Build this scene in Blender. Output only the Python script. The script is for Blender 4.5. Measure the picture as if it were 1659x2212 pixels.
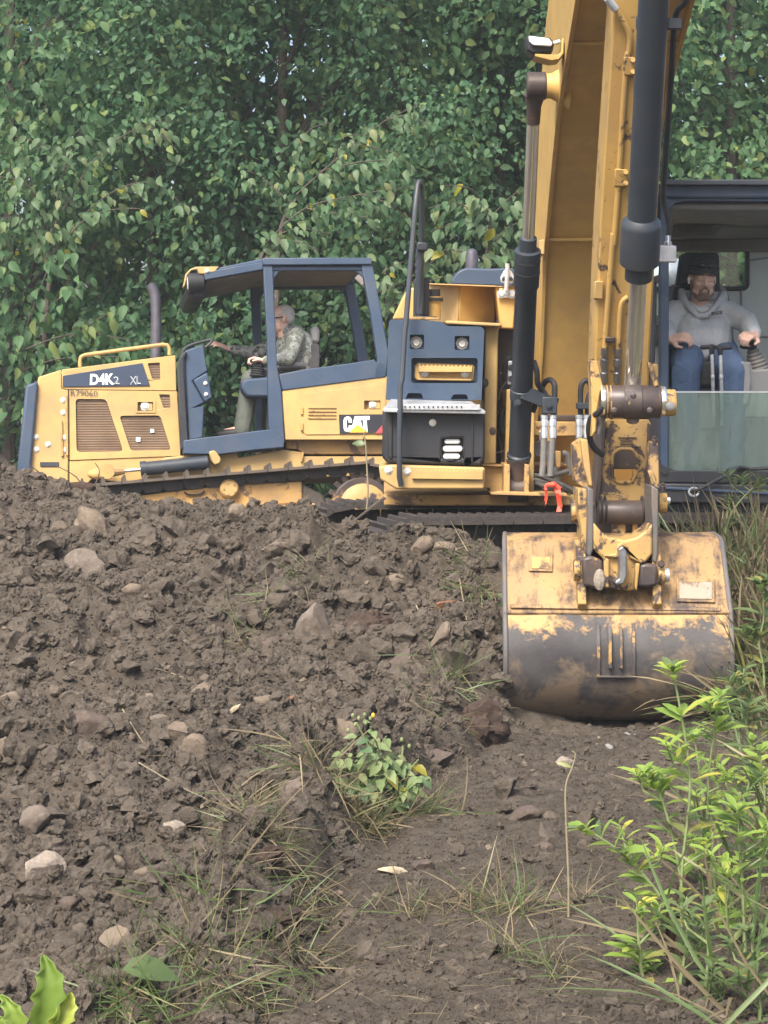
import bpy, bmesh, math, random
import numpy as np
from mathutils import Vector, Matrix, Euler, noise as mnoise
from mathutils.geometry import tessellate_polygon

SC = bpy.context.scene
COL = SC.collection
for o in list(bpy.data.objects):
    bpy.data.objects.remove(o)

# ------------------------------------------------------------------ camera, sky, sun, exposure
F, CX, HY, CAMZ = 5160.0, 829.5, 862.0, 1.6
PW, PH = 1659.0, 2212.0
cam = bpy.data.cameras.new('camera')
cam.sensor_fit = 'VERTICAL'
cam.sensor_height = 36.0
cam.lens = 36.0 * F / PH
cam.shift_y = -(PH / 2 - HY) / PH
cam.clip_start = 0.1
cam.clip_end = 400
camo = bpy.data.objects.new('camera', cam)
COL.objects.link(camo)
camo.location = (0, 0, CAMZ)
camo.rotation_euler = (math.radians(90), 0, 0)
SC.camera = camo

SUN_EL, SUN_AZ = 50.0, 205.0        # soft sun added behind the camera to brighten faces turned to it
world = bpy.data.worlds.new('World')
SC.world = world
world.use_nodes = True
wn = world.node_tree
wn.nodes.clear()
sky = wn.nodes.new('ShaderNodeTexSky')
sky.sky_type = 'NISHITA'
sky.sun_disc = False
sky.sun_elevation = math.radians(SUN_EL)
sky.sun_rotation = math.radians(SUN_AZ)
sky.air_density = 1.0
sky.dust_density = 5.0
sky.ozone_density = 1.0
bg = wn.nodes.new('ShaderNodeBackground')
bg.inputs['Strength'].default_value = 0.12
wo = wn.nodes.new('ShaderNodeOutputWorld')
wn.links.new(sky.outputs[0], bg.inputs[0])
wn.links.new(bg.outputs[0], wo.inputs[0])

sun = bpy.data.lights.new('sun', 'SUN')
sun.energy = 2.5
sun.angle = math.radians(24)
sun.color = (1.0, 0.955, 0.86)
suno = bpy.data.objects.new('sun', sun)
COL.objects.link(suno)
_az, _el = math.radians(SUN_AZ), math.radians(SUN_EL)
_d = Vector((math.sin(_az) * math.cos(_el), math.cos(_az) * math.cos(_el), math.sin(_el)))
suno.rotation_euler = _d.to_track_quat('Z', 'Y').to_euler()
suno.location = (-4, -6, 14)

SC.view_settings.view_transform = 'Standard'
SC.view_settings.look = 'None'
SC.view_settings.gamma = 1.0
SC.view_settings.use_curve_mapping = False
SC.view_settings.exposure = 1.36
HAZE = .0014
SC.cycles.max_bounces = 8
SC.cycles.volume_bounces = 1
SC.cycles.diffuse_bounces = 3
SC.cycles.transparent_max_bounces = 12

# ------------------------------------------------------------------ placing helpers
# survey points of the photograph (pixel, distance) -> metres
def W(px, py, Y):
    return Vector(((px - CX) / F * Y, Y, CAMZ - (py - HY) / F * Y))
def _m(ox, oy, s):
    return lambda x, y: (ox + x * s, oy + y * s)
c1 = _m(0, 521.2, .29762)
c2 = _m(384.0, 521.2, .29762)
c3 = _m(795.5, 356.6, .29762)
c4 = _m(1042.3, 0, .37169)
c5 = _m(1234.3, 493.7, .2729)
c6 = _m(1042.3, 1014.9, .37169)
k1 = _m(1234.3, 795.5, .23566)
k2 = _m(1042.3, 768.0, .18597)
k3 = _m(1398.9, 521.2, .15674)
k4 = _m(1398.9, 987.5, .22321)
c0 = lambda x, y: (x, y)
def P(c, pts):
    return [c(*p) for p in pts]
def EX(Y):
    return lambda px, py: W(px, py, Y)

def rr(x0, y0, x1, y1, r, n=4):
    out = []
    for (cx, cy, a0) in ((x1 - r, y0 + r, -90), (x1 - r, y1 - r, 0), (x0 + r, y1 - r, 90), (x0 + r, y0 + r, 180)):
        for i in range(n + 1):
            a = math.radians(a0 + 90 * i / n)
            out.append((cx + r * math.cos(a), cy + r * math.sin(a)))
    return out

def rounded(pts, r, n=4):
    """round the corners of a polygon"""
    out = []
    k = len(pts)
    for i in range(k):
        p = Vector(pts[i]); a = Vector(pts[i - 1]); b = Vector(pts[(i + 1) % k])
        da = a - p; db = b - p
        ra = min(r, da.length * .45, db.length * .45)
        s = p + da.normalized() * ra; e = p + db.normalized() * ra
        for j in range(n + 1):
            t = j / n
            out.append(tuple((s * (1 - t) ** 2 + p * 2 * t * (1 - t) + e * t * t)))
    return out

# ------------------------------------------------------------------ mesh builder
class MB:
    def __init__(s):
        s.v = []; s.f = []
    def add(s, vs, fs):
        o = len(s.v)
        s.v += [tuple(v) for v in vs]
        s.f += [[i + o for i in f] for f in fs]
        return s
    def hexa(s, p):
        return s.add(p, [(0, 3, 2, 1), (4, 5, 6, 7), (0, 1, 5, 4), (1, 2, 6, 5), (2, 3, 7, 6), (3, 0, 4, 7)])
    def box(s, a, b):
        x0, y0, z0 = a; x1, y1, z1 = b
        return s.hexa([(x0, y0, z0), (x1, y0, z0), (x1, y1, z0), (x0, y1, z0), (x0, y0, z1), (x1, y0, z1), (x1, y1, z1), (x0, y1, z1)])
    def bar(s, p0, p1, w, h, up=(0, 0, 1)):
        p0 = Vector(p0); p1 = Vector(p1); d = (p1 - p0).normalized(); up = Vector(up)
        sx = d.cross(up)
        if sx.length < 1e-4: sx = d.cross(Vector((0, 1, 0)))
        sx.normalize(); u = sx.cross(d)
        q = []
        for p in (p0, p1):
            for a, b in ((-1, -1), (1, -1), (1, 1), (-1, 1)):
                q.append(p + sx * a * w / 2 + u * b * h / 2)
        return s.hexa(q)
    def prism(s, front, back):
        n = len(front)
        fs = [list(range(n)), list(range(2 * n - 1, n - 1, -1))]
        for i in range(n):
            j = (i + 1) % n
            fs.append((i, i + n, j + n, j))
        return s.add(list(front) + list(back), fs)
    def plate(s, outer, holes, proj, dv):
        """flat plate with holes, front points by proj(px,py), thickness vector dv"""
        loops = [outer] + list(holes)
        tri = tessellate_polygon([[Vector((p[0], p[1], 0)) for p in l] for l in loops])
        flat = [p for l in loops for p in l]
        fr = [proj(*p) for p in flat]
        bk = [p + dv for p in fr]
        n = len(flat)
        fs = [tuple(t) for t in tri] + [tuple(i + n for i in reversed(t)) for t in tri]
        o = 0
        for l in loops:
            m = len(l)
            for i in range(m):
                j = (i + 1) % m
                fs.append((o + i, o + i + n, o + j + n, o + j))
            o += m
        return s.add(fr + bk, fs)
    def spin(s, p0, axis, prof, n=20, cap=True):
        p0 = Vector(p0); ax = Vector(axis).normalized()
        a = ax.orthogonal().normalized(); b = ax.cross(a)
        vs = []; fs = []
        for (d, r) in prof:
            for i in range(n):
                t = 2 * math.pi * i / n
                vs.append(p0 + ax * d + (a * math.cos(t) + b * math.sin(t)) * r)
        for k in range(len(prof) - 1):
            for i in range(n):
                j = (i + 1) % n
                fs.append((k * n + i, k * n + j, (k + 1) * n + j, (k + 1) * n + i))
        if cap:
            fs.append(list(range(n - 1, -1, -1)))
            k = (len(prof) - 1) * n
            fs.append(list(range(k, k + n)))
        return s.add(vs, fs)
    def cyl(s, p0, p1, r0, r1=None, n=20):
        p0 = Vector(p0); p1 = Vector(p1)
        return s.spin(p0, p1 - p0, [(0, r0), ((p1 - p0).length, r0 if r1 is None else r1)], n)
    def tube(s, pts, r, n=8, cap=True, smooth=0):
        pts = [Vector(p) for p in pts]
        if smooth: pts = catmull(pts, smooth)
        m = len(pts)
        rs = r if isinstance(r, (list, tuple)) else [r] * m
        if len(rs) != m: rs = [rs[0] + (rs[-1] - rs[0]) * i / (m - 1) for i in range(m)]
        t = (pts[1] - pts[0]).normalized(); a = t.orthogonal().normalized()
        vs = []; fs = []
        for i in range(m):
            if i == 0: t = pts[1] - pts[0]
            elif i == m - 1: t = pts[-1] - pts[-2]
            else: t = pts[i + 1] - pts[i - 1]
            t.normalize()
            a = (a - t * a.dot(t)).normalized(); b = t.cross(a)
            for k in range(n):
                an = 2 * math.pi * k / n
                vs.append(pts[i] + (a * math.cos(an) + b * math.sin(an)) * rs[i])
        for i in range(m - 1):
            for k in range(n):
                l = (k + 1) % n
                fs.append((i * n + k, i * n + l, (i + 1) * n + l, (i + 1) * n + k))
        if cap:
            fs.append(list(range(n - 1, -1, -1))); fs.append(list(range((m - 1) * n, m * n)))
        return s.add(vs, fs)
    def ell(s, c, r, M=None, n=16, m=10):
        c = Vector(c); vs = []; fs = []
        rx, ry, rz = (r, r, r) if not isinstance(r, (tuple, list)) else r
        for i in range(m + 1):
            th = math.pi * i / m
            for k in range(n):
                ph = 2 * math.pi * k / n
                p = Vector((rx * math.sin(th) * math.cos(ph), ry * math.sin(th) * math.sin(ph), rz * math.cos(th)))
                if M: p = M @ p
                vs.append(c + p)
        for i in range(m):
            for k in range(n):
                l = (k + 1) % n
                fs.append((i * n + k, (i + 1) * n + k, (i + 1) * n + l, i * n + l))
        return s.add(vs, fs)
    def cap(s, p0, r0, p1, r1, n=12):
        """tapered capsule"""
        p0 = Vector(p0); p1 = Vector(p1); L = (p1 - p0).length
        prof = []
        for i in range(5):
            a = math.pi / 2 * (1 - i / 4)
            prof.append((-r0 * math.sin(a), max(r0 * math.cos(a), 1e-4)))
        for i in range(5):
            a = math.pi / 2 * i / 4
            prof.append((L + r1 * math.sin(a), max(r1 * math.cos(a), 1e-4)))
        return s.spin(p0, p1 - p0 if L > 1e-6 else (0, 0, 1), prof, n)
    def build(s, name, mat, parent=None, bevel=0.0, angle=35, seg=2, kind=None, smooth=True):
        off = root_loc(parent)
        me = bpy.data.meshes.new(name)
        me.from_pydata([(v[0] - off[0], v[1] - off[1], v[2] - off[2]) for v in s.v], [], s.f)
        bm = bmesh.new(); bm.from_mesh(me)
        bmesh.ops.remove_doubles(bm, verts=bm.verts, dist=1e-6)
        bmesh.ops.recalc_face_normals(bm, faces=bm.faces)
        bm.to_mesh(me); bm.free()
        if smooth:
            me.shade_smooth()
            me.set_sharp_from_angle(angle=math.radians(angle))
        if mat: me.materials.append(mat)
        o = bpy.data.objects.new(name, me); COL.objects.link(o)
        if parent: o.parent = parent
        if bevel > 0:
            b = o.modifiers.new('bevel', 'BEVEL'); b.width = bevel; b.segments = seg
            b.limit_method = 'ANGLE'; b.angle_limit = math.radians(40); b.use_clamp_overlap = True
            b.harden_normals = False
        if kind: o['kind'] = kind
        return o

def root_loc(p):
    t = Vector((0, 0, 0))
    while p is not None:
        t += p.location; p = p.parent
    return t

def catmull(pts, n):
    out = []
    m = len(pts)
    for i in range(m - 1):
        p0 = pts[max(i - 1, 0)]; p1 = pts[i]; p2 = pts[i + 1]; p3 = pts[min(i + 2, m - 1)]
        for k in range(n):
            t = k / n
            out.append(0.5 * ((2 * p1) + (p2 - p0) * t + (2 * p0 - 5 * p1 + 4 * p2 - p3) * t * t + (3 * p1 - p0 - 3 * p2 + p3) * t ** 3))
    out.append(pts[-1].copy())
    return out

def tag(o, label=None, cat=None, group=None, kind=None):
    if label: o['label'] = label
    if cat: o['category'] = cat
    if group: o['group'] = group
    if kind: o['kind'] = kind
    return o

def empty(name, loc, label, cat, group=None):
    o = bpy.data.objects.new(name, None); COL.objects.link(o)
    o.location = loc; o.empty_display_size = .2
    return tag(o, label, cat, group)

def inst(me, name, parent, M):
    """an object sharing mesh data, placed by a world matrix M"""
    o = bpy.data.objects.new(name, me); COL.objects.link(o)
    if parent:
        o.parent = parent
        M = Matrix.Translation(-root_loc(parent)) @ M
    o.matrix_basis = M
    return o

def np_mesh(name, V, Fc, mat, parent=None, smooth=True, tint=None, kind=None):
    """big mesh from numpy arrays (all faces of one size)"""
    me = bpy.data.meshes.new(name)
    n, k = Fc.shape
    off = np.array(root_loc(parent))
    me.vertices.add(len(V)); me.vertices.foreach_set('co', (V - off).astype(np.float32).ravel())
    me.loops.add(n * k); me.loops.foreach_set('vertex_index', Fc.astype(np.int32).ravel())
    me.polygons.add(n)
    me.polygons.foreach_set('loop_start', np.arange(0, n * k, k, dtype=np.int32))
    me.polygons.foreach_set('loop_total', np.full(n, k, dtype=np.int32))
    me.polygons.foreach_set('use_smooth', np.full(n, smooth, dtype=bool))
    me.update(calc_edges=True)
    if tint is not None:
        a = me.attributes.new('tint', 'FLOAT', 'POINT')
        a.data.foreach_set('value', tint.astype(np.float32))
    if mat: me.materials.append(mat)
    o = bpy.data.objects.new(name, me); COL.objects.link(o)
    if parent: o.parent = parent
    if kind: o['kind'] = kind
    return o

def text_polys(body, bold=0.0):
    cu = bpy.data.curves.new('tmp', 'FONT'); cu.body = body; cu.size = 1.0
    cu.offset = bold; cu.resolution_u = 3
    ob = bpy.data.objects.new('tmp', cu); COL.objects.link(ob)
    dg = bpy.context.evaluated_depsgraph_get()
    me = bpy.data.meshes.new_from_object(ob.evaluated_get(dg))
    vs = [v.co.copy() for v in me.vertices]; fs = [list(p.vertices) for p in me.polygons]
    bpy.data.objects.remove(ob); bpy.data.curves.remove(cu); bpy.data.meshes.remove(me)
    xs = [v.x for v in vs]; ys = [v.y for v in vs]
    x0, x1, y0, y1 = min(xs), max(xs), min(ys), max(ys)
    return [((v.x - x0) / (x1 - x0), (v.y - y0) / (y1 - y0)) for v in vs], fs

def lettering(name, body, quad, proj, dv, mat, parent, bold=0.0):
    """flat print: text stretched into a pixel quad (bl, br, tr, tl)"""
    vs, fs = text_polys(body, bold)
    bl, br, tr, tl = [Vector(q) for q in quad]
    out = []
    for (u, v) in vs:
        p = bl * (1 - u) * (1 - v) + br * u * (1 - v) + tr * u * v + tl * (1 - u) * v
        out.append(proj(p[0], p[1]) + dv)
    m = MB(); m.add(out, fs)
    return m.build(name, mat, parent, smooth=False)

# voxel-fused bodies: overlapping capsules and ellipsoids become one continuous skin
def fuse(name, mb, voxel, mat, parent, smooth=4, adapt=0.0):
    tmp = mb.build('tmp', None, None)
    r = tmp.modifiers.new('r', 'REMESH'); r.mode = 'VOXEL'; r.voxel_size = voxel; r.adaptivity = adapt
    if smooth:
        s = tmp.modifiers.new('s', 'SMOOTH'); s.factor = 0.5; s.iterations = smooth
    dg = bpy.context.evaluated_depsgraph_get()
    me = bpy.data.meshes.new_from_object(tmp.evaluated_get(dg))
    bpy.data.objects.remove(tmp)
    me.name = name
    off = root_loc(parent)
    me.transform(Matrix.Translation(-off))
    me.shade_smooth()
    if mat: me.materials.append(mat)
    o = bpy.data.objects.new(name, me); COL.objects.link(o)
    if parent: o.parent = parent
    return o

# ------------------------------------------------------------------ numpy noise
_rng = np.random.RandomState(7)
_perm = _rng.permutation(512)
_gr = _rng.rand(512)
def vnoise(x, y):
    xi = np.floor(x).astype(int); yi = np.floor(y).astype(int)
    fx = x - xi; fy = y - yi
    fx = fx * fx * (3 - 2 * fx); fy = fy * fy * (3 - 2 * fy)
    def g(a, b): return _gr[(_perm[(a % 512)] + b) % 512]
    return (g(xi, yi) * (1 - fx) + g(xi + 1, yi) * fx) * (1 - fy) + (g(xi, yi + 1) * (1 - fx) + g(xi + 1, yi + 1) * fx) * fy
def fbm(x, y, octv=4, gain=.5):
    t = 0; a = 1; s = 0
    for i in range(octv):
        t = t + a * (vnoise(x * 2 ** i + 17.3 * i, y * 2 ** i + 5.1 * i) - .5); s += a; a *= gain
    return t / s
# ------------------------------------------------------------------ materials
class NT:
    def __init__(s, name):
        s.m = bpy.data.materials.new(name); s.m.use_nodes = True
        s.t = s.m.node_tree; s.t.nodes.clear()
        s.out = s.n('ShaderNodeOutputMaterial')
        s.tc = s.n('ShaderNodeTexCoord')
    def n(s, ty, **k):
        x = s.t.nodes.new(ty)
        for a, b in k.items(): setattr(x, a, b)
        return x
    def l(s, a, b): s.t.links.new(a, b)
    def noise(s, scale, detail=5, rough=.6, vec=None, stretch=None, dist=0.0):
        x = s.n('ShaderNodeTexNoise'); x.inputs['Scale'].default_value = scale
        x.inputs['Detail'].default_value = detail; x.inputs['Roughness'].default_value = rough
        x.inputs['Distortion'].default_value = dist
        v = vec or s.tc.outputs['Object']
        if stretch:
            mp = s.n('ShaderNodeMapping'); mp.inputs['Scale'].default_value = stretch
            s.l(v, mp.inputs['Vector']); v = mp.outputs[0]
        s.l(v, x.inputs['Vector'])
        return x.outputs['Fac']
    def ramp(s, fac, stops):
        r = s.n('ShaderNodeValToRGB'); e = r.color_ramp.elements
        while len(e) < len(stops): e.new(.5)
        for i, (p, c) in enumerate(stops):
            e[i].position = p
            e[i].color = (c, c, c, 1) if not isinstance(c, (tuple, list)) else (*c, 1)
        s.l(fac, r.inputs[0]); return r.outputs[0]
    def mix(s, fac, a, b):
        m = s.n('ShaderNodeMix', data_type='RGBA')
        if isinstance(fac, (int, float)): m.inputs[0].default_value = fac
        else: s.l(fac, m.inputs[0])
        for i, c in ((6, a), (7, b)):
            if isinstance(c, (tuple, list)): m.inputs[i].default_value = (*c, 1)
            else: s.l(c, m.inputs[i])
        return m.outputs[2]
    def math(s, op, a, b=None):
        m = s.n('ShaderNodeMath', operation=op)
        for i, c in ((0, a), (1, b)):
            if c is None: continue
            if isinstance(c, (int, float)): m.inputs[i].default_value = c
            else: s.l(c, m.inputs[i])
        return m.outputs[0]
    def bsdf(s, col, rough=.5, metal=0.0, bump=None, bstr=.3, bdist=.01, spec=.5):
        b = s.n('ShaderNodeBsdfPrincipled')
        for nm, c in (('Base Color', col), ('Roughness', rough), ('Metallic', metal)):
            if isinstance(c, (tuple, list)): b.inputs[nm].default_value = (*c, 1)
            elif isinstance(c, (int, float)): b.inputs[nm].default_value = c
            else: s.l(c, b.inputs[nm])
        b.inputs['Specular IOR Level'].default_value = spec
        if bump is not None:
            k = s.n('ShaderNodeBump'); k.inputs['Strength'].default_value = bstr; k.inputs['Distance'].default_value = bdist
            s.l(bump, k.inputs['Height']); s.l(k.outputs[0], b.inputs['Normal'])
        s.b = b
        return b
    def done(s, sh=None):
        s.l((sh or s.b).outputs[0], s.out.inputs[0]); return s.m

def plain(name, col, rough=.5, metal=0.0, var=.25, scale=9, bstr=.12, spec=.5):
    t = NT(name)
    f = t.noise(scale, 6, .65)
    c = t.mix(t.ramp(f, [(.3, 0), (.7, 1)]), tuple(x * (1 - var) for x in col), tuple(min(x * (1 + var), 1) for x in col))
    r = t.math('ADD', t.math('MULTIPLY', t.noise(scale * 2.3, 4), .3), rough - .15)
    t.bsdf(c, r, metal, t.noise(scale * 14, 4), bstr, .004, spec)
    return t.done()

def worn(name, paint, wearcol, wear=.5, dustcol=(.17, .12, .08), dust=.3, rough=.45, wscale=5, metal=0.0, chips=.62, spec=.4, soft=.03, scrape=0.0):
    """paint with chips and rub marks down to steel / rust, plus dust in low-frequency patches"""
    t = NT(name)
    fade = t.noise(2.2, 4, .6)
    p = t.mix(t.ramp(fade, [(.3, 0), (.75, 1)]), tuple(x * .86 for x in paint), tuple(min(1, x * 1.1) for x in paint))
    d1 = t.noise(wscale * .7, 8, .68)
    dmask = t.math('MULTIPLY', t.ramp(d1, [(.42, 0), (.75, 1)]), dust)
    p = t.mix(dmask, p, dustcol)
    w1 = t.noise(wscale, 12, .72, dist=.4)
    if scrape:
        w2 = t.noise(wscale, 10, .7, stretch=(3.2, 1, .45)); w1 = t.mix(scrape, w1, w2)
    lo = chips - wear * .2
    wm = t.ramp(w1, [(lo - soft / 2, 0), (lo + soft, 1)])
    sp = t.noise(wscale * 7, 6, .7)
    sm = t.ramp(sp, [(.69 - wear * .06, 0), (.71 - wear * .06, 1)])
    wmask = t.math('MAXIMUM', wm, sm)
    wc = t.mix(t.noise(wscale * 4, 5), wearcol, tuple(x * .45 for x in wearcol))
    c = t.mix(wmask, p, wc)
    r = t.math('ADD', t.math('MULTIPLY', t.noise(11, 4), .3), rough - .12)
    h = t.math('SUBTRACT', t.math('MULTIPLY', t.noise(60, 4), .25), wmask)
    t.bsdf(c, r, metal, h, .35, .003, spec)
    return t.done()

YEL = (.66, .375, .10)
M = {}
M['yellow'] = worn('dozer yellow paint', (.49, .322, .118), (.25, .15, .06), .06, (.27, .19, .115), .62, .5, chips=.74)
M['yellow_dirty'] = worn('dusty yellow paint', (.48, .29, .10), (.17, .11, .07), .3, (.20, .14, .09), .85, .65)
M['boom'] = worn('boom yellow paint', (.53, .335, .10), (.10, .07, .05), .1, (.30, .19, .10), .6, .5, 6, chips=.76)
M['stick'] = worn('stick yellow paint', (.47, .295, .09), (.085, .06, .055), .45, (.30, .19, .10), .65, .5, 6, chips=.68)
M['worn_yellow'] = worn('scraped yellow paint', (.42, .262, .086), (.075, .052, .05), .62, (.27, .18, .11), .7, .5, 7, chips=.66)
M['bucket'] = worn('bucket yellow paint', (.34, .21, .088), (.085, .06, .052), .95, (.23, .15, .09), .8, .6, 5.5, chips=.70, soft=.07, scrape=.45)
M['bucket_low'] = worn('bucket shell worn to dark steel', (.060, .052, .058), (.25, .15, .06), .35, (.10, .07, .045), .75, .5, 4, chips=.72)
M['slate'] = worn('blue black cab paint', (.038, .064, .112), (.14, .12, .10), .0, (.16, .14, .12), .22, .5, chips=.8)
M['slate_plastic'] = worn('blue black plastic', (.036, .062, .108), (.10, .11, .13), .0, (.12, .12, .12), .25, .55, 8, chips=.82)
M['black'] = worn('black steel', (.022, .024, .030), (.11, .10, .095), .1, (.09, .075, .06), .3, .45, chips=.75)
M['cyl_black'] = worn('blue black cylinder paint', (.030, .038, .050), (.11, .10, .09), .05, (.09, .08, .07), .25, .4, 9, chips=.77)
M['greasy'] = worn('greasy dark steel', (.050, .040, .040), (.42, .26, .09), .35, (.14, .09, .06), .6, .4, 9, chips=.70)
M['lip'] = plain('lip', (.36, .16, .13), .5, 0, .1, 40)
M['side_steel'] = worn('scuffed side plate', (.10, .095, .10), (.20, .15, .09), .4, (.17, .13, .09), .8, .5, 7, chips=.68)
M['rib'] = worn('rib of bare steel with paint remains', (.07, .06, .065), (.45, .27, .09), .6, (.12, .09, .06), .7, .45, 7, chips=.64)
M['steel'] = plain('bare steel', (.35, .35, .37), .35, .9, .3, 14)
M['chrome'] = plain('chrome rod', (.90, .88, .80), .16, .92, .03, 4, 0)
M['zinc'] = plain('zinc plated steel', (.55, .57, .60), .4, .6, .2, 18)
M['bolt'] = plain('pale bolt head', (.62, .60, .55), .5, .3, .2, 40)
M['rubber'] = plain('black rubber', (.022, .022, .024), .6, 0, .3, 12)
M['hose_grey'] = plain('grey hose cover', (.15, .14, .13), .6, 0, .3, 12)
M['track'] = worn('dusty track steel', (.070, .060, .052), (.25, .22, .19), .3, (.16, .115, .08), .8, .6, 8, chips=.7)
M['track_mud_shade'] = worn('muddy track steel with painted shade', (.035, .031, .030), (.14, .12, .10), .2, (.075, .055, .042), .9, .65, 8, chips=.72)  # mud colour, darkened further to paint in the shade on the shoes
M['track_dark'] = worn('dark track steel', (.030, .028, .030), (.20, .19, .18), .3, (.09, .07, .05), .6, .5, 8, chips=.72)
M['stack'] = plain('heat stained exhaust', (.085, .082, .10), .55, .4, .3, 8)
M['grey_plastic'] = plain('grey cab trim', (.48, .485, .475), .6, 0, .08, 5)
M['grey_dark'] = plain('dark grey cab trim', (.24, .24, .24), .6, 0, .15, 5)
M['ceiling'] = plain('brown grey headliner', (.19, .17, .155), .8, 0, .2, 6)
M['console'] = plain('grey console trim', (.20, .20, .20), .6, 0, .08, 5)
M['seat'] = plain('black seat cloth', (.050, .049, .053), .85, 0, .2, 30)
M['seat_beige'] = plain('grey beige seat cloth', (.20, .19, .165), .85, 0, .15, 30)
M['white_lens'] = plain('frosted white lens', (.70, .72, .72), .25, 0, .1, 10)
M['white'] = plain('white print', (.80, .81, .80), .5, 0, .06, 20)
M['decal'] = plain('blue black decal', (.030, .045, .080), .4, 0, .1, 10)
M['red_print'] = plain('red print', (.55, .06, .07), .5, 0, .1, 10)
M['yellow_print'] = plain('yellow print', (.75, .45, .04), .5, 0, .1, 10)
M['dark_print'] = plain('dark print', (.06, .05, .045), .6, 0, .2, 10)
M['skin'] = plain('skin', (.68, .43, .34), .5, 0, .14, 24, .15)
M['beard'] = plain('brown stubble', (.20, .125, .09), .8, 0, .4, 90, .6)
M['grey_hair'] = plain('grey hair', (.48, .46, .44), .8, 0, .35, 120, .6)
M['cap'] = plain('black cap cloth', (.048, .050, .047), .85, 0, .2, 60)
M['lens_dark'] = plain('dark lens', (.03, .03, .034), .10, 0, .1, 10)
M['earbud'] = plain('white earbud', (.82, .82, .82), .3, 0, .05, 10)
M['tee'] = plain('pale undershirt', (.6, .6, .6), .8, 0, .1, 30)
M['ribbon'] = plain('orange flagging ribbon', (.85, .09, .045), .5, 0, .2, 40)
M['plate_label'] = worn('dirty label plate', (.27, .25, .21), (.20, .13, .07), .4, (.3, .22, .14), .8, .5, 9, chips=.62)
M['paper'] = plain('white litter', (.2, .2, .195), .7, 0, .12, 30)

def cloth(name, col, scale=7, wr=.5):
    t = NT(name)
    n1 = t.noise(scale, 6, .55, dist=1.2)
    c = t.mix(t.noise(160, 3), tuple(x * .78 for x in col), tuple(min(1, x * 1.2) for x in col))
    t.bsdf(c, .9, 0, t.math('ADD', n1, t.math('MULTIPLY', t.noise(220, 2), .06)), wr, .035, .2)
    return t.done()
M['hoodie'] = cloth('grey marl hoodie', (.47, .48, .50))
M['jeans'] = cloth('blue denim', (.09, .135, .23), 10, .5)
def camo_mat(name):
    t = NT(name)
    n1 = t.noise(9, 5, .6, dist=1.5); n2 = t.noise(16, 5, .65, dist=2.0); n3 = t.noise(26, 4, .6, dist=1.5)
    c = t.mix(t.ramp(n1, [(.44, 0), (.5, 1)]), (.15, .16, .135), (.29, .30, .275))
    c = t.mix(t.ramp(n2, [(.56, 0), (.6, 1)]), c, (.065, .07, .06))
    c = t.mix(t.ramp(n3, [(.58, 0), (.62, 1)]), c, (.34, .345, .33))
    t.bsdf(c, .9, 0, t.noise(8, 5, .55, dist=1.0), .5, .03, .2)
    return t.done()
M['camo'] = camo_mat('camouflage cloth')
M['camo_dark'] = cloth('dull grey green cloth', (.11, .12, .105), 8, .4)

def grille_mat():
    t = NT('rusty mesh grille')
    w = t.n('ShaderNodeTexWave', wave_type='BANDS', bands_direction='Z'); w.inputs['Scale'].default_value = 15
    w.inputs['Distortion'].default_value = .15
    t.l(t.tc.outputs['Object'], w.inputs['Vector'])
    base = t.mix(t.ramp(t.noise(3.2, 5, .6), [(.35, 0), (.7, 1)]), (.15, .09, .05), (.26, .17, .10))
    c = t.mix(t.math('MULTIPLY', w.outputs['Fac'], .75), base, (.04, .028, .02))
    t.bsdf(c, .7, .1, w.outputs['Fac'], .5, .004)
    return t.done()
M['grille'] = grille_mat()

def glass_mat():
    t = NT('dusty greenish glass')
    g = t.n('ShaderNodeBsdfGlass'); g.inputs['IOR'].default_value = 1.0; g.inputs['Color'].default_value = (.80, .93, .89, 1); g.inputs['Roughness'].default_value = 0
    gl = t.n('ShaderNodeBsdfGlossy'); gl.inputs['Roughness'].default_value = .06; gl.inputs['Color'].default_value = (.8, .95, .9, 1)
    df = t.n('ShaderNodeBsdfDiffuse'); df.inputs['Color'].default_value = (.38, .44, .42, 1)
    tr = t.n('ShaderNodeBsdfTransparent'); tr.inputs['Color'].default_value = (.74, .88, .84, 1)
    m1 = t.n('ShaderNodeMixShader'); m2 = t.n('ShaderNodeMixShader')
    d = t.noise(4.5, 9, .75, stretch=(1.6, 1.6, .4))
    t.l(t.math('ADD', t.math('MULTIPLY', t.ramp(d, [(.35, 0), (.8, 1)]), .34), .05), m1.inputs[0])
    t.l(tr.outputs[0], m1.inputs[1]); t.l(df.outputs[0], m1.inputs[2])
    st = t.math('MULTIPLY', t.ramp(t.noise(9, 6, .7, stretch=(3.2, 3.2, .28)), [(.60, 0), (.66, 1)]), t.ramp(t.noise(3.2, 3, .5), [(.5, 0), (.62, 1)]))
    dk = t.n('ShaderNodeBsdfDiffuse'); dk.inputs['Color'].default_value = (.05, .055, .05, 1)
    m3 = t.n('ShaderNodeMixShader'); t.l(t.math('MULTIPLY', st, .75), m3.inputs[0]); t.l(m1.outputs[0], m3.inputs[1]); t.l(dk.outputs[0], m3.inputs[2]); m1 = m3
    m2.inputs[0].default_value = .14
    t.l(m1.outputs[0], m2.inputs[1]); t.l(gl.outputs[0], m2.inputs[2])
    return t.done(m2)
M['glass'] = glass_mat()
def clear_glass():
    t = NT('cab glass')
    gl = t.n('ShaderNodeBsdfGlossy'); gl.inputs['Roughness'].default_value = .05
    tr = t.n('ShaderNodeBsdfTransparent'); tr.inputs['Color'].default_value = (.86, .92, .90, 1)
    m2 = t.n('ShaderNodeMixShader'); m2.inputs[0].default_value = .08
    t.l(tr.outputs[0], m2.inputs[1]); t.l(gl.outputs[0], m2.inputs[2])
    return t.done(m2)
M['clear_glass'] = clear_glass()

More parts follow.
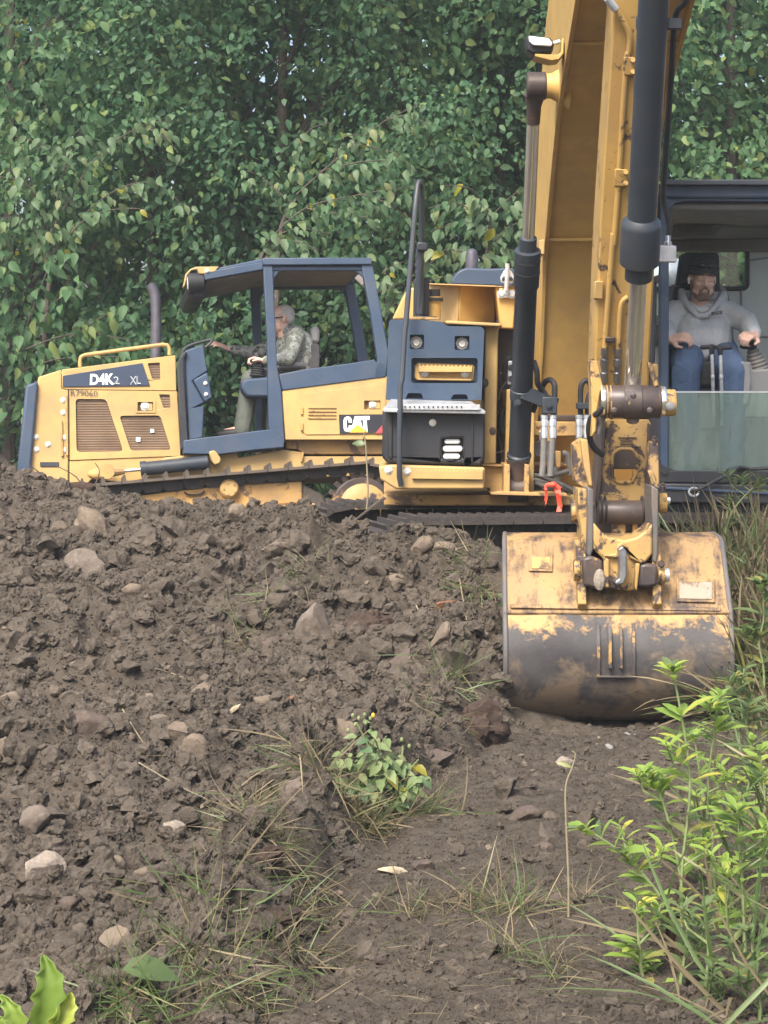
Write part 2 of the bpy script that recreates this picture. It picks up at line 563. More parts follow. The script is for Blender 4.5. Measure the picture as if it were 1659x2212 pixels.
def soil_mat(name, a, b, cc, bs=.9):
    t = NT(name)
    g = t.n('ShaderNodeNewGeometry').outputs['Position']          # soil colour follows the place, for lumps and ground alike
    def nz(s_, d_, r_): return t.noise(s_, d_, r_, vec=g)
    n1 = nz(1.1, 6, .6); n2 = nz(13, 10, .75); n3 = nz(55, 6, .7); n4 = nz(5, 8, .7)
    c = t.mix(t.ramp(n1, [(.35, 0), (.65, 1)]), a, b)
    c = t.mix(t.ramp(n2, [(.35, 0), (.68, 1)]), c, cc)
    c = t.mix(t.math('MULTIPLY', t.ramp(n3, [(.55, 0), (.75, 1)]), .3), c, tuple(x * 1.7 for x in cc))
    c = t.mix(t.math('MULTIPLY', t.ramp(n4, [(.25, 1), (.42, 0)]), .35), c, tuple(x * .45 for x in a))
    h = t.math('ADD', t.math('MULTIPLY', n2, .6), t.math('MULTIPLY', n3, .4))
    t.bsdf(c, .95, 0, h, bs, .03, .15)
    return t.done()
M['soil'] = soil_mat('loose brown soil', (.034, .028, .0225), (.070, .057, .045), (.108, .089, .071), 1.0)
M['clod'] = soil_mat('soil clod', (.038, .031, .025), (.080, .065, .052), (.130, .108, .087), .9)
M['clod_dark'] = soil_mat('dark moist soil', (.040, .028, .023), (.058, .041, .033), (.080, .057, .045), .8)

def rock_mat(name, a, b, c3, sc=1.0):
    t = NT(name)
    n1 = t.noise(5 * sc, 8, .65); n2 = t.noise(30 * sc, 8, .7); n3 = t.noise(2.5 * sc, 5, .6)
    c = t.mix(t.ramp(n1, [(.35, 0), (.65, 1)]), a, b)
    c = t.mix(t.ramp(n2, [(.5, 0), (.75, 1)]), c, c3)
    c = t.mix(t.math('MULTIPLY', t.ramp(t.noise(6, 9, .75), [(.44, 0), (.62, 1)]), .8), c, (.075, .057, .045))
    t.bsdf(c, .85, 0, t.math('ADD', n1, t.math('MULTIPLY', n2, .6)), .7, .02, .25)
    return t.done()
M['rock_tan'] = rock_mat('tan brown stone', (.145, .112, .083), (.19, .15, .113), (.25, .205, .16))
M['rock_grey'] = rock_mat('grey brown stone', (.12, .098, .08), (.17, .14, .115), (.23, .195, .165))
M['rock_dark'] = rock_mat('dark brown stone', (.075, .056, .048), (.11, .084, .07), (.16, .125, .105))
M['rock_pale'] = rock_mat('pale granite', (.23, .19, .155), (.30, .255, .21), (.40, .35, .30), 2.5)
M['wood_pale'] = rock_mat('split pale wood', (.42, .33, .22), (.55, .45, .31), (.6, .5, .36), 2)
M['wood_red'] = rock_mat('red brown root', (.22, .10, .055), (.33, .16, .09), (.16, .085, .05), 2)
M['bark'] = rock_mat('grey brown bark', (.075, .062, .05), (.12, .10, .085), (.16, .14, .12), 3)

def leaf_mat(name, a, b, c3, trans=.28, rough=.42, spec=.5):
    """leaf colours vary by the 'tint' of each leaf"""
    t = NT(name)
    at = t.n('ShaderNodeAttribute', attribute_name='tint')
    oi = t.n('ShaderNodeObjectInfo')
    v = t.math('FRACT', t.math('ADD', at.outputs['Fac'], oi.outputs['Random']))
    c = t.ramp(v, [(0.0, a), (.82, b), (.95, c3), (1.0, c3)])
    c = t.mix(t.math('MULTIPLY', t.noise(30, 4), .5), c, tuple(x * .7 for x in a))
    b_ = t.bsdf(c, rough, 0, None, spec=spec)
    tl = t.n('ShaderNodeBsdfTranslucent'); t.l(t.mix(.5, c, tuple(min(1, x * 2.2) for x in b)), tl.inputs['Color'])
    m = t.n('ShaderNodeMixShader'); m.inputs[0].default_value = trans
    t.l(b_.outputs[0], m.inputs[1]); t.l(tl.outputs[0], m.inputs[2])
    return t.done(m)
M['leaf_dark'] = leaf_mat('dark tree leaf', (.042, .102, .052), (.086, .176, .084), (.17, .24, .08), .4, .55, .3)
M['leaf_mid'] = leaf_mat('mid green tree leaf', (.052, .118, .054), (.112, .205, .088), (.22, .27, .085), .4, .55, .3)
M['leaf_light'] = leaf_mat('light drooping leaf', (.080, .142, .068), (.145, .21, .11), (.22, .24, .10), .35, .5, .3)
M['leaf_yellow'] = leaf_mat('yellow leaf', (.32, .30, .04), (.50, .42, .05), (.34, .22, .06), .6)  # bright yellow also paints sun glow into the deep leaves
M['weed_leaf'] = leaf_mat('bright weed leaf', (.17, .26, .05), (.30, .41, .085), (.50, .45, .08), .35)
M['weed_dull'] = leaf_mat('dull weed leaf', (.085, .13, .045), (.14, .19, .07), (.30, .27, .07), .3)
M['dead_leaf'] = leaf_mat('withered brown leaf', (.040, .028, .020), (.065, .045, .032), (.10, .065, .04), .1, .7, .2)
M['grass_green'] = leaf_mat('green grass', (.075, .125, .040), (.13, .18, .06), (.27, .24, .12), .3)
M['grass_dry'] = leaf_mat('dry grass', (.14, .112, .064), (.22, .18, .108), (.36, .29, .18), .2, .7, .3)
M['stem'] = plain('green stem', (.16, .20, .08), .6, 0, .3, 20)
M['stem_dry'] = plain('dry stem', (.21, .175, .11), .7, 0, .3, 20)
# ------------------------------------------------------------------ ground
CTRL = [(0, 2212, 6.1), (0, 1900, 7.8), (0, 1600, 10), (0, 1400, 12), (0, 1200, 14.5), (0, 1090, 16), (0, 1010, 17.2),
        (110, 1018, 17.1), (200, 1038, 16.9), (330, 1095, 16.5), (400, 1140, 16.2), (510, 1122, 15.9), (580, 1128, 15.0), (670, 1142, 13.8), (760, 1152, 13.25), (850, 1162, 13.2), (1000, 1168, 13.2), (1075, 1180, 13.1),
        (200, 1200, 14.9), (300, 1300, 13.5), (300, 1500, 11.3), (300, 1700, 9.3), (300, 2000, 7.3),
        (500, 1250, 14.3), (500, 1400, 12.4), (500, 1600, 10.5), (500, 1800, 8.9), (500, 2050, 7.1),
        (700, 1250, 13.7), (800, 1330, 12.8), (800, 1450, 11.9), (760, 1600, 10.9), (730, 1740, 9.5),
        (950, 1260, 13.0), (1000, 1350, 12.6), (1080, 1260, 12.85), (1070, 1330, 12.3), (1068, 1440, 11.85), (980, 1480, 11.6), (900, 1590, 10.8), (1040, 1530, 11.65)]
CP = []
for (px, py, Y) in CTRL:
    p = W(px, py, Y); CP.append((p.x, p.y, p.z))
for (px, py) in ((900, 1750), (1000, 1640), (1150, 1600), (1330, 1590), (1500, 1590), (900, 2000), (1200, 1900), (1500, 1900), (700, 2212), (1000, 2212), (1330, 2212), (1659, 2212), (1650, 1900), (1640, 1650)):
    Y = CAMZ * F / (py - HY); p = W(px, py, Y); CP.append((p.x, p.y, 0.0))
CP += [(.66, 11.85, .02), (.9, 11.8, -.03), (1.2, 11.8, -.03), (1.6, 11.8, -.02), (1.0, 12.3, -.03), (1.5, 12.3, -.03), (.9, 11.4, -.02), (1.5, 11.4, -.02), (-.3, 14.4, .72), (.3, 14.4, .72), (.8, 14.3, .6), (-2.9, 18.3, .72), (-2, 18, .6), (-1, 17.4, .5), (0, 16.8, .35), (1.0, 15.5, .2), (1.2, 14, .22), (1.2, 13.1, .28), (2.0, 13.3, .48), (2.7, 13.4, .5), (2.6, 14.4, .4), (3.4, 12.5, .2), (2.3, 11.5, .12), (3.5, 9, .05),
       (-3, 20.3, .3), (-1.5, 20.3, .28), (0, 20.3, .26), (2, 18, .1), (3.5, 17, .1), (4, 20, .15), (-5, 17, .9), (-6, 13, .5), (-5, 9, .15), (-4, 6, .05), (4, 6, 0), (0, 4, 0), (6, 12, .1), (-8, 20, .2), (8, 20, .1), (0, 25, .3), (-8, 27, .3), (8, 27, .3), (0, 0, 0), (-8, 2, 0), (8, 2, 0), (12, 12, 0), (-12, 12, 0)]
CP = np.array(CP)
_D = np.hypot(CP[:, None, 0] - CP[None, :, 0], CP[:, None, 1] - CP[None, :, 1])
_Wt = np.linalg.solve(_D + np.eye(len(CP)) * .04, CP[:, 2] - .15)
def sstep(x, a, b):
    t = np.clip((x - a) / (b - a), 0, 1); return t * t * (3 - 2 * t)
def scraped(x, y):
    f = np.interp(y, [5, 7, 9.3, 11, 12, 13], [-.5, -.32, -.12, .3, .62, .66])
    return sstep(x, f - .12, f + .2)
def base_h(x, y):
    shp = x.shape; x = x.ravel(); y = y.ravel()
    h = np.full(x.shape, .15)
    for i in range(len(CP)):
        h += _Wt[i] * np.hypot(x - CP[i, 0], y - CP[i, 1])
    far = sstep(np.hypot(x, y - 12), 14, 30)
    return (h * (1 - far) + .1 * far).reshape(shp)
def rough_h(x, y):
    s = 1 - .72 * scraped(x, y)
    far = 1 - sstep(np.hypot(x, y - 12), 10, 20)
    l = fbm(x * 1.3, y * 1.1, 3) * .34 + fbm(x * 4.2 + 9, y * 3.6 + 3, 3) * .20
    r = np.abs(fbm(x * 11 + 3, y * 9 + 7, 3)) * -.085 + fbm(x * 28, y * 24, 3) * .04
    return (l + r + .02) * s * far
def worley(x, y, sc, seed):
    x = x * sc + seed * 7.31; y = y * sc + seed * 3.77
    xi = np.floor(x).astype(int); yi = np.floor(y).astype(int)
    best = np.full(x.shape, 9.0); amp = np.zeros(x.shape)
    for a in (-1, 0, 1):
        for b in (-1, 0, 1):
            h1 = _gr[(_perm[(xi + a) % 512] + yi + b) % 512]; h2 = _gr[(_perm[(xi + a + 91) % 512] + yi + b + 37) % 512]; h3 = _gr[(_perm[(xi + a + 191) % 512] + yi + b + 137) % 512]
            d = np.hypot(xi + a + h1 - x, yi + b + h2 - y)
            k = d < best; best = np.where(k, d, best); amp = np.where(k, h3, amp)
    return np.sqrt(np.clip(1 - (best / .72) ** 2, 0, 1)) * amp
def clod_h(x, y):
    wx = x + fbm(x * 9, y * 9, 2) * .05; wy = y + fbm(x * 9 + 31, y * 9 + 11, 2) * .05
    m = .35 + .65 * sstep(fbm(x * 2.1 + 5, y * 2.1, 3), -.18, .12)
    far = 1 - sstep(np.hypot(x, y - 12), 8, 11)
    k = (1 - .55 * scraped(x, y)) * far
    return (worley(wx, wy, 7.5, 1) ** 1.3 * .060 * m + worley(wx, wy, 15, 2) * .034 + worley(wx, wy, 30, 3) * .016 - .03) * k
def ridge_h(x, y):
    f = np.interp(y, [5, 7, 9.3, 11, 12, 13], [-.5, -.32, -.12, .3, .62, .66]); r = x - f + fbm(x * 3, y * 3, 2) * .3
    return .24 * np.exp(-((r + .16) / .15) ** 2) * np.clip(.75 + 2.2 * fbm(x * 1.5 + 3, y * 1.5, 2), .1, 1.4) * (1 - sstep(y, 11.3, 12.2)) * sstep(y, 6, 7.5) - .07 * np.exp(-((r - .12) / .1) ** 2) * (1 - sstep(y, 11, 12))
def ground_h(x, y):
    x = np.asarray(x, float); y = np.asarray(y, float)
    x, y = np.broadcast_arrays(x, y)
    return base_h(x, y) + rough_h(x, y) + ridge_h(x, y) + clod_h(x, y)
def gz(x, y): return float(ground_h(np.array([x]), np.array([y]))[0])
def hit(px, py, y0=5.2, y1=19.0):
    Y = np.arange(y0, y1, .025)
    X = (px - CX) / F * Y; Z = CAMZ - (py - HY) / F * Y
    g = ground_h(X, Y)
    k = np.where(Z <= g)[0]
    i = k[0] if len(k) else len(Y) - 1
    return Vector((X[i], Y[i], g[i]))

def axis(core0, core1, step0, step1, lim):
    a = [core0]
    while a[-1] < core1:
        t = (a[-1] - core0) / (core1 - core0); a.append(a[-1] + step0 + (step1 - step0) * t)
    s = step1
    while a[-1] < lim: s *= 1.35; a.append(a[-1] + s)
    s = step0
    while a[0] > -lim: s *= 1.35; a.insert(0, a[0] - s)
    return np.array(a)
xs = axis(-3.0, 2.9, .0155, .0155, 70)
ys = axis(5.6, 17.3, .0125, .026, 70)
GX, GY = np.meshgrid(xs, ys)
GZ = ground_h(GX, GY)
nx, ny = len(xs), len(ys)
idx = np.arange(nx * ny).reshape(ny, nx)
Fq = np.stack([idx[:-1, :-1], idx[:-1, 1:], idx[1:, 1:], idx[1:, :-1]], -1).reshape(-1, 4)
np_mesh('ground', np.stack([GX, GY, GZ], -1).reshape(-1, 3), Fq, M['soil'], kind='structure')

# ------------------------------------------------------------------ thin haze (dust and exhaust in the damp air)
hm = bpy.data.materials.new('haze'); hm.use_nodes = True; hm.node_tree.nodes.clear()
_v = hm.node_tree.nodes.new('ShaderNodeVolumePrincipled'); _v.inputs['Density'].default_value = HAZE; _v.inputs['Color'].default_value = (.86, .92, 1.0, 1); _v.inputs['Anisotropy'].default_value = .2
_o = hm.node_tree.nodes.new('ShaderNodeOutputMaterial'); hm.node_tree.links.new(_v.outputs[0], _o.inputs['Volume'])
hz = MB(); hz.box((-110, -110, -1.6), (110, 110, 14.5)); hzo = hz.build('haze', hm, None, smooth=False, kind='stuff'); hzo['label'] = 'thin pale haze hanging in the air'
# ------------------------------------------------------------------ leaves
def leaf_template(st, wd, fold=.18, droop=.18):
    """leaf of length 1 along +Y, normal +Z"""
    n = len(st); v = []
    for t in st: v.append((0, t, -droop * t * t))
    for sgn in (-1, 1):
        for t, w in zip(st[1:-1], wd): v.append((sgn * w, t, -droop * t * t + fold * w))
    f = []
    k = n - 2
    for s in (0, 1):
        o = n + s * k
        def T(a, b, c): f.append((a, b, c) if s else (a, c, b))
        T(0, o, 1)
        for i in range(k - 1):
            T(i + 1, o + i, o + i + 1); T(i + 1, o + i + 1, i + 2)
        T(k, o + k - 1, k + 1)
    return np.array(v, float), np.array(f)
LF_S = leaf_template([0, .3, .68, 1], [.29, .24], .25, .2)
LF_B = leaf_template([0, .16, .38, .64, .86, 1], [.18, .28, .24, .10], .35, .42)
LF_4 = leaf_template([0, .45, 1], [.3], .3, .2)
LF_L = leaf_template([0, .2, .5, .8, 1], [.09, .165, .12], .3, .25)
BLADE = leaf_template([0, .25, .5, .75, 1], [.5, .5, .36], .3, .0)

def frames(d, nrm):
    d = d / np.linalg.norm(d, axis=1, keepdims=True)
    s = np.cross(d, nrm); s /= np.linalg.norm(s, axis=1, keepdims=True) + 1e-9
    n = np.cross(s, d)
    return s, d, n
def leaves_arrays(tpl, pos, d, nrm, size, rs):
    s, d, n = frames(d, nrm)
    v, f = tpl
    V = (pos[:, None, :] + size[:, None, None] * (v[None, :, 0, None] * s[:, None, :] + v[None, :, 1, None] * d[:, None, :] + v[None, :, 2, None] * n[:, None, :]))
    N = len(pos)
    Fc = (f[None] + (np.arange(N) * len(v))[:, None, None]).reshape(-1, 3)
    tint = np.repeat(rs.rand(N), len(v))
    return V.reshape(-1, 3), Fc, tint

def spray_leaves(rs, cpos, cdir, per, length, size, jit=.06):
    """leaves along a drooping twig per cluster"""
    N = len(cpos)
    t = rs.rand(N, per) ** .8
    p = cpos[:, None, :] + cdir[:, None, :] * (t * length)[..., None]
    p[..., 2] -= .22 * length * t ** 2
    p += rs.normal(0, jit, p.shape)
    p = p.reshape(-1, 3); K = len(p)
    dd = np.repeat(cdir, per, 0) * .7 + rs.normal(0, .55, (K, 3)); dd[:, 2] -= .75
    nn = np.tile(np.array([0, -.6, .8]), (K, 1)) + rs.normal(0, .8, (K, 3))
    sz = size * (.5 + .95 * rs.rand(K) ** 1.3)
    return p, dd, nn, sz

def tree(seed, x, y, h, cx, rx, ry, z0, z1, ncl, per, size, mats, label, lean=0.0):
    rs = np.random.RandomState(seed)
    root = empty('tree', (x, y, gz(x, y)), label, 'tree', 'trees along the back of the dig')
    b = MB()
    tp = [Vector((x, y, gz(x, y) - .1)), Vector((x + lean * .3, y, h * .25)), Vector((x + lean * .7, y + .1, h * .6)), Vector((x + lean, y, h))]
    tp = catmull(tp, 5)
    b.tube(tp, [  .085 * (1 - .8 * i / (len(tp) - 1)) for i in range(len(tp))], 9)
    b.build('trunk', M['bark'], root)
    # cluster centres: leafy shell with hollows, densest towards the open side
    c = []
    while len(c) < ncl:
        q = rs.rand(3)
        zz = z0 + (z1 - z0) * (q[0] * .62 if q[1] < .82 else .62 + q[0] * .38)
        k = math.sin(math.pi * min(max((zz - z0) / (z1 - z0), .0), 1) ** .8) ** .5
        a = rs.uniform(-1.25, 1.25) * math.pi / 1.6 - math.pi / 2
        r = rs.uniform(.62, 1.0) ** .6
        px_ = cx + math.cos(a) * rx * k * r; py_ = y + math.sin(a) * ry * k * r
        nb = mnoise.noise(Vector((px_ * .75, 1.7, zz * .75))) + .5 * mnoise.noise(Vector((px_ * 1.9, 5.7, zz * 1.9)))
        if nb < -.24 and rs.rand() < .9: continue
        py_ -= nb * 1.1
        c.append((px_, py_, zz))
    c = np.array(c)
    cd = np.stack([(c[:, 0] - cx) / rx, (c[:, 1] - y) / ry, np.zeros(len(c))], 1)
    cd += rs.normal(0, .35, cd.shape); cd[:, 2] += .1
    cd /= np.linalg.norm(cd, axis=1, keepdims=True)
    p, dd, nn, sz = spray_leaves(rs, c, cd, per, .55, size, .09)
    vis = p[:, 2] < 6.3
    for kk, tp_l in ((vis, LF_S), (~vis, LF_4)):
        V, Fc, ti = leaves_arrays(tp_l, p[kk], dd[kk], nn[kk], sz[kk], rs)
        np_mesh('crown', V, Fc, mats, root, tint=ti, kind='stuff')
    for i in range(0, len(c), max(1, len(c) // 16)):
        q = Vector(c[i]); s = min(max(q.z - .9, .3), h * .95)
        j = min(int(s / h * (len(tp) - 1)), len(tp) - 1)
        lb = MB(); lb.tube([tp[j], tp[j].lerp(q, .5) + Vector((0, 0, .18)), q + Vector(cd[i]) * .4], [.03, .006], 5, smooth=3)
        lb.build('limb', M['bark'], root)
    return root

def W2(px, Y): return (px - CX) / F * Y
TREES = [
    (11, 20, 25.2, 13, 2.3, 'leaf_mid', 'green tree behind the bulldozer radiator at the left edge, above the big drooping leaves'),
    (12, 330, 25.6, 13, 2.1, 'leaf_dark', 'dark dense tree rising behind the bulldozer exhaust pipe'),
    (13, 610, 25.0, 13, 2.2, 'leaf_dark', 'dark small leaved tree rising behind the bulldozer cab roof'),
    (14, 860, 25.9, 13, 1.7, 'leaf_mid', 'green tree with bright sky gaps, behind the mirror mast of the excavator'),
    (15, 1080, 25.0, 13, 2.0, 'leaf_dark', 'dark dense tree left of the tall excavator boom and its work lamp'),
    (16, 1330, 25.6, 13, 2.0, 'leaf_mid', 'green tree mostly hidden behind the excavator boom'),
    (17, 1580, 25.1, 13, 2.3, 'leaf_mid', 'hazy green tree above the excavator cab roof at the right edge'),
]
for (sd, px, Y, h, rx, mt, lab) in TREES:
    lsz = {11: .105, 12: .078, 13: .086, 14: .11, 15: .072, 16: .10, 17: .092}[sd]
    x = W2(px, Y)
    tree(sd, x, Y, h, x, rx, 1.9, .2, 12.5, 1050, 24, lsz, M[mt], lab)
# the wood beyond: one mass nobody could count
rs = np.random.RandomState(5)
n = 9500
c = np.stack([rs.uniform(-7.5, 8.5, n), rs.uniform(27.2, 29.5, n), rs.uniform(0, 1, n) ** .9 * 11], 1)
keep = np.array([mnoise.noise(Vector((q[0] * .8, 3.3, q[2] * .8))) < .5 for q in c])
c = c[keep]
cd = rs.normal(0, 1, c.shape); cd[:, 2] *= .3; cd /= np.linalg.norm(cd, axis=1, keepdims=True)
p, dd, nn, sz = spray_leaves(rs, c, cd, 12, .7, .15, .14)
V, Fc, ti = leaves_arrays(LF_4, p, dd, nn, sz * 1.3, rs)
tag(np_mesh('woodland', V, Fc, M['leaf_dark'], tint=ti, kind='stuff'), 'dark mass of woodland leaves seen through the trees', 'woodland')
c2_ = c[::45]; cd = rs.normal(0, 1, c2_.shape); cd /= np.linalg.norm(cd, axis=1, keepdims=True)
p, dd, nn, sz = spray_leaves(rs, c2_ + np.array([0, -1.0, 0]), cd, 10, .4, .10, .1)
V, Fc, ti = leaves_arrays(LF_S, p, dd, nn, sz, rs)
tag(np_mesh('sun_tinted_foliage', V, Fc, M['leaf_yellow'], tint=ti, kind='stuff'), 'leaves coloured yellow for sun glow, deep between the trees', 'foliage')  # yellow leaf colour stands in for sun shining through the leaves

# young trees whose big drooping leaves can be told apart
def leaf_mesh(tpl, name, mat):
    me = bpy.data.meshes.new(name)
    me.from_pydata([tuple(v) for v in tpl[0]], [], [tuple(f) for f in tpl[1]]); me.shade_smooth()
    a = me.attributes.new('tint', 'FLOAT', 'POINT')
    me.materials.append(mat); return me
LEAFME = {k: leaf_mesh(LF_B, 'leaf', M[k]) for k in ('leaf_light', 'leaf_mid', 'leaf_yellow')}
def put_leaf(me, parent, pos, d, nrm, size, name='leaf'):
    d = Vector(d).normalized(); s = d.cross(Vector(nrm)).normalized(); n = s.cross(d)
    R = Matrix((s, d, n)).transposed().to_4x4()
    return inst(me, name, parent, Matrix.Translation(pos) @ R @ Matrix.Scale(size, 4))
def young_tree(seed, Y, trunk, branches, label, mk='leaf_light', size=.15, gap=.034, yellow=.02):
    r = random.Random(seed)
    tr = [W(a, b, Y + .25) for a, b in trunk]
    base = Vector((tr[0].x, Y + .25, gz(tr[0].x, Y + .25)))
    root = empty('young_tree', base, label, 'young tree', 'young trees in front of the wood')
    b = MB(); b.tube([base - Vector((0, 0, .1))] + tr, [.035, .012], 7, smooth=4); b.build('trunk', M['bark'], root)
    cnt = 0
    paths = [catmull([W(a, q, Y + .2 - .12 * i + r.uniform(-.15, .15)) for i, (a, q) in enumerate(br)], 6) for br in branches]
    total = sum((p[i + 1] - p[i]).length for p in paths for i in range(len(p) - 1))
    gap = max(gap * .62, total / 285)
    for pts in paths:
        b = MB(); b.tube(pts, [.009, .003], 5); b.build('branch', M['bark'], root)
        k = 0.0
        for i in range(len(pts) - 1):
            seg = pts[i + 1] - pts[i]; L = seg.length
            hd = Vector((seg.x, seg.y, 0)).normalized()
            while k < L:
                p = pts[i] + seg * (k / L)
                lat = Vector((-hd.y, hd.x, 0)) * (1 if cnt % 2 else -1)
                dd = hd * .45 + lat * r.uniform(.2, .9) + Vector((r.uniform(-.4, .4), -.25, -r.uniform(.25, 1.3)))
                nn = Vector((r.uniform(-.9, .9), -.75, r.uniform(.2, 1.2)))
                me = LEAFME['leaf_yellow'] if r.random() < yellow else LEAFME[mk if r.random() < .8 else 'leaf_mid']
                put_leaf(me, root, p + Vector((r.uniform(-.07, .07), r.uniform(-.12, .08), r.uniform(-.10, .08))), dd, nn, size * r.uniform(.42, .98)); cnt += 1
                k += gap * r.uniform(.6, 1.4)
            k -= L
    return root
young_tree(1, 22.3, [(95, 760), (110, 560), (100, 480)],
           [[(100, 520), (200, 350), (300, 275), (375, 262)], [(100, 520), (50, 330), (15, 250)], [(100, 520), (150, 330), (165, 285), (190, 300)], [(100, 560), (220, 430), (330, 395), (420, 470)], [(100, 500), (60, 400), (-20, 380)],
            [(110, 560), (190, 470), (290, 450), (330, 470)], [(100, 560), (60, 480), (0, 470)], [(150, 340), (110, 320), (60, 300)], [(300, 275), (350, 290), (385, 330)]],
           'pale green young tree whose drooping branches fan out at the upper left')
young_tree(2, 22.0, [(60, 900), (40, 720)],
           [[(40, 760), (110, 660), (190, 610)], [(40, 760), (170, 720), (330, 745)], [(50, 800), (130, 775), (260, 770)], [(40, 740), (10, 620), (0, 560)], [(50, 820), (90, 850), (20, 880)], [(45, 740), (110, 570), (150, 560)],
            [(50, 790), (0, 740), (-20, 700)], [(60, 830), (120, 815), (165, 820)], [(150, 730), (230, 680), (290, 660)]],
           'big leaved young tree low on the left, just above the bulldozer nose', 'leaf_mid', .18, .06, .01)
young_tree(3, 22.5, [(600, 560), (640, 430)],
           [[(640, 420), (720, 350), (830, 262), (915, 225)], [(690, 370), (780, 350), (850, 345)], [(760, 310), (850, 330), (900, 370)], [(640, 400), (660, 290), (725, 262)], [(640, 450), (560, 380), (520, 370)], [(830, 262), (880, 250), (925, 270)], [(720, 350), (740, 300), (780, 290)]],
           'young tree with thin branches reaching to the right, above the bulldozer cab', 'leaf_light', .14, .06, .02)
young_tree(4, 22.1, [(560, 640), (570, 540)],
           [[(570, 530), (660, 450), (780, 420), (890, 402)], [(570, 520), (640, 495), (715, 505)], [(660, 450), (720, 460), (800, 470)], [(570, 560), (620, 520), (690, 540)], [(780, 420), (840, 440), (880, 470)]],
           'young tree with rows of pale hanging leaves just over the bulldozer roof', 'leaf_light', .16, .06, .03)
young_tree(5, 21.9, [(1030, 720), (1050, 560), (1060, 470)],
           [[(1055, 480), (990, 440), (925, 450)], [(1060, 470), (1110, 420), (1160, 395)], [(1055, 500), (1000, 480), (930, 500)], [(1050, 540), (1100, 490), (1140, 480)], [(1050, 560), (980, 540), (920, 545)], [(1060, 470), (1020, 410), (960, 400)], [(1045, 560), (1090, 540), (1130, 545)]],
           'young tree with pale leaves filling the gap between mirror mast and boom cylinder', 'leaf_light', .165, .058, .03)
young_tree(6, 22.0, [(850, 800), (845, 650)],
           [[(845, 660), (780, 590), (700, 565)], [(845, 640), (830, 590), (870, 565)], [(845, 680), (900, 620), (990, 590)], [(845, 700), (830, 640), (860, 610)], [(850, 660), (940, 560), (1000, 545)], [(850, 720), (910, 680), (960, 670)], [(845, 690), (815, 650), (800, 640)]],
           'young tree showing between bulldozer rear post and excavator hood', 'leaf_light', .15, .06, .03)
# ------------------------------------------------------------------ bulldozer
_y, _p, _r = math.radians(9), math.radians(3), math.radians(5.5)
DU = Vector((-math.cos(_y), -math.sin(_y), -math.tan(_p))).normalized()
DV = Vector((-math.sin(_y), math.cos(_y), -math.tan(_r)))
DV = (DV - DU * DV.dot(DU)).normalized()
DW = DV.cross(DU).normalized()
DO = W(600, 1000, 20.2)
CAMP = Vector((0, 0, CAMZ))
def DZ(v):
    def f(px, py):
        d = Vector(((px - CX) / F, 1, -(py - HY) / F))
        t = (v - (CAMP - DO).dot(DV)) / d.dot(DV)
        return CAMP + d * t
    return f
def uw(p): return ((p - DO).dot(DU), (p - DO).dot(DW))
def UVW(u, v, w): return DO + DU * u + DV * v + DW * w
dz_root = empty('bulldozer', DO - DW * .9, 'yellow tracked bulldozer with open dark cab, working sideways behind the dirt mound', 'bulldozer')

def dprism(name, pts, v0, v1, mat, bev=.008, parent=None, **k):
    pr = DZ(v0); fr = [pr(*p) for p in pts]
    m = MB(); m.prism(fr, [p + DV * (v1 - v0) for p in fr])
    return m.build(name, mat, parent or dz_root, bevel=bev, **k)
def dplate(name, pts, holes, v0, th, mat, bev=.005, parent=None):
    m = MB(); m.plate(pts, holes, DZ(v0), DV * th)
    return m.build(name, mat, parent or dz_root, bevel=bev)
def dtube(name, pts, v, r, mat, parent=None, n=10, smooth=0, dvs=None):
    m = MB(); m.tube([DZ(v if dvs is None else dvs[i])(*p) for i, p in enumerate(pts)], r, n, smooth=smooth)
    return m.build(name, mat, parent or dz_root)
def dbolt(pts, v, r=.02, parent=None, mat='bolt', h=.014):
    for p in pts:
        m = MB(); q = DZ(v)(*p); m.spin(q, -DV, [(0, r * 1.5), (h * .3, r * 1.5), (h * .31, r), (h, r * .85)], 8)
        m.build('bolt', M[mat], parent or dz_root)

# engine hood
hood = dprism('engine_hood', P(c1, [(285, 1000), (447, 945), (1275, 838), (1300, 1545), (505, 1585), (505, 1900), (215, 1900)]), .17, 1.02, M['yellow'], .02)
dprism('radiator_guard', P(c1, [(187, 1042), (276, 1015), (205, 1900), (100, 1900)]), .06, 1.13, M['slate'], .02)
dprism('front_panel', P(c1, [(277, 985), (445, 932), (446, 1060), (455, 1074), (496, 1078), (497, 1900), (195, 1900)]), .115, .16, M['yellow'], .01)
g1 = rounded(P(c1, [(548, 1143), (770, 1145), (896, 1524), (556, 1529)]), 9)
g2 = rounded(P(c1, [(866, 1266), (1162, 1263), (1243, 1515), (950, 1521)]), 8)
g3 = rounded(P(c1, [(1153, 1110), (1233, 1112), (1239, 1209), (1188, 1211)]), 3)
g4 = rounded(P(c1, [(1073, 886), (1160, 881), (1165, 1004), (1108, 1004)]), 3)
lt = rr(*c1(998, 1166), *c1(1112, 1232), 1.5)
side = dplate('side_door', P(c1, [(503, 1079), (1283, 1088), (1309, 1556), (506, 1588)]), [g1, g2, g3, lt], .12, .045, M['yellow'])
up = dplate('hood_side_panel', P(c1, [(449, 932), (1273, 826), (1282, 1083), (505, 1074), (456, 1070), (449, 1056)]), [g4], .12, .045, M['yellow'])
for g in (g1, g2, g3):
    cxm = sum(p[0] for p in g) / len(g); cym = sum(p[1] for p in g) / len(g)
    dprism('mesh_grille', [(cxm + (p[0] - cxm) * 1.03, cym + (p[1] - cym) * 1.03) for p in g], .14, .16, M['grille'], 0, side)
dprism('mesh_grille', [(p[0], p[1]) for p in g4], .14, .16, M['grille'], 0, up)
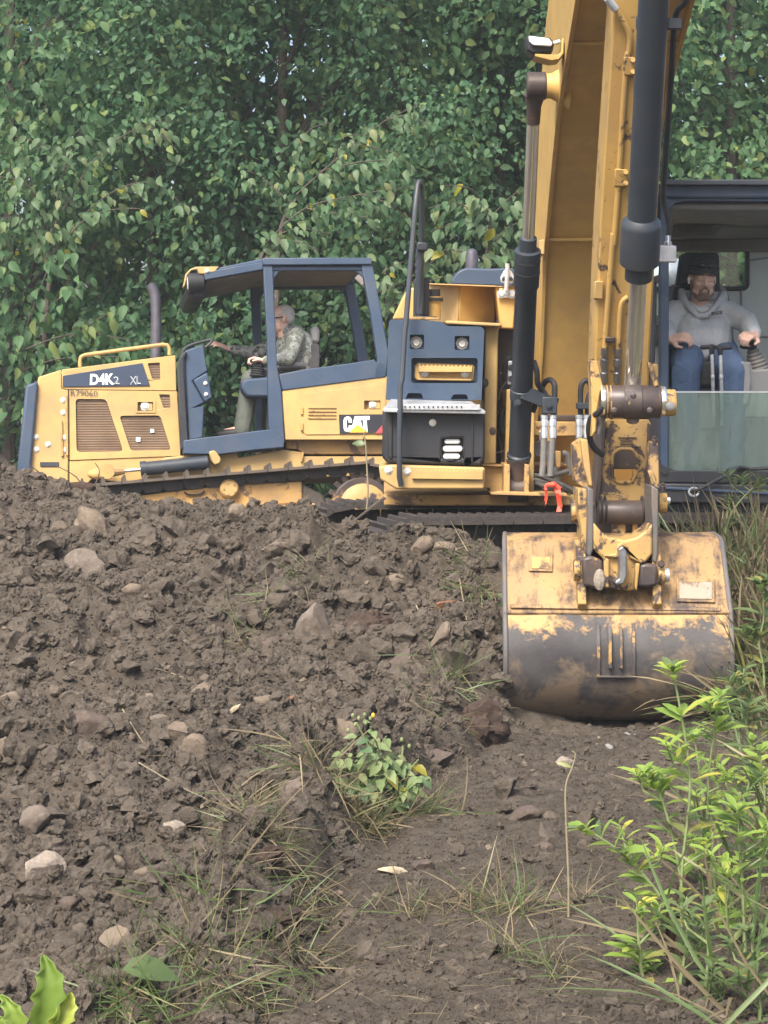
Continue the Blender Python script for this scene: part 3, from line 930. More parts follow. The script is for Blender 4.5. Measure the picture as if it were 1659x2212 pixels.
for (x, y, s) in ((1003, 1440, 30), (1105, 1378, 26)):
    m = MB(); q = DZ(.132)(*c1(x, y)); m.box((q.x - s * .0006, q.y - .004, q.z - s * .0005), (q.x + s * .0006, q.y + .006, q.z + s * .0007)); m.build('warning_sticker', M['white'], side)
for q in (lt,):
    dprism('latch', rr(*c1(1030, 1172), *c1(1108, 1230), 1), .125, .15, M['yellow'], .003, side)
    dbolt([c1(1052, 1197)], .125, .026, side)
    dplate('latch_frame', rr(*c1(984, 1158), *c1(1130, 1245), 1.5), [lt], .112, .006, M['yellow'], .002, side)
dprism('hinge', P(c1, [(472, 1115), (490, 1115), (496, 1555), (478, 1557)]), .098, .112, M['yellow_dirty'], .004)
dprism('hinge_guard', P(c1, [(440, 1300), (452, 1300), (462, 1560), (446, 1565)]), .095, .113, M['yellow_dirty'], .004)
dbolt(P(c1, [(458, 1152), (460, 1242), (260, 1420), (263, 1510), (348, 1473), (470, 1425), (472, 1515)]), .114, .017)
dprism('label_plate', P(c1, [(290, 1602), (427, 1602), (428, 1636), (292, 1636)]), .106, .112, M['cyl_black'], .002)
dprism('decal_panel', P(c1, [(455, 976), (1034, 883), (1088, 1048), (455, 1055)]), .108, .117, M['decal'], .002)
lettering('lettering', 'D4K', P(c1, [(652, 1043), (832, 1040), (826, 958), (655, 962)]), DZ(.104), Vector(), M['white'], dz_root, .035)
def outline_text(body, quad):
    lettering('lettering', body, quad, DZ(.1042), Vector(), M['white'], dz_root, .012)
    q = [Vector(a) for a in quad]; c = sum(q, Vector((0, 0))) / 4
    lettering('lettering', body, quad, DZ(.1025), Vector(), M['decal'], dz_root, -.018)
outline_text('2', P(c1, [(824, 1040), (868, 1040), (866, 976), (826, 976)]))
outline_text('XL', P(c1, [(938, 1040), (1022, 1037), (1018, 978), (940, 980)]))
lettering('lettering', 'R79060', P(c1, [(512, 1122), (708, 1126), (708, 1086), (512, 1078)]), DZ(.1085), Vector(), M['dark_print'], dz_root, -.002)

# handrail, exhaust
dtube('handrail', P(c1, [(581, 912), (581, 865), (588, 838), (618, 825), (900, 787), (1180, 750), (1215, 754), (1229, 775), (1230, 826)]), .2, .017, M['yellow'])
ex = DZ(.55)
m = MB()
pts = [ex(*c1(*p)) for p in ((1130, 900), (1133, 620), (1132, 480), (1130, 425), (1118, 370), (1092, 312))]
m.tube(pts, .047, 14, smooth=4)
m.build('exhaust_stack', M['stack'], dz_root)

# frames of the open cab: near and far side
def cab_frame(k):
    vo = 1.12 * k
    off = DV * vo
    def pr(name, pts, v0, v1, mat='slate', bev=.008):
        q = DZ(v0); fr = [q(*p) + off for p in pts]
        mm = MB(); mm.prism(fr, [p + DV * (v1 - v0) for p in fr])
        return mm.build(name, M[mat], dz_root, bevel=bev)
    pr('front_post', P(c2, [(618, 160), (688, 160), (700, 430), (722, 900), (735, 980), (752, 1070), (776, 1440), (690, 1444), (660, 1340), (650, 700)]), -.03, .05)
    pr('rear_post', P(c2, [(1332, 160), (1412, 160), (1530, 800), (1512, 985), (1420, 990), (1452, 850), (1400, 520)]), -.03, .05)
    pr('top_beam', P(c2, [(617, 120), (1405, 118), (1412, 168), (618, 172)]), -.05, .06)
    pr('top_rail', P(c2, [(680, 180), (1345, 180), (1352, 212), (684, 212)]), -.01, .05)
    pr('roof_beam', P(c2, [(190, 222), (618, 150), (620, 205), (195, 282)]), -.04, .06)
    for pts in ([(684, 205), (790, 205), (735, 225), (705, 262), (690, 330)], [(1240, 205), (1350, 205), (1372, 330), (1345, 262), (1300, 225)]):
        pr('corner_gusset', P(c2, pts), .0, .03)
    if k == 0:
        pr('window_sill', P(c2, [(735, 965), (915, 930), (1290, 880), (1428, 856), (1440, 880), (1515, 880), (1512, 985), (760, 1083)]), -.03, .06)
        pr('door_sill', P(c2, [(42, 1445), (180, 1425), (300, 1412), (600, 1372), (690, 1364), (776, 1440), (770, 1497), (560, 1515), (300, 1548), (40, 1542)]), -.04, .08)
        pr('cowl_edge', P(c2, [(0, 870), (42, 800), (70, 805), (44, 850), (48, 1000), (76, 1445), (42, 1500), (20, 1520)]), -.02, .05, 'black')
    else:
        pr('window_sill', P(c2, [(735, 965), (1428, 880), (1515, 880), (1512, 985), (760, 1083)]), -.03, .06)
cab_frame(0); cab_frame(1)
# dash cowl and console
dprism('dash_cowl', P(c2, [(50, 795), (182, 748), (218, 940), (106, 1012), (195, 1170), (125, 1205), (190, 1195), (182, 1425), (76, 1445)]), .02, 1.05, M['slate'], .015)
dprism('dash_bracket', P(c2, [(112, 1008), (215, 950), (252, 1135), (196, 1168)]), .0, .3, M['slate'], .012)
dbolt(P(c2, [(200, 1030), (205, 1110)]), -.002, .012)
dtube('dash_rail', P(c2, [(20, 860), (44, 790), (100, 752), (240, 716), (232, 742), (200, 770)]), .05, .014, M['black'], smooth=3)
# roof and its dark lining
dprism('roof', P(c2, [(150, 190), (300, 190), (618, 124), (1400, 122), (1400, 150), (622, 158), (300, 232), (190, 262), (140, 250)]), .0, 1.16, M['slate'], .01)
dprism('headliner', P(c2, [(200, 268), (310, 240), (625, 166), (1345, 166), (1345, 195), (640, 205), (400, 265), (205, 300)]), .03, 1.1, M['ceiling'], .01)
dprism('headliner_rib', P(c2, [(620, 165), (1340, 165), (1360, 300), (1340, 330), (1250, 240), (760, 240), (640, 300)]), 1.06, 1.12, M['ceiling'], .01)
for (va, vb) in ((-.04, .06), (1.0, 1.1)):
    lh = dprism('lamp_housing', P(c2, [(38, 330), (58, 235), (92, 200), (132, 184), (300, 182), (256, 240), (152, 236), (140, 205), (100, 212), (72, 245), (52, 330)]), va, vb, M['yellow'], .008)
    m = MB(); q = DZ(va + .05)(*c2(118, 300)); m.spin(q + DU * -.0, DU, [(-.08, .07), (0, .085), (.05, .088), (.055, .075)], 20); m.build('work_lamp', M['black'], lh)
    m = MB(); m.spin(q, DU, [(.05, .074), (.062, .05)], 20); m.build('lamp_lens', M['white_lens'], lh)
    dbolt([c2(212, 213)], va - .002, .014, lh)
dprism('visor', P(c2, [(60, 330), (100, 300), (200, 270), (205, 410), (160, 425), (85, 420)]), .06, 1.0, M['black'], .03)
# rear body
rear = dprism('rear_body', P(c2, [(775, 1100), (1510, 1000), (1640, 985), (1640, 1435), (795, 1435)]), .03, 1.1, M['yellow'], .01)
lt2 = rr(*c2(1353, 1156), *c2(1472, 1220), 1)
rd = dplate('rear_side_panel', P(c2, [(760, 1090), (772, 1080), (1512, 982), (1640, 965), (1640, 1440), (782, 1440)]), [lt2], -.02, .04, M['yellow'])
dprism('latch', rr(*c2(1388, 1160), *c2(1470, 1216), .8), -.015, .01, M['yellow'], .003, rd)
dbolt([c2(1413, 1187)], -.016, .022, rd)
acc = dplate('access_door', rounded(P(c2, [(898, 1112), (1490, 1036), (1508, 1120), (1508, 1398), (925, 1403), (905, 1370)]), 6), [lt2], -.029, .012, M['yellow'], .003)
for i, y in enumerate((1210, 1236, 1261, 1285)):
    dprism('louvre', P(c2, [(950, y - 7), (1146, y - 7), (1152, y), (1146, y + 3), (955, y + 3), (946, y)]), -.04, -.027, M['yellow_dirty'], .002, acc)
for y in (1230, 1345):
    dprism('hinge', P(c2, [(893, y - 28), (909, y - 28), (909, y + 28), (893, y + 28)]), -.045, -.025, M['yellow_dirty'], .003, acc)
cat_ = dprism('logo_plate', P(c2, [(1170, 1258), (1560, 1255), (1560, 1389), (1176, 1395)]), -.036, -.0295, M['black'], .0)
def dflat(name, polys, v, mat, parent):
    m = MB()
    for p in polys:
        q = DZ(v)
        m.add([q(*a) for a in p], [list(range(len(p)))])
    return m.build(name, M[mat], parent, smooth=False)
Cc = P(c2, [(1232, 1384), (1212, 1376), (1204, 1358), (1203, 1300), (1210, 1280), (1230, 1270), (1250, 1275), (1262, 1290), (1264, 1316), (1240, 1316), (1239, 1299), (1230, 1294), (1226, 1302), (1227, 1352), (1233, 1360), (1240, 1352), (1241, 1336), (1266, 1336), (1266, 1360), (1256, 1377)])
Aa = P(c2, [(1254, 1384), (1284, 1270), (1318, 1269), (1350, 1382)])
Tt = P(c2, [(1318, 1269), (1392, 1268), (1392, 1296), (1370, 1296), (1378, 1381), (1350, 1382), (1344, 1297), (1326, 1297)])
dflat('logo_letters', [Cc], -.0375, 'white', cat_); dflat('logo_letters', [Aa], -.0376, 'white', cat_); dflat('logo_letters', [Tt], -.0377, 'white', cat_)
dflat('logo_triangle', [P(c2, [(1244, 1388), (1303, 1329), (1384, 1387)])], -.0386, 'yellow_print', cat_)
dflat('logo_wedge', [P(c2, [(1434, 1394), (1486, 1332), (1560, 1330), (1560, 1391)])], -.0378, 'red_print', cat_)
# belly and frame below
dprism('belly_plate', P(c2, [(782, 1440), (1640, 1440), (1640, 1545), (920, 1545), (870, 1510), (790, 1505)]), .1, 1.0, M['yellow_dirty'], .01)  # dirty yellow also stands in for the shade under the side panel
dprism('main_frame', P(c2, [(-100, 1570), (120, 1545), (430, 1520), (440, 1570), (500, 1560), (760, 1510), (905, 1530), (915, 1560), (1640, 1560), (1640, 1700), (-250, 1740)]), .08, 1.0, M['yellow'], .01)
dprism('lower_frame', P(c1, [(504, 1592), (1210, 1560), (1215, 1585), (1390, 1560), (1430, 1640), (900, 1760), (670, 1725), (504, 1900)]), .13, 1.0, M['yellow'], .01)
dprism('frame_rib', P(c2, [(900, 1530), (918, 1530), (905, 1600), (893, 1600)]), .05, .12, M['yellow_dirty'], .004)
# lift cylinder
v = -.02
m = MB(); A, B = DZ(v)(*c1(1020, 1655)), DZ(v)(*c1(1505, 1604)); ax = (B - A)
m.spin(A, ax, [(-.0, .066), (.05, .066), (.051, .058), (ax.length, .058), (ax.length + .01, .05)], 18); m.build('lift_cylinder', M['cyl_black'], dz_root)
m = MB(); m.cyl(DZ(v)(*c1(880, 1668)), A, .016); m.build('lift_rod', M['chrome'], dz_root)
m = MB(); e = DZ(v)(*c1(775, 1672)); m.spin(e - DV * .05, DV, [(0, .065), (.1, .065)], 18); m.tube([e, DZ(v)(*c1(905, 1664))], [.055, .03], 10); m.ell(DZ(v)(*c1(720, 1690)), (.10, .05, .05)); m.build('rod_eye', M['yellow_dirty'], dz_root)
m = MB(); a_, b_ = DZ(-.08)(*c1(1545, 1545)), DZ(-.08)(*c1(1575, 1585))
m.prism([DZ(-.09)(*p) for p in rounded(P(c1, [(1515, 1525), (1560, 1515), (1605, 1575), (1600, 1610), (1560, 1625), (1540, 1600)]), 5)], [DZ(-.09)(*p) + DV * .12 for p in rounded(P(c1, [(1515, 1525), (1560, 1515), (1605, 1575), (1600, 1610), (1560, 1625), (1540, 1600)]), 5)])
m.build('cylinder_pivot', M['yellow'], dz_root, bevel=.01)
# ---- tracks
TV0, TV1 = -.50, -.05
p1_, p2_ = uw(DZ(TV0)(*c2(1400, 1592))), uw(DZ(TV0)(*c1(800, 1748)))
A2 = Vector(uw(DZ(-.28)(*c2(1325, 1945)))); q1, q2 = Vector(p1_), Vector(p2_)
ut = (q2 - q1).normalized(); nu = Vector((-ut.y, ut.x));
if nu.y < 0: nu = -nu
R_ = (q1 - A2).dot(nu)
LEN = 2.3
def loop_pt(s):
    """point, tangent on the stadium loop (u,w): s from 0"""
    per = math.pi * R_
    tot = 2 * LEN + 2 * per
    s = s % tot
    if s < LEN: return A2 + ut * s + nu * R_, ut, nu
    s -= LEN
    if s < per:
        a = s / R_; n = nu * math.cos(a) + ut * math.sin(a); return A2 + ut * LEN + n * R_, Vector((n.y, -n.x)) * (1 if ut.x * nu.y - ut.y * nu.x < 0 else -1), n
    s -= per
    if s < LEN: return A2 + ut * (LEN - s) - nu * R_, -ut, -nu
    s -= LEN
    a = s / R_; n = -nu * math.cos(a) - ut * math.sin(a); return A2 + n * R_, ut, n
def shoe_mesh(name, w, pitch, th, gro, ng, mat):
    b = MB(); b.box((-pitch * .49, 0, -th), (pitch * .49, w, 0))
    for g in range(ng):
        x = (-pitch * .38 + pitch * .76 * (g / (ng - 1))) if ng > 1 else -pitch * .36
        b.hexa([(x - .016, 0.004, -.002), (x + .016, 0.004, -.002), (x + .016, w - .004, -.002), (x - .016, w - .004, -.002), (x - .007, .004, gro), (x + .007, .004, gro), (x + .007, w - .004, gro), (x - .007, w - .004, gro)])
    me = bpy.data.meshes.new(name); me.from_pydata(b.v, [], b.f); me.materials.append(mat); return me
dz_shoe = shoe_mesh('track_shoe', TV1 - TV0, .168, .022, .05, 1, M['track'])
lb = MB()
prof = [(-.084, -.03), (-.084, -.075), (-.06, -.105), (.06, -.105), (.084, -.075), (.084, -.03)]
lb.prism([(a, 0, b) for a, b in prof], [(a, .035, b) for a, b in prof])
for xx in (-.05, .05): lb.spin((xx, .0, -.066), (0, -1, 0), [(0, .026), (.012, .026), (.013, .016)], 10)
lme = bpy.data.meshes.new('track_link'); lme.from_pydata([tuple(q) for q in lb.v], [], lb.f); lme.materials.append(M['track_dark'])
TOT = 2 * LEN + 2 * math.pi * R_
NS = int(TOT / .170)
for side_v in (0, 1.72):
    for i in range(NS):
        p, t, n = loop_pt(i * TOT / NS)
        T3 = (DU * t.x + DW * t.y).normalized(); N3 = (DU * n.x + DW * n.y).normalized()
        Rm = Matrix((T3, DV, N3)).transposed()
        if Rm.determinant() < 0: Rm = Matrix((-T3, DV, N3)).transposed()
        MM = Matrix.Translation(UVW(p.x, TV0 + side_v, p.y)) @ Rm.to_4x4()
        inst(dz_shoe, 'track_shoe', dz_root, MM)
        if side_v == 0:
            inst(lme, 'track_link', dz_root, MM @ Matrix.Translation((0, .13, 0)))
spk = MB(); Sc = UVW(A2.x, -.42, A2.y)
spk.spin(Sc, DV, [(0, .20), (.0, R_ - .13), (.02, R_ - .12), (.12, R_ - .12)], 40)
for i in range(23):
    a = 2 * math.pi * i / 23; d_ = DU * math.cos(a) + DW * math.sin(a); t_ = DV.cross(d_)
    spk.bar(Sc + d_ * (R_ - .15) + DV * .05, Sc + d_ * (R_ - .075) + DV * .05, .045, .05, DV)
spo = spk.build('sprocket', M['greasy'], dz_root, bevel=.004)
hb = MB(); hb.spin(Sc - DV * .02, -DV, [(0, .205), (.03, .205), (.05, .18), (.07, .12), (.075, .01)], 30); hb.build('sprocket_hub', M['worn_yellow'], spo)
for i in range(14):
    a = 2 * math.pi * i / 14; hbm = MB(); hbm.spin(Sc - DV * .045 + (DU * math.cos(a) + DW * math.sin(a)) * .17, -DV, [(0, .016), (.025, .014)], 6); hbm.build('bolt', M['worn_yellow'], spo)
cr = DZ(-.42)(*c2(375, 1795))
m = MB(); m.spin(cr, DV, [(-.02, .062), (0, .078), (.15, .078)], 24); cro = m.build('carrier_roller', M['yellow'], dz_root)
for i in range(5):
    a = 2 * math.pi * i / 5; m = MB(); m.spin(cr - DV * .021 + (DU * math.cos(a) + DW * math.sin(a)) * .05, -DV, [(0, .009), (.008, .009)], 6); m.build('bolt', M['yellow_dirty'], cro)
dprism('track_frame', P(c2, [(-900, 1930), (0, 1810), (300, 1775), (905, 1742), (912, 1905), (500, 1935), (-900, 2080)]), -.36, -.12, M['yellow_dirty'], .02)
dprism('track_guard', P(c2, [(-900, 2000), (0, 1960), (560, 1925), (1000, 1900), (1010, 2030), (0, 2100), (-900, 2150)]), -.44, -.2, M['yellow'], .015)
dprism('roller_frame', P(c2, [(905, 1760), (1060, 1840), (1100, 1990), (905, 2000)]), -.34, -.14, M['track'], .02)
m = MB(); q = DZ(-.38)(*c2(120, 1815)); m.tube([q + DU * .08 * math.cos(a) + DW * -.03 * math.sin(a) for a in [math.pi * i / 8 for i in range(9)]], .008, 6); m.build('grease_hose', M['rubber'], dz_root)
# idler at the front
m = MB(); fi = UVW(A2.x + ut.x * LEN, -.36, A2.y + ut.y * LEN); m.spin(fi, DV, [(0, .1), (0, R_ - .14), (.18, R_ - .14)], 32); m.build('front_idler', M['track'], dz_root)
# seat, lever, floor
dprism('cab_floor', P(c2, [(60, 1440), (690, 1364), (775, 1420), (770, 1460), (60, 1520)]), .08, 1.05, M['black'], .01)
sb = dprism('seat_back', rounded(P(c2, [(968, 740), (1032, 745), (1030, 905), (1000, 1010), (880, 1010), (940, 905)]), 8), .4, .8, M['seat'], .03)
dprism('headrest', rounded(P(c2, [(966, 625), (1010, 612), (1032, 640), (1030, 735), (968, 738)]), 8), .48, .72, M['grey_dark'], .03, sb)
dprism('seat_cushion', rounded(P(c2, [(560, 1010), (940, 985), (1000, 1010), (990, 1110), (600, 1110)]), 8), .38, .82, M['seat'], .03)
dprism('seat_base', P(c2, [(640, 1110), (960, 1110), (960, 1400), (640, 1400)]), .42, .78, M['black'], .01)
con = dprism('side_console', rounded(P(c2, [(475, 1000), (640, 985), (760, 985), (760, 1135), (500, 1128), (458, 1060)]), 10), .22, .40, M['slate_plastic'], .02)
m = MB(); q = DZ(.30)(*c2(575, 985)); q2_ = DZ(.30)(*c2(585, 880)); ax = q2_ - q
pf = []
for i in range(13): pf.append((ax.length * i / 12, .062 - .026 * i / 12 + (.008 if i % 2 else -.002)))
m.spin(q, ax, pf, 16); m.build('bellows', M['rubber'], con)
m = MB(); m.cap(q2_, .026, q2_ + DW * .06 + DU * .01, .032); m.build('joystick', M['rubber'], con)
dtube('armrest', P(c2, [(740, 915), (860, 900), (930, 905)]), .28, .028, M['seat'], sb)
dprism('pedal', P(c2, [(300, 1370), (335, 1362), (345, 1400), (310, 1410)]), .45, .6, M['cyl_black'], .01)
# the lone weed growing up against the panel stands nearer (see plants)

# ------------------------------------------------------------------ people
def hand(m, wr, d, up, size=1.0, curl=.7, thumb=1, spread=.16):
    """palm, four bent fingers of unequal length and a thumb leaving the side of the palm"""
    d = Vector(d).normalized(); up = Vector(up); sd = d.cross(up).normalized(); up = sd.cross(d).normalized()
    S = size
    for i in range(4):
        o = (i - 1.5) * .021 * S
        kn = wr + d * (.085 - abs(i - 1.3) * .004) * S + sd * o * thumb
        m.cap(wr + sd * o * .6 * thumb + d * .012 * S, .017 * S, kn, .0125 * S, 8)
        L = (.040, .045, .042, .032)[i] * S
        p = kn; a = curl * .5
        fd = (d + sd * (i - 1.5) * spread * .25 * thumb).normalized()
        for k in range(3):
            dr = (fd * math.cos(a) - up * math.sin(a))
            q = p + dr * L * (1, .72, .55)[k]
            m.cap(p, (.0105, .0095, .0085)[k] * S, q, (.0095, .0085, .0075)[k] * S, 8)
            p = q; a += curl * 1.05
    b = wr + d * .025 * S - sd * .028 * S * thumb - up * .004
    t1 = b + (d * .6 - sd * .75 * thumb - up * .3).normalized() * .042 * S
    t2 = t1 + (d * .9 - sd * .05 * thumb - up * .45).normalized() * .032 * S
    m.cap(wr + d * .015 * S - sd * .01 * thumb * S, .018 * S, t1, .0125 * S, 8); m.cap(t1, .0115 * S, t2, .009 * S, 8)
def head_prims(m, hc, R, S=1.0):
    """adult head looking along local -Y"""
    def e(c, r): m.ell(hc + R @ (Vector(c) * S), tuple(x * S for x in r), R, 16, 12)
    def cp(a, ra, b, rb): m.cap(hc + R @ (Vector(a) * S), ra * S, hc + R @ (Vector(b) * S), rb * S)
    e((0, .022, .035), (.076, .095, .090)); e((0, -.028, -.022), (.066, .070, .092)); e((0, -.04, -.082), (.054, .052, .042))
    e((0, -.072, -.108), (.026, .022, .018)); e((0, -.01, .05), (.07, .09, .07))
    cp((0, -.094, .012), .010, (0, -.116, -.030), .0135); e((.013, -.106, -.034), (.009, .011, .008)); e((-.013, -.106, -.034), (.009, .011, .008))
    for s in (-1, 1):
        cp((s * .014, -.091, .022), .010, (s * .046, -.080, .020), .009)
        e((s * .041, -.070, -.026), (.024, .022, .020)); e((s * .030, -.0845, -.002), (.0155, .010, .009))
        e((s * .080, .012, -.006), (.009, .021, .033)); e((s * .074, .005, -.006), (.014, .014, .02))
        e((s * .052, -.02, -.075), (.018, .035, .03))
    e((0, -.0975, -.063), (.023, .010, .006)); e((0, -.0955, -.074), (.020, .0105, .0065))
    cp((0, .012, -.07), .054, (0, .035, -.20), .060)

# dozer operator, seen from the side, looking towards the blade
dm = empty('person', DZ(.55)(*c2(850, 1010)), 'person with grey hair and dark glasses in camouflage shirt, driving the bulldozer', 'person')
S1 = 1.0
hv = .56
Rh = Matrix(((DU * -1), DV, DW)).transposed()           # local x=-u, y=v, z=w
Rh = Matrix((DV, -DU, DW)).transposed()                  # local -Y looks along +u (forward)
hc = DZ(hv)(*c2(752, 566))
def Q(x, y, v): return DZ(v)(*c2(x, y))
b = MB()
head_prims(b, hc, Rh @ Matrix.Rotation(math.radians(-4), 3, 'X'), 1.0)
sh_n, sh_f = Q(860, 705, .36), Q(835, 715, .78)
el_n, wr_n = Q(800, 850, .27), Q(625, 868, .28)
el_f, wr_f = Q(560, 815, .82), Q(368, 782, .72)
hip = Q(880, 985, .56)
b.cap(Q(840, 720, .56), .10, hip, .12); b.cap(Q(850, 700, .42), .07, Q(850, 700, .70), .07)
for (s, e_, w_) in ((sh_n, el_n, wr_n), (sh_f, el_f, wr_f)):
    b.cap(s, .050, e_, .040); b.cap(e_, .038, w_, .027)
hand(b, wr_n, Q(560, 850, .30) - wr_n, DW - DU * .2, 1.05, 1.1, 1)
hand(b, wr_f, Q(250, 722, .66) - wr_f, DW + DV * -.6, 1.05, .35, -1)
for dv_ in (.44, .68):
    kn = Q(530, 1000, dv_); an = Q(480, 1360, dv_)
    b.cap(hip + DV * (dv_ - .56), .075, kn, .055); b.cap(kn, .05, an, .035); b.cap(an, .035, an + DU * .16 - DW * .02, .03)
fuse('body', b, .0066, M['skin'], dm)
b = MB()
b.cap(Q(845, 700, .56), .115, Q(870, 960, .56), .155); b.cap(Q(855, 695, .40), .085, Q(850, 695, .72), .085); b.cap(Q(800, 760, .56), .11, Q(840, 900, .56), .14)
b.ell(Q(905, 830, .56), (.13, .2, .22))
b.cap(Q(790, 660, .56), .070, Q(830, 700, .56), .10)
for (s, e_, w_) in ((sh_n, el_n, wr_n), (sh_f, el_f, wr_f)):
    b.cap(s, .082, e_, .066); b.cap(e_, .064, w_.lerp(e_, .10), .042)
fuse('shirt', b, .008, M['camo'], dm, 3)
b = MB()
b.cap(hip + DV * .10, .125, hip - DV * .10, .125)
for dv_ in (.44, .68):
    kn = Q(530, 1000, dv_); an = Q(470, 1370, dv_)
    b.cap(hip + DV * (dv_ - .56), .105, kn, .085); b.cap(kn, .085, kn.lerp(an, .5), .082); b.cap(kn.lerp(an, .5), .082, an, .078)
fuse('trousers', b, .009, M['camo_dark'], dm, 3)
b = MB()
for dv_ in (.44, .68):
    an = Q(470, 1385, dv_); b.cap(an, .05, an + DU * .2 - DW * .015, .045); b.cap(an, .05, an + DW * .1, .05)
fuse('boots', b, .008, M['track_dark'], dm, 2)
b = MB(); b.ell(hc + Rh @ Vector((0, .032, .046)), (.078, .092, .084), Rh); b.ell(hc + Rh @ Vector((0, .062, .005)), (.069, .056, .060), Rh); b.cap(hc + Rh @ Vector((-.074, -.015, .03)), .012, hc + Rh @ Vector((-.076, -.018, -.012)), .009); b.cap(hc + Rh @ Vector((.074, -.015, .03)), .012, hc + Rh @ Vector((.076, -.018, -.012)), .009)
fuse('hair', b, .006, M['grey_hair'], dm, 2)
b = MB()
for s in (-1, 1):
    b.ell(hc + Rh @ Vector((s * .032, -.098, .002)), (.024, .007, .015), Rh, 14, 8)
    b.tube([hc + Rh @ Vector(p) for p in ((s * .05, -.092, .006), (s * .078, -.05, .006), (s * .084, .01, .008))], .005, 6)
b.tube([hc + Rh @ Vector(p) for p in ((-.02, -.103, .006), (.02, -.103, .006))], .004, 6)
b.build('glasses', M['lens_dark'], dm)
# ------------------------------------------------------------------ excavator
ex_root = empty('excavator', (1.4, 15.2, .05), 'large yellow tracked excavator facing the camera with its worn bucket resting on the ground', 'excavator')
def xprism(name, pts, Y0, Y1, mat, bev=.008, parent=None, **k):
    fr = [W(p[0], p[1], Y0) for p in pts]
    m = MB(); m.prism(fr, [p + Vector((0, Y1 - Y0, 0)) for p in fr])
    return m.build(name, M[mat], parent or ex_root, bevel=bev, **k)
def xplate(name, pts, holes, Y0, th, mat, bev=.006, parent=None):
    m = MB(); m.plate(pts, holes, EX(Y0), Vector((0, th, 0)))
    return m.build(name, M[mat], parent or ex_root, bevel=bev)
def xtube(name, c, pts, Ys, r, mat, parent=None, n=10, smooth=4):
    if not isinstance(Ys, (list, tuple)): Ys = [Ys] * len(pts)
    m = MB(); m.tube([W(*c(*p), Y) for p, Y in zip(pts, Ys)], r, n, smooth=smooth)
    return m.build(name, M[mat], parent or ex_root)
def xbolt(c, pts, Y, r=.014, parent=None, mat='bolt', h=.014):
    for p in pts:
        m = MB(); m.spin(W(*c(*p), Y), (0, -1, 0), [(0, r * 1.6), (h * .25, r * 1.6), (h * .26, r), (h, r * .9)], 8)
        m.build('bolt', M[mat], parent or ex_root)
def box(name, a, b, mat, bev=.01, parent=None):
    m = MB(); m.box(a, b); return m.build(name, M[mat], parent or ex_root, bevel=bev)

# ---- tracks, turned a little against the upper body
TA = math.radians(11)
TX, TY = Vector((math.cos(TA), math.sin(TA), 0)), Vector((-math.sin(TA), math.cos(TA), 0))
TC = Vector((1.32, 15.15, .06))
ex_shoe = shoe_mesh('track_shoe', .55, .172, .02, .026, 3, M['track_mud_shade'])
def track(vo, L=2.75, R=.42):
    per = math.pi * R; tot = 2 * L + 2 * per; n = int(tot / .174)
    c = TC + TY * vo + Vector((0, 0, R))
    for i in range(n):
        s = i * tot / n
        if s < L: p, nn = TX * (L / 2 - s) + Vector((0, 0, R)), Vector((0, 0, 1))
        elif s < L + per:
            a = (s - L) / R; nn = Vector((0, 0, 1)) * math.cos(a) - TX * math.sin(a); p = -TX * L / 2 + nn * R
        elif s < 2 * L + per: p, nn = TX * (-L / 2 + s - L - per) - Vector((0, 0, R)), Vector((0, 0, -1))
        else:
            a = (s - 2 * L - per) / R; nn = Vector((0, 0, -1)) * math.cos(a) + TX * math.sin(a); p = TX * L / 2 + nn * R
        t = TY.cross(nn)
        Rm = Matrix((t, TY, nn)).transposed().to_4x4()
        MM = Matrix.Translation(c + p - TY * .275) @ Rm
        inst(ex_shoe, 'track_shoe', ex_root, MM)
        inst(lme, 'track_link', ex_root, MM @ Matrix.Translation((0, .16, 0)))
    m = MB(); m.bar(c - TX * L * .45, c + TX * L * .45, .3, .36); m.build('track_frame', M['track_dark'], ex_root, bevel=.03)
    for s, nm in ((-1, 'front_idler'), (1, 'sprocket')):
        m = MB(); m.spin(c + TX * s * L / 2 - TY * .1, TY, [(0, .1), (0, R - .14), (.2, R - .14), (.2, .1)], 28); m.build(nm, M['track_dark'], ex_root)
track(-1.02); track(1.02)
m = MB(); m.bar(TC + Vector((0, 0, .62)) - TX * .7, TC + Vector((0, 0, .62)) + TX * .7, 1.7, .3); m.build('undercarriage', M['track_dark'], ex_root, bevel=.04)
m = MB(); m.spin(TC + Vector((.0, 0, .74)), (0, 0, 1), [(0, .62), (.05, .62), (.05, .55), (.16, .55)], 40)
for i in range(36):
    a = 2 * math.pi * i / 36; m.spin(TC + Vector((math.cos(a) * .6, math.sin(a) * .6, .79)), (0, 0, 1), [(0, .022), (.03, .022)], 6)
m.build('swing_ring', M['track'], ex_root)

# ---- upper frame
box('deck_plate', (.0, 14.45, .955), (2.6, 17.2, 1.02), 'yellow_dirty')
xprism('deck_edge', P(k2, [(90, 1590), (250, 1580), (980, 1600), (985, 1640), (600, 1632), (95, 1618)]), 14.2, 14.5, 'yellow_dirty', .004)
xprism('deck_block', P(k2, [(0, 1290), (250, 1290), (250, 1590), (90, 1590), (85, 1540), (0, 1540)]), 14.45, 14.9, 'yellow', .006)
xprism('deck_lip', P(k2, [(-10, 1268), (255, 1278), (255, 1292), (-10, 1288)]), 14.40, 14.9, 'yellow_dirty', .004)
box('counterweight', (.05, 16.7, 1.0), (2.55, 17.6, 1.95), 'yellow', .12)
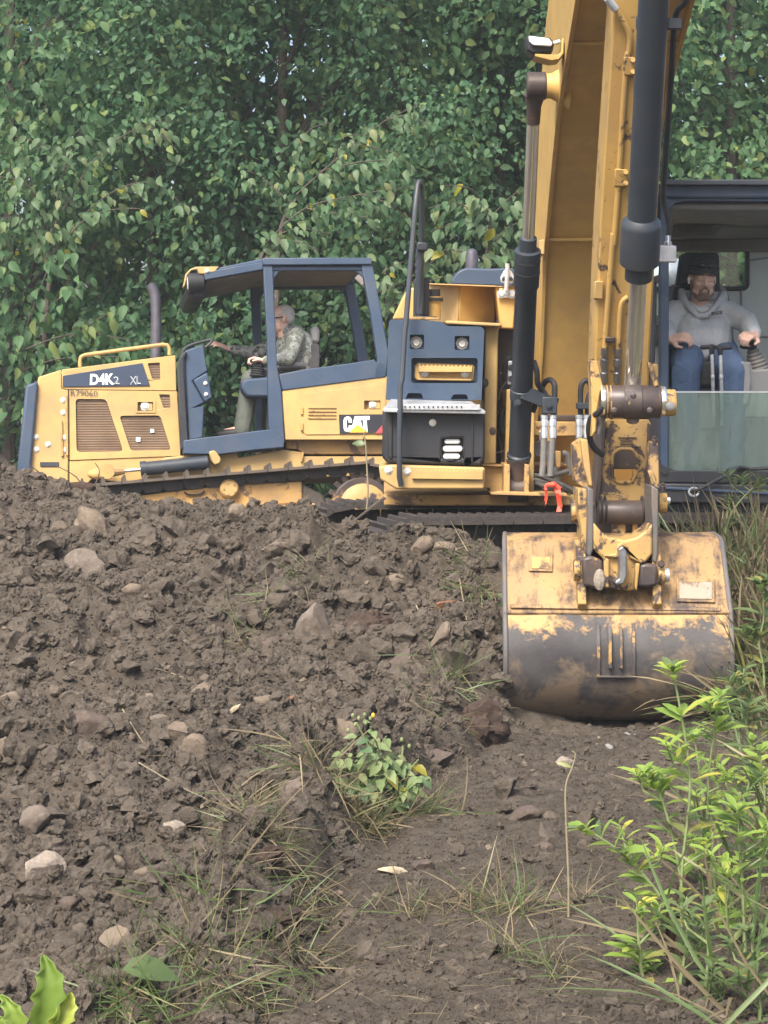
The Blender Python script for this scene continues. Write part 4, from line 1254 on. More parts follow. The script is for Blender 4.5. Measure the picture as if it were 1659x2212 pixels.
# lower tool box
lamp_hole = rounded(P(c3, [(548, 1980), (680, 1980), (692, 1998), (684, 2128), (665, 2142), (548, 2138), (530, 2120), (536, 2000)]), 4)
lower = P(c3, [(112, 1776), (835, 1796), (847, 1812), (846, 2120), (818, 2182), (134, 2160), (100, 2120), (103, 1795)])
tb = xplate('tool_box', lower, [lamp_hole], 14.20, .06, 'black', .014)
xprism('tool_box_body', lower, 14.262, 15.2, 'black', .01, tb)
xprism('box_rib', P(c3, [(138, 1800), (178, 1800), (176, 2140), (140, 2120)]), 14.188, 14.22, 'black', .008, tb)
xprism('box_rib', P(c3, [(752, 1800), (768, 1800), (760, 2160), (748, 2160)]), 14.19, 14.22, 'black', .004, tb)
xbolt(c3, [(467, 1870)], 14.2, .014, tb)
for (x0, y0, x1, y1) in ((548, 1988, 672, 2024), (538, 2038, 688, 2082), (540, 2096, 670, 2136)):
    xprism('lens', rounded(P(c3, [(x0 + 12, y0), (x1 - 12, y0), (x1, (y0 + y1) / 2), (x1 - 12, y1), (x0 + 12, y1), (x0, (y0 + y1) / 2)]), 4), 14.225, 14.26, 'white_lens', .008, tb)
# tread plate on it
m = MB()
fr = [W(*c3(108, 1768), 14.12), W(*c3(852, 1782), 14.12), W(*c3(735, 1704), 14.42), W(*c3(170, 1688), 14.42)]
m.hexa([p - Vector((0, 0, .022)) for p in fr] + fr)
tp_ = m.build('tread_plate', M['zinc'], ex_root, bevel=.005)
m = MB(); m.hexa([W(*c3(240, 1776), 14.10), W(*c3(812, 1780), 14.10), W(*c3(812, 1780), 14.13), W(*c3(240, 1776), 14.13), W(*c3(235, 1735), 14.10), W(*c3(812, 1738), 14.10), W(*c3(812, 1738), 14.13), W(*c3(235, 1735), 14.13)]); m.build('tread_edge', M['zinc'], tp_, bevel=.003)
for i in range(13):
    x = 268 + i * 34; xprism('tread_hole', rr(*c3(x - 5, 1748), *c3(x + 5, 1762), .8, 2), 14.092, 14.104, 'black', 0, tp_)
# upper panel with steps
up_out = rounded(P(c3, [(160, 1122), (300, 1118), (525, 1135), (578, 1168), (820, 1172), (843, 1195), (822, 1705), (128, 1705), (150, 1140)]), 3)
h1, h2 = rr(*c3(302, 1230), *c3(405, 1336), 3), rr(*c3(627, 1240), *c3(735, 1342), 3)
h3 = rr(*c3(312, 1400), *c3(794, 1582), 6)
h4, h5 = rounded(P(c3, [(290, 1654), (385, 1656), (400, 1698), (268, 1696)]), 3), rounded(P(c3, [(620, 1664), (712, 1664), (728, 1700), (596, 1700)]), 3)
upx = xplate('step_panel', up_out, [h1, h2, h3, h4, h5], 14.38, .07, 'slate_plastic', .012)
xprism('step_panel_back', up_out, 14.452, 15.1, 'slate_plastic', .01, upx)
xbolt(c3, [(348, 1287), (680, 1295)], 14.452, .024, upx, h=.03)
st = xprism('foot_step', P(c3, [(338, 1450), (365, 1435), (755, 1448), (772, 1460), (765, 1562), (745, 1572), (350, 1560), (335, 1540)]), 14.43, 14.452, 'yellow', .004, upx)
z = [(365, 1500), (366, 1458)]
for i in range(13): z += [(370 + i * 30, 1440 if i == 0 else 1444 + i * .6), (384 + i * 30, 1462 + i * .6)]
z += [(755, 1450), (752, 1502)]
xprism('step_tread', P(c3, z), 14.36, 14.43, 'yellow', .002, upx)
xprism('step_lip', P(c3, [(362, 1545), (748, 1552), (748, 1566), (362, 1560)]), 14.395, 14.43, 'yellow', .003, upx)
xbolt(c3, [(410, 1505), (703, 1512)], 14.428, .017, upx, 'zinc')
# bumper step
bs_ = xprism('bumper_step', rounded([(818, 1008), (846, 1004), (1048, 1010), (1046, 1057), (856, 1057), (822, 1036)], 5), 14.12, 14.9, 'yellow', .012)
xbolt(c0, [(839, 1015), (879, 1018)], 14.12, .016, bs_)
z = [(890, 1034), (891, 1018)]
for i in range(18): z += [(893 + i * 8.2, 1013), (897 + i * 8.2, 1019)]
z += [(1043, 1014), (1043, 1036)]
xprism('step_tread', z, 14.095, 14.12, 'yellow', .002, bs_)
# yellow side panel, hood
sp = xprism('side_panel', P(c3, [(560, 1130), (962, 1150), (960, 1170), (944, 1200), (926, 2165), (835, 2175), (848, 1190), (815, 1160), (575, 1158)]), 14.62, 15.3, 'yellow', .008)
m = MB(); m.hexa([W(*c3(560, 1152), 14.5), W(*c3(962, 1172), 14.5), W(*c3(962, 1172), 15.3), W(*c3(560, 1152), 15.3), W(*c3(560, 1128), 14.5), W(*c3(962, 1148), 14.5), W(*c3(962, 1148), 15.3), W(*c3(560, 1128), 15.3)]); m.build('panel_cap', M['yellow'], sp, bevel=.006)
for (x, y, r) in ((848, 1580, .022), (903, 1930, .02)):
    m = MB(); m.ell(W(*c3(x, y), 14.618), (r, .004, r * 1.3)); m.build('rust_spot', M['greasy'], sp)
def facet(name, pts, Ys, back, mat, par=None):
    fr = [W(*c3(*p), Y) for p, Y in zip(pts, Ys)]
    m = MB(); m.prism(fr, [Vector((p.x, back, p.z)) for p in fr]); return m.build(name, M[mat], par or ex_root, bevel=.01)
hd = facet('hood', [(442, 862), (664, 868), (652, 1150), (442, 1150)], [15.55, 15.2, 15.2, 15.55], 16.6, 'yellow')
facet('hood_side', [(666, 870), (922, 880), (918, 1150), (654, 1150)], [15.2, 15.42, 15.42, 15.2], 16.6, 'boom', hd)
facet('hood_door', [(924, 880), (1074, 886), (1056, 1190), (960, 1186)], [15.1, 15.1, 15.1, 15.1], 16.5, 'boom', hd)
m = MB(); m.hexa([W(*c3(440, 868), 15.14), W(*c3(1075, 892), 15.06), W(*c3(1075, 892), 16.6), W(*c3(440, 868), 16.6), W(*c3(440, 858), 15.14), W(*c3(1075, 880), 15.06), W(*c3(1075, 880), 16.6), W(*c3(440, 858), 16.6)])
m.build('hood_top_edge', M['yellow_dirty'], hd, bevel=.004)
xprism('hood_shoulder', P(c3, [(172, 1122), (248, 960), (285, 890), (446, 890), (446, 1122)]), 15.7, 16.5, 'yellow', .015, hd)
m = MB(); q = W(*c3(474, 1120), 14.9); m.spin(q, (0, 0, 1), [(0, .045), (.11, .045), (.112, .055), (.14, .055), (.142, .04), (.175, .04)], 18); m.build('filler_neck', M['boom'], ex_root)
m = MB(); m.spin(q + Vector((0, 0, .112)), (0, 0, 1), [(0, .06), (.02, .06), (.03, .042), (.075, .042)], 18); m.build('filler_cap', M['black'], ex_root)
m = MB(); m.hexa([W(*c3(300, 1122), 14.4), W(*c3(520, 1126), 14.4), W(*c3(520, 1126), 15.3), W(*c3(300, 1122), 15.3), W(*c3(300, 1100), 14.4), W(*c3(520, 1106), 14.4), W(*c3(520, 1106), 15.3), W(*c3(300, 1100), 15.3)]); m.build('tank_top', M['yellow_dirty'], ex_root, bevel=.005)
xprism('engine_cover', rounded(P(c3, [(586, 866), (640, 775), (705, 744), (860, 752), (1072, 744), (1068, 884)]), 14), 15.7, 16.8, 'slate', .06)
m = MB(); q = W(*c3(752, 760), 16.5); m.spin(q, (0, 0, 1), [(0, .044), (.10, .044), (.13, .036), (.145, .015)], 18); m.build('exhaust_pipe', M['stack'], ex_root)
# hood latch
lk = xprism('hood_latch', rounded(P(c3, [(958, 812), (985, 765), (1008, 752), (1036, 765), (1060, 806), (1050, 852), (1008, 862), (962, 850)]), 3), 15.03, 15.045, 'zinc', .003)
xtube('latch_rod', c3, [(1010, 714), (1008, 800), (1000, 912)], 15.02, .014, 'zinc', lk, smooth=0)
for x in (985, 1035): xtube('latch_spring', c3, [(x - 10, 838), (x, 815), (x + 10, 838)], 15.025, .007, 'cyl_black', lk)
xprism('latch_base', P(c3, [(950, 892), (1060, 894), (1056, 966), (950, 964)]), 15.07, 15.1, 'yellow', .004, lk)
xbolt(c3, [(966, 936), (1003, 930), (1043, 938)], 15.07, .018, lk, 'zinc')
# grab rail and mirror mast
xtube('grab_rail', c3, [(240, 2330), (226, 2262), (226, 2100), (233, 1600), (244, 1560), (264, 1220), (272, 1160), (334, 400), (356, 150), (366, 122), (378, 122), (386, 150), (388, 400), (380, 640), (366, 1095)],
      [14.08, 14.07, 14.06, 14.1, 14.11, 14.22, 14.23, 14.45, 14.52, 14.54, 14.57, 14.6, 14.64, 14.68, 14.72], .0165, 'cyl_black', smooth=0)
mb_ = xprism('mast_bracket', P(c3, [(330, 830), (445, 810), (442, 1094), (326, 1094)]), 14.8, 14.83, 'black', .004)
xprism('mast_post', P(c3, [(345, 600), (404, 596), (402, 1094), (340, 1094)]), 14.70, 14.79, 'cyl_black', .012, mb_)
xprism('mast_clamp', P(c3, [(352, 558), (430, 562), (430, 622), (352, 618)]), 14.64, 14.72, 'cyl_black', .008, mb_)
xprism('mast_base', P(c3, [(322, 1092), (498, 1098), (498, 1110), (322, 1106)]), 14.55, 15.0, 'black', .004, mb_)
xbolt(c3, [(370, 657), (370, 725), (405, 596)], 14.7, .018, mb_, 'cyl_black')
# ---- machinery between the panels
xprism('bay_dark_backing', [(1072, 690), (1165, 690), (1165, 1062), (1072, 1062)], 15.25, 15.4, 'black', 0)  # black sheet stands in for the shaded inside between the panels
xprism('frame_upright', P(k2, [(282, 395), (332, 390), (318, 1270), (262, 1270)]), 14.7, 15.2, 'yellow', .005)
xprism('frame_upright', P(k2, [(545, 600), (600, 600), (600, 1600), (545, 1600)]), 14.62, 15.2, 'yellow', .005)
vp = xprism('valve_plate', P(k2, [(300, 62), (352, 62), (350, 335), (292, 335)]), 14.75, 14.8, 'zinc', .004)
for y in (140, 270):
    m = MB(); q = W(*k2(332, y), 14.75); m.spin(q, (0, -1, 0), [(0, .02), (.01, .02), (.011, .012)], 14); m.build('port', M['black'], vp)
for i, pts in enumerate(([(205, 200), (260, 230), (290, 210)], [(290, 290), (220, 380), (190, 520)], [(170, 850), (205, 1000), (235, 1240)], [(20, 1130), (150, 1130), (245, 1110)], [(320, 20), (260, 130), (270, 300)], [(230, 640), (215, 800), (240, 900)])):
    xtube('thin_hose', k2, pts, 14.95 - .03 * i, .006 if i < 4 else .018, 'hose_grey' if i < 4 else 'black')
xprism('pump_block', P(k2, [(195, 640), (290, 560), (280, 760), (215, 780)]), 15.0, 15.2, 'track', .02)
xprism('pump_block', P(k2, [(0, 1150), (150, 1140), (145, 1220), (60, 1250), (0, 1250)]), 14.9, 15.1, 'yellow_dirty', .01)
xprism('belly_dark_backing', [(1150, 905), (1425, 905), (1425, 1080), (1150, 1080)], 15.65, 15.8, 'black', 0)  # black backing stands in for the shade below the boom foot
xprism('cross_plate', P(k2, [(560, 765), (1240, 770), (1240, 930), (860, 935), (850, 1010), (745, 1000), (740, 930), (600, 930)]), 15.0, 15.08, 'yellow_dirty', .005)
m = MB(); m.cyl(W(*k2(580, 715), 15.1), W(*k2(1500, 715), 15.1), .05); m.build('boom_pin', M['greasy'], ex_root)
xprism('cross_bar', P(k2, [(600, 1235), (1010, 1240), (1010, 1285), (600, 1280)]), 15.1, 15.2, 'yellow_dirty', .006)
xprism('valve_block', P(k2, [(850, 1108), (912, 1112), (910, 1302), (850, 1298)]), 14.95, 15.05, 'yellow_dirty', .006)
xprism('valve_block', P(k2, [(830, 1290), (920, 1300), (910, 1500), (820, 1500)]), 15.1, 15.2, 'hose_grey', .006)
hn = MB(); q = W(*k2(685, 1082), 14.85); hn.spin(q, (0, -1, 0), [(-.05, .03), (0, .055), (.01, .056), (.012, .048), (.0, .02)], 24); hn.build('horn', M['hose_grey'], ex_root)
xprism('horn_bracket', P(k2, [(655, 880), (680, 875), (690, 1010), (660, 1010)]), 14.86, 14.88, 'zinc', .003)
for i, pts in enumerate(([(600, 1440), (850, 1520), (1090, 1600)], [(700, 1410), (900, 1490), (1090, 1580)], [(610, 1470), (720, 1510), (930, 1530)], [(690, 1560), (860, 1550), (1000, 1580)], [(600, 1390), (760, 1400), (1000, 1340)])):
    xtube('deck_hose', k2, pts, 14.6 - .07 * (i % 3), .014, 'hose_grey')

# ---- boom
BEL = [(15.35, .92), (14.98, 1.6), (14.6, 2.33), (14.3, 2.60), (13.4, 3.17), (12.1, 3.62), (11.3, 3.95), (11.15, 4.3)]
BCK = [(11.4, 4.7), (12.4, 4.35), (14.2, 3.85), (15.2, 2.95), (15.65, 2.0), (15.8, 1.0)]
BX0, BX1 = .978, 1.56
BELs = [tuple(p) for p in catmull([Vector((a, b, 0)) for a, b in BEL], 6)]
BCKs = [tuple(p) for p in catmull([Vector((a, b, 0)) for a, b in BCK], 6)]
def flare(x, zz, s): return x + s * .045 * max(0, min(1, (1.9 - zz) / .9))
boom = None
m = MB()
loop = [(p[0] + .012, p[1] + .012) for p in BELs] + [(p[0], p[1]) for p in BCKs]
m.prism([Vector((flare(BX0 + .012, zz, -1), y, zz)) for y, zz in loop], [Vector((flare(BX1 - .012, zz, 1), y, zz)) for y, zz in loop])
boom = m.build('boom', M['boom'], ex_root, angle=30)
for xa, xb, s in ((BX0 - .012, BX0 + .012, -1), (BX1 - .012, BX1 + .012, 1)):
    lp = [(p[0] - .012, p[1] - .010) for p in BELs] + [(p[0] + .01, p[1] + .01) for p in BCKs]
    m = MB(); m.prism([Vector((flare(xa, zz, s), y, zz)) for y, zz in lp], [Vector((flare(xb, zz, s), y, zz)) for y, zz in lp])
    m.build('boom_side_plate', M['boom'], boom, bevel=.003)
def on_belly(py):
    """the point of the belly line met by a picture row"""
    for i in range(len(BELs) - 1):
        f0 = (CAMZ - BELs[i][1]) / BELs[i][0] * F + HY - py; f1 = (CAMZ - BELs[i + 1][1]) / BELs[i + 1][0] * F + HY - py
        if f0 * f1 <= 0:
            t = f0 / (f0 - f1 + 1e-9); return (BELs[i][0] * (1 - t) + BELs[i + 1][0] * t, BELs[i][1] * (1 - t) + BELs[i + 1][1] * t)
    return BELs[-1][:2]
for py in (519, 95):
    y, zz = on_belly(py); m = MB(); m.tube([(BX0 + .01, y + .004, zz + .004), (BX1 - .01, y + .004, zz + .004)], .011, 8); m.build('weld_seam', M['boom'], boom)
xprism('boom_wear_strip', P(c4, [(330, 1395), (362, 1390), (360, 1480), (330, 1475)]), 14.2, 14.5, 'yellow', .005, boom)
# lift cylinder
LB, LT = Vector((.811, 14.35, 1.26)), Vector((.836, 13.25, 3.336))
ax = (LT - LB); LL = ax.length; an = ax.normalized()
tb0 = .60 * LL
m = MB(); m.spin(LB, an, [(-.04, .05), (-.005, .074), (.01, .074), (.02, .064), (tb0 - .30, .064), (tb0 - .285, .074), (tb0 - .06, .076), (tb0 - .055, .05), (tb0 + .02, .05)], 28)
lc = m.build('lift_cylinder', M['cyl_black'], ex_root)
for d in (tb0 - .2, tb0 - .13):
    m = MB(); m.spin(LB + an * d, an, [(0, .0765), (.006, .078), (.012, .0765)], 28); m.build('gland_ring', M['black'], lc)
m = MB(); m.spin(LB + an * (tb0 - .02), an, [(0, .036), (LL - tb0 - .08, .036)], 20); m.build('piston_rod', M['chrome'], lc)
m = MB(); m.spin(LT - Vector((.045, 0, 0)), (1, 0, 0), [(0, .072), (.008, .078), (.10, .078), (.108, .072)], 28); m.spin(LT - an * .22, an, [(0, .038), (.1, .042), (.17, .06)], 20)
m.build('rod_eye', M['greasy'], lc)
m = MB(); m.spin(LT + Vector((.05, 0, 0)), (1, 0, 0), [(0, .07), (.04, .07), (.11, .11), (.14, .13)], 28); m.build('boom_boss', M['boom'], boom)
m = MB(); b0 = W(*k2(415, 1210), 14.33); b1 = W(*k2(410, 1560), 14.35); m.tube([b0, b0.lerp(b1, .3), b1], [.075, .055, .052], 16); m.spin(b1 - Vector((.06, 0, 0)), (1, 0, 0), [(0, .075), (.12, .075)], 20); m.build('cylinder_foot', M['greasy'], lc)
for pts in ([(255, 1265), (320, 1265), (320, 1590), (245, 1590)], [(490, 1260), (548, 1270), (545, 1595), (486, 1595)]):
    xprism('foot_bracket', P(k2, pts), 14.22, 14.7, 'yellow_dirty', .006)
m = MB(); q = LB + an * .62 * (1.35 / LL)
cb = LB + an * .42
m.spin(cb - an * .035, an, [(0, .070), (.07, .070)], 24); m.bar(cb + Vector((.0, -.06, .01)), W(*k2(860, 580), 14.15), .03, .085); m.bar(W(*k2(690, 580), 14.12), W(*k2(866, 580), 14.12), .05, .1)
clp = m.build('pipe_clamp', M['cyl_black'], lc, bevel=.006)
xbolt(k2, [(405, 550), (775, 580)], 14.09, .014, clp, 'cyl_black')
xtube('steel_pipe', k2, [(590, 60), (630, 180), (640, 320), (690, 400), (728, 460), (728, 560), (726, 690)], [14.05, 14.05, 14.08, 14.12, 14.13, 14.13, 14.13], .017, 'rubber')
xtube('steel_pipe', k2, [(580, 660), (640, 500), (700, 350), (750, 290), (800, 290), (836, 350), (836, 500), (828, 690)], [14.25, 14.25, 14.22, 14.18, 14.15, 14.13, 14.13, 14.13], .017, 'rubber')
xtube('steel_pipe', k2, [(1138, 690), (1138, 520), (1145, 360), (1190, 295), (1240, 310), (1265, 420), (1270, 500)], 14.3, .017, 'rubber')
xtube('steel_pipe', k2, [(1222, 690), (1222, 540), (1245, 450), (1290, 420)], 14.3, .017, 'rubber')
xprism('pipe_clamp', rounded(P(k2, [(1095, 548), (1260, 548), (1258, 622), (1098, 622)]), 2), 14.25, 14.34, 'cyl_black', .008)
for (x, Y) in ((722, 14.13), (818, 14.13), (1122, 14.3), (1212, 14.3)):
    m = MB(); q = W(*k2(x, 690), Y); m.spin(q, (0, 0, -1), [(0, .024), (.02, .024), (.021, .020), (.04, .024), (.065, .024), (.066, .019), (.09, .022), (.135, .022), (.136, .018)], 8); m.build('hose_fitting', M['zinc'], ex_root)
    xtube('hydraulic_hose', k2, [(x - 2, 880), (x - 10, 1050), (x - 18 if x < 1100 else x, 1250), (x - 30 if x < 1100 else x, 1400)], Y, .019, 'hose_grey')
xtube('hydraulic_hose', k2, [(760, 1140), (790, 1240), (790, 1400)], 14.3, .022, 'hose_grey')
xtube('hydraulic_hose', k2, [(930, 1140), (980, 1150), (1010, 1250), (1030, 1390)], 14.6, .02, 'hose_grey')
# work lamp on the boom
wl = xprism('work_lamp', rounded(P(c4, [(255, 212), (275, 202), (395, 218), (418, 252), (408, 300), (290, 314), (258, 290)]), 4), 12.75, 12.95, 'black', .015)
xprism('lamp_lens', rounded(P(c4, [(268, 208), (385, 222), (408, 250), (400, 268), (295, 262), (272, 240)]), 3), 12.72, 12.76, 'white_lens', .01, wl)
xtube('lamp_bolt', c4, [(405, 255), (450, 240)], 12.85, .012, 'zinc', wl, smooth=0)
xprism('lamp_bracket', P(c4, [(305, 312), (440, 318), (458, 300), (462, 222), (472, 222), (472, 310), (445, 345), (400, 352), (305, 328)]), 12.75, 12.95, 'boom', .004, wl)
xprism('lamp_mount', P(c4, [(470, 240), (508, 236), (506, 285), (470, 285)]), 12.8, 13.0, 'boom', .004, boom)

# ---- stick and bucket cylinder
def YS(py): return 12.45 + (py - 850) * (.90 / 850) if py < 850 else 12.45 + (py - 850) * .0005
def ST(dy=0.0): return lambda px, py: W(px, py, YS(py) + dy)
def sprism(name, pts, dy, th, mat, bev=.006, parent=None):
    fr = [ST(dy)(*p) for p in pts]; m = MB(); m.prism(fr, [p + Vector((0, th, 0)) for p in fr]); return m.build(name, M[mat], parent or ex_root, bevel=bev)
stick = sprism('stick', [(1333, -260), (1462, -260), (1447, 0), (1425, 372), (1414, 580), (1402, 790), (1402, 870), (1292, 870), (1284, 790), (1293, 560), (1296, 483), (1327, 0)], .0, .42, 'stick', .01)
sprism('stick_flange', P(c4, [(735, 505), (785, 505), (775, 625), (760, 630), (722, 1290), (728, 1295), (722, 1400), (678, 1400), (682, 1292), (700, 1130), (732, 620)]), .05, .16, 'stick', .006, stick)
sprism('stick_flange', P(c4, [(757, -100), (800, -100), (800, 180), (785, 500), (745, 500), (738, 460)]), .04, .2, 'stick', .006, stick)
sprism('stick_flange', P(c5, [(222, 0), (262, 0), (246, 400), (232, 700), (190, 1040), (172, 1040), (186, 700), (215, 400)]), .03, .2, 'stick', .006, stick)
sprism('wear_block', P(c5, [(186, 415), (252, 418), (250, 560), (186, 556)]), -.03, .1, 'yellow', .005, stick)
def stube(name, c, pts, dy, r, mat, smooth=4, par=None):
    m = MB(); m.tube([ST(dy)(*c(*p)) for p in pts], r, 10, smooth=smooth); return m.build(name, M[mat], par or stick)
stube('hard_line', c4, [(775, 45), (800, 90), (845, 175), (856, 230), (850, 300), (838, 340), (818, 600), (800, 900), (782, 1180), (762, 1420)], -.03, .014, 'stick')
stube('hard_line', c5, [(330, 40), (318, 200), (300, 450), (280, 700), (264, 940)], -.03, .014, 'stick')
stube('hard_line', c5, [(448, 540), (402, 580), (384, 680), (374, 880), (368, 945)], -.03, .013, 'stick')
stube('line_fitting', c4, [(725, -10), (748, 20), (775, 55)], -.03, .02, 'zinc')
for (x, y0) in ((262, 945), (366, 945)):
    m = MB(); q = ST(-.03)(*c5(x, y0)); e_ = ST(-.03)(*c5(x - 6, y0 + 270)); L_ = (e_ - q).length
    m.spin(q, e_ - q, [(0, .019), (.04, .019), (.041, .014), (.06, .014), (.061, .021), (.1, .021), (.101, .015), (L_ * .7, .015), (L_ * .71, .02), (L_, .02)], 8); m.build('line_fitting', M['steel'], stick)
for (x0, y0, x1, y1) in ((822, 328, 888, 440), (770, 980, 846, 1086)):
    cl = sprism('line_clamp', P(c4, [(x0, y0), (x1, y0 + 4), (x1 - 4, y1), (x0, y1 - 4)]), -.05, .06, 'stick', .006, stick)
    for yy in (y0 + 22, y1 - 22):
        m = MB(); m.spin(ST(-.05)(*c4(x1 - 14, yy)), (0, -1, 0), [(0, .014), (.014, .012)], 8); m.build('bolt', M['stick'], cl)
sprism('line_clamp', P(c5, [(268, 858), (350, 858), (350, 902), (268, 902)]), -.06, .06, 'greasy', .006, stick)
# cylinder axis
def AXp(py): t = py / 830.0; return W(1412 + (1366.5 - 1412) * t, py, 11.05 + 1.02 * t)
CA, CB = AXp(-320), AXp(838)
cdir = (CB - CA).normalized()
dist = lambda py: (AXp(py) - CA).dot(cdir)
m = MB(); m.spin(CA, cdir, [(0, .071), (dist(462), .070), (dist(472), .094), (dist(480), .098), (dist(560), .098), (dist(562), .094), (dist(566), .068), (dist(596), .068), (dist(597), .05)], 32)
bc = m.build('bucket_cylinder', M['cyl_black'], ex_root)
m = MB(); m.spin(AXp(420), cdir, [(0, .0712), (.008, .0735), (.016, .0712)], 32); m.build('gland_ring', M['cyl_black'], bc)
m = MB(); m.spin(AXp(38), cdir, [(0, .077), (.055, .077)], 32); m.bar(AXp(52) + Vector((.06, 0, 0)), AXp(52) + Vector((.135, 0, 0)), .05, .05); m.build('cylinder_band', M['cyl_black'], bc, bevel=.004)
xv = cdir.orthogonal().normalized(); yv = cdir.cross(xv)
for i in range(18):
    a = 2 * math.pi * i / 18; m = MB(); m.ell(AXp(563) + (xv * math.cos(a) + yv * math.sin(a)) * .085, .012, None, 8, 6); m.build('bolt', M['cyl_black'], bc)
m = MB(); m.spin(AXp(590), cdir, [(0, .0425), (dist(838) - dist(590), .0425)], 24); m.build('piston_rod', M['chrome'], bc)
m = MB(); m.tube([W(*c4(*p), Y) for p, Y in zip(((1195, -60), (1180, 10), (1130, 70), (1112, 180), (1098, 420), (1078, 700), (1056, 1000), (1050, 1150), (1076, 1260), (1086, 1330), (1068, 1450), (1040, 1470)), (11.0, 11.05, 11.1, 11.15, 11.3, 11.45, 11.6, 11.68, 11.72, 11.74, 11.78, 11.78))], .015, 10, smooth=4)
m.build('cylinder_hose', M['rubber'], bc)
m = MB(); q = W(*c4(1040, 1465), 11.75); m.box((q.x - .06, q.y - .03, q.z - .05), (q.x + .07, q.y + .05, q.z + .03)); m.spin(W(*c4(1078, 1440), 11.74), (0, 0, 1), [(-.02, .02), (.03, .02), (.031, .014), (.06, .014)], 8); m.spin(W(*c4(1015, 1438), 11.74), (1, 0, 0), [(0, .014), (.08, .014)], 8)
m.build('port_block', M['steel'], bc, bevel=.006)
# ---- linkage
YL = 12.06
def bossx(x0, x1, y, r, mat, name, Y=YL, c=c5, par=None, prof=None):
    a, b_ = W(*c(x0, y), Y), W(*c(x1, y), Y); L = (b_ - a).length
    m = MB(); m.spin(a, (1, 0, 0), [(0, r * .95), (.006, r), (L - .006, r), (L, r * .95)], 30); return m.build(name, M[mat], par or ex_root)
link = bossx(262, 702, 1370, .083, 'greasy', 'link_boss')
bossx(408, 556, 1370, .087, 'greasy', 'rod_end', par=link)
bossx(228, 268, 1362, .079, 'chrome', 'collar', par=link); bossx(702, 744, 1368, .079, 'chrome', 'collar', par=link)
bossx(744, 822, 1378, .068, 'worn_yellow', 'pin_end', par=link)
for x in (272, 300, 680): bossx(x, x + 10, 1370, .0855, 'worn_yellow' if x < 600 else 'greasy', 'boss_ring', par=link)
xbolt(c5, [(785, 1405)], YL - .07, .014, link, 'steel')
for (x, y) in ((488, 1325), (338, 1440), (620, 1440)):
    m = MB(); m.spin(W(*c5(x, y), YL - .072), (0, -1, 0), [(-.02, .02), (.012, .016), (.018, .008)], 10); m.build('grease_nipple', M['greasy'], link)
def lprism(name, pts, Y0, th, mat, bev=.006, c=c5, par=None): return xprism(name, P(c, pts), Y0, Y0 + th, mat, bev, par or link)
lprism('link_arm', [(145, 1040), (205, 1048), (248, 1240), (226, 1300), (205, 1420), (196, 1600), (160, 1650), (158, 1300)], 12.05, .16, 'worn_yellow')
lprism('link_arm', [(598, 1052), (632, 1062), (694, 1240), (658, 1256)], 12.02, .05, 'worn_yellow')
lprism('link_arm', [(640, 1072), (686, 1072), (690, 1170), (668, 1190)], 12.12, .16, 'worn_yellow')
xtube('link_hose', k1, [(300, 330), (255, 400), (180, 460), (160, 580), (190, 700), (240, 760), (290, 790)], [12.0, 12.02, 12.1, 12.15, 12.2, 12.22, 12.24], .016, 'rubber', link)
xtube('link_hose', k1, [(290, 420), (265, 500), (235, 600)], 12.1, .018, 'hose_grey', link)
# stick end with its oval window
oval = rounded(P(k1, [(375, 790), (440, 735), (560, 740), (607, 800), (600, 960), (545, 1045), (440, 1050), (375, 1010)]), 8, 6)
se_out = P(k1, [(335, 430), (350, 470), (710, 470), (735, 520), (700, 1090), (690, 1240), (250, 1250), (262, 1090), (318, 470)])
m = MB(); m.plate(se_out, [oval], lambda a, b_: W(a, b_, 12.36), Vector((0, .05, 0)))
se = m.build('stick_end', M['worn_yellow'], ex_root, bevel=.006)
for pts in ([(270, 500), (322, 480), (262, 1180), (252, 1240), (215, 1240), (240, 1000)], [(700, 500), (735, 520), (705, 1240), (672, 1240)]):
    m = MB(); fr = [W(*k1(*p), 12.34) for p in pts]; m.prism(fr, [p + Vector((0, .34, 0)) for p in fr]); m.build('stick_end_side', M['greasy'], se, bevel=.005)
xprism('stick_end_back', P(k1, [(330, 480), (690, 480), (690, 925), (330, 925)]), 12.62, 12.66, 'greasy', .004, se)
m = MB(); oo = [W(p[0], p[1], 12.352) for p in oval]; m.tube(oo + [oo[0]], .009, 6); m.build('window_rim', M['worn_yellow'], se)
for i, (x0, x1, y) in enumerate(((430, 600, 632), (450, 560, 660), (445, 560, 690), (400, 640, 716))):
    xprism('cast_mark', P(k1, [(x0, y), (x1, y), (x1, y + 8), (x0, y + 8)]), 12.352, 12.362, 'greasy', .001, se)
bossx(245, 742, 1320, .062, 'greasy', 'stick_pin_boss', 12.3, k1, se)
for x in (262, 300, 640, 690): bossx(x, x + 18, 1300, .075, 'rubber', 'seal_ring', 12.3, k1, se)
xprism('stick_tip_web', P(k1, [(390, 1350), (500, 1350), (500, 1560), (370, 1560)]), 12.3, 12.4, 'worn_yellow', .01, se)
xprism('stick_tip_web', P(k1, [(560, 1350), (620, 1350), (600, 1540), (560, 1560)]), 12.3, 12.4, 'worn_yellow', .01, se)
xprism('stick_tip_shadow_plate', P(k1, [(215, 1240), (735, 1240), (735, 1600), (215, 1600)]), 12.46, 12.5, 'greasy', .004, se)
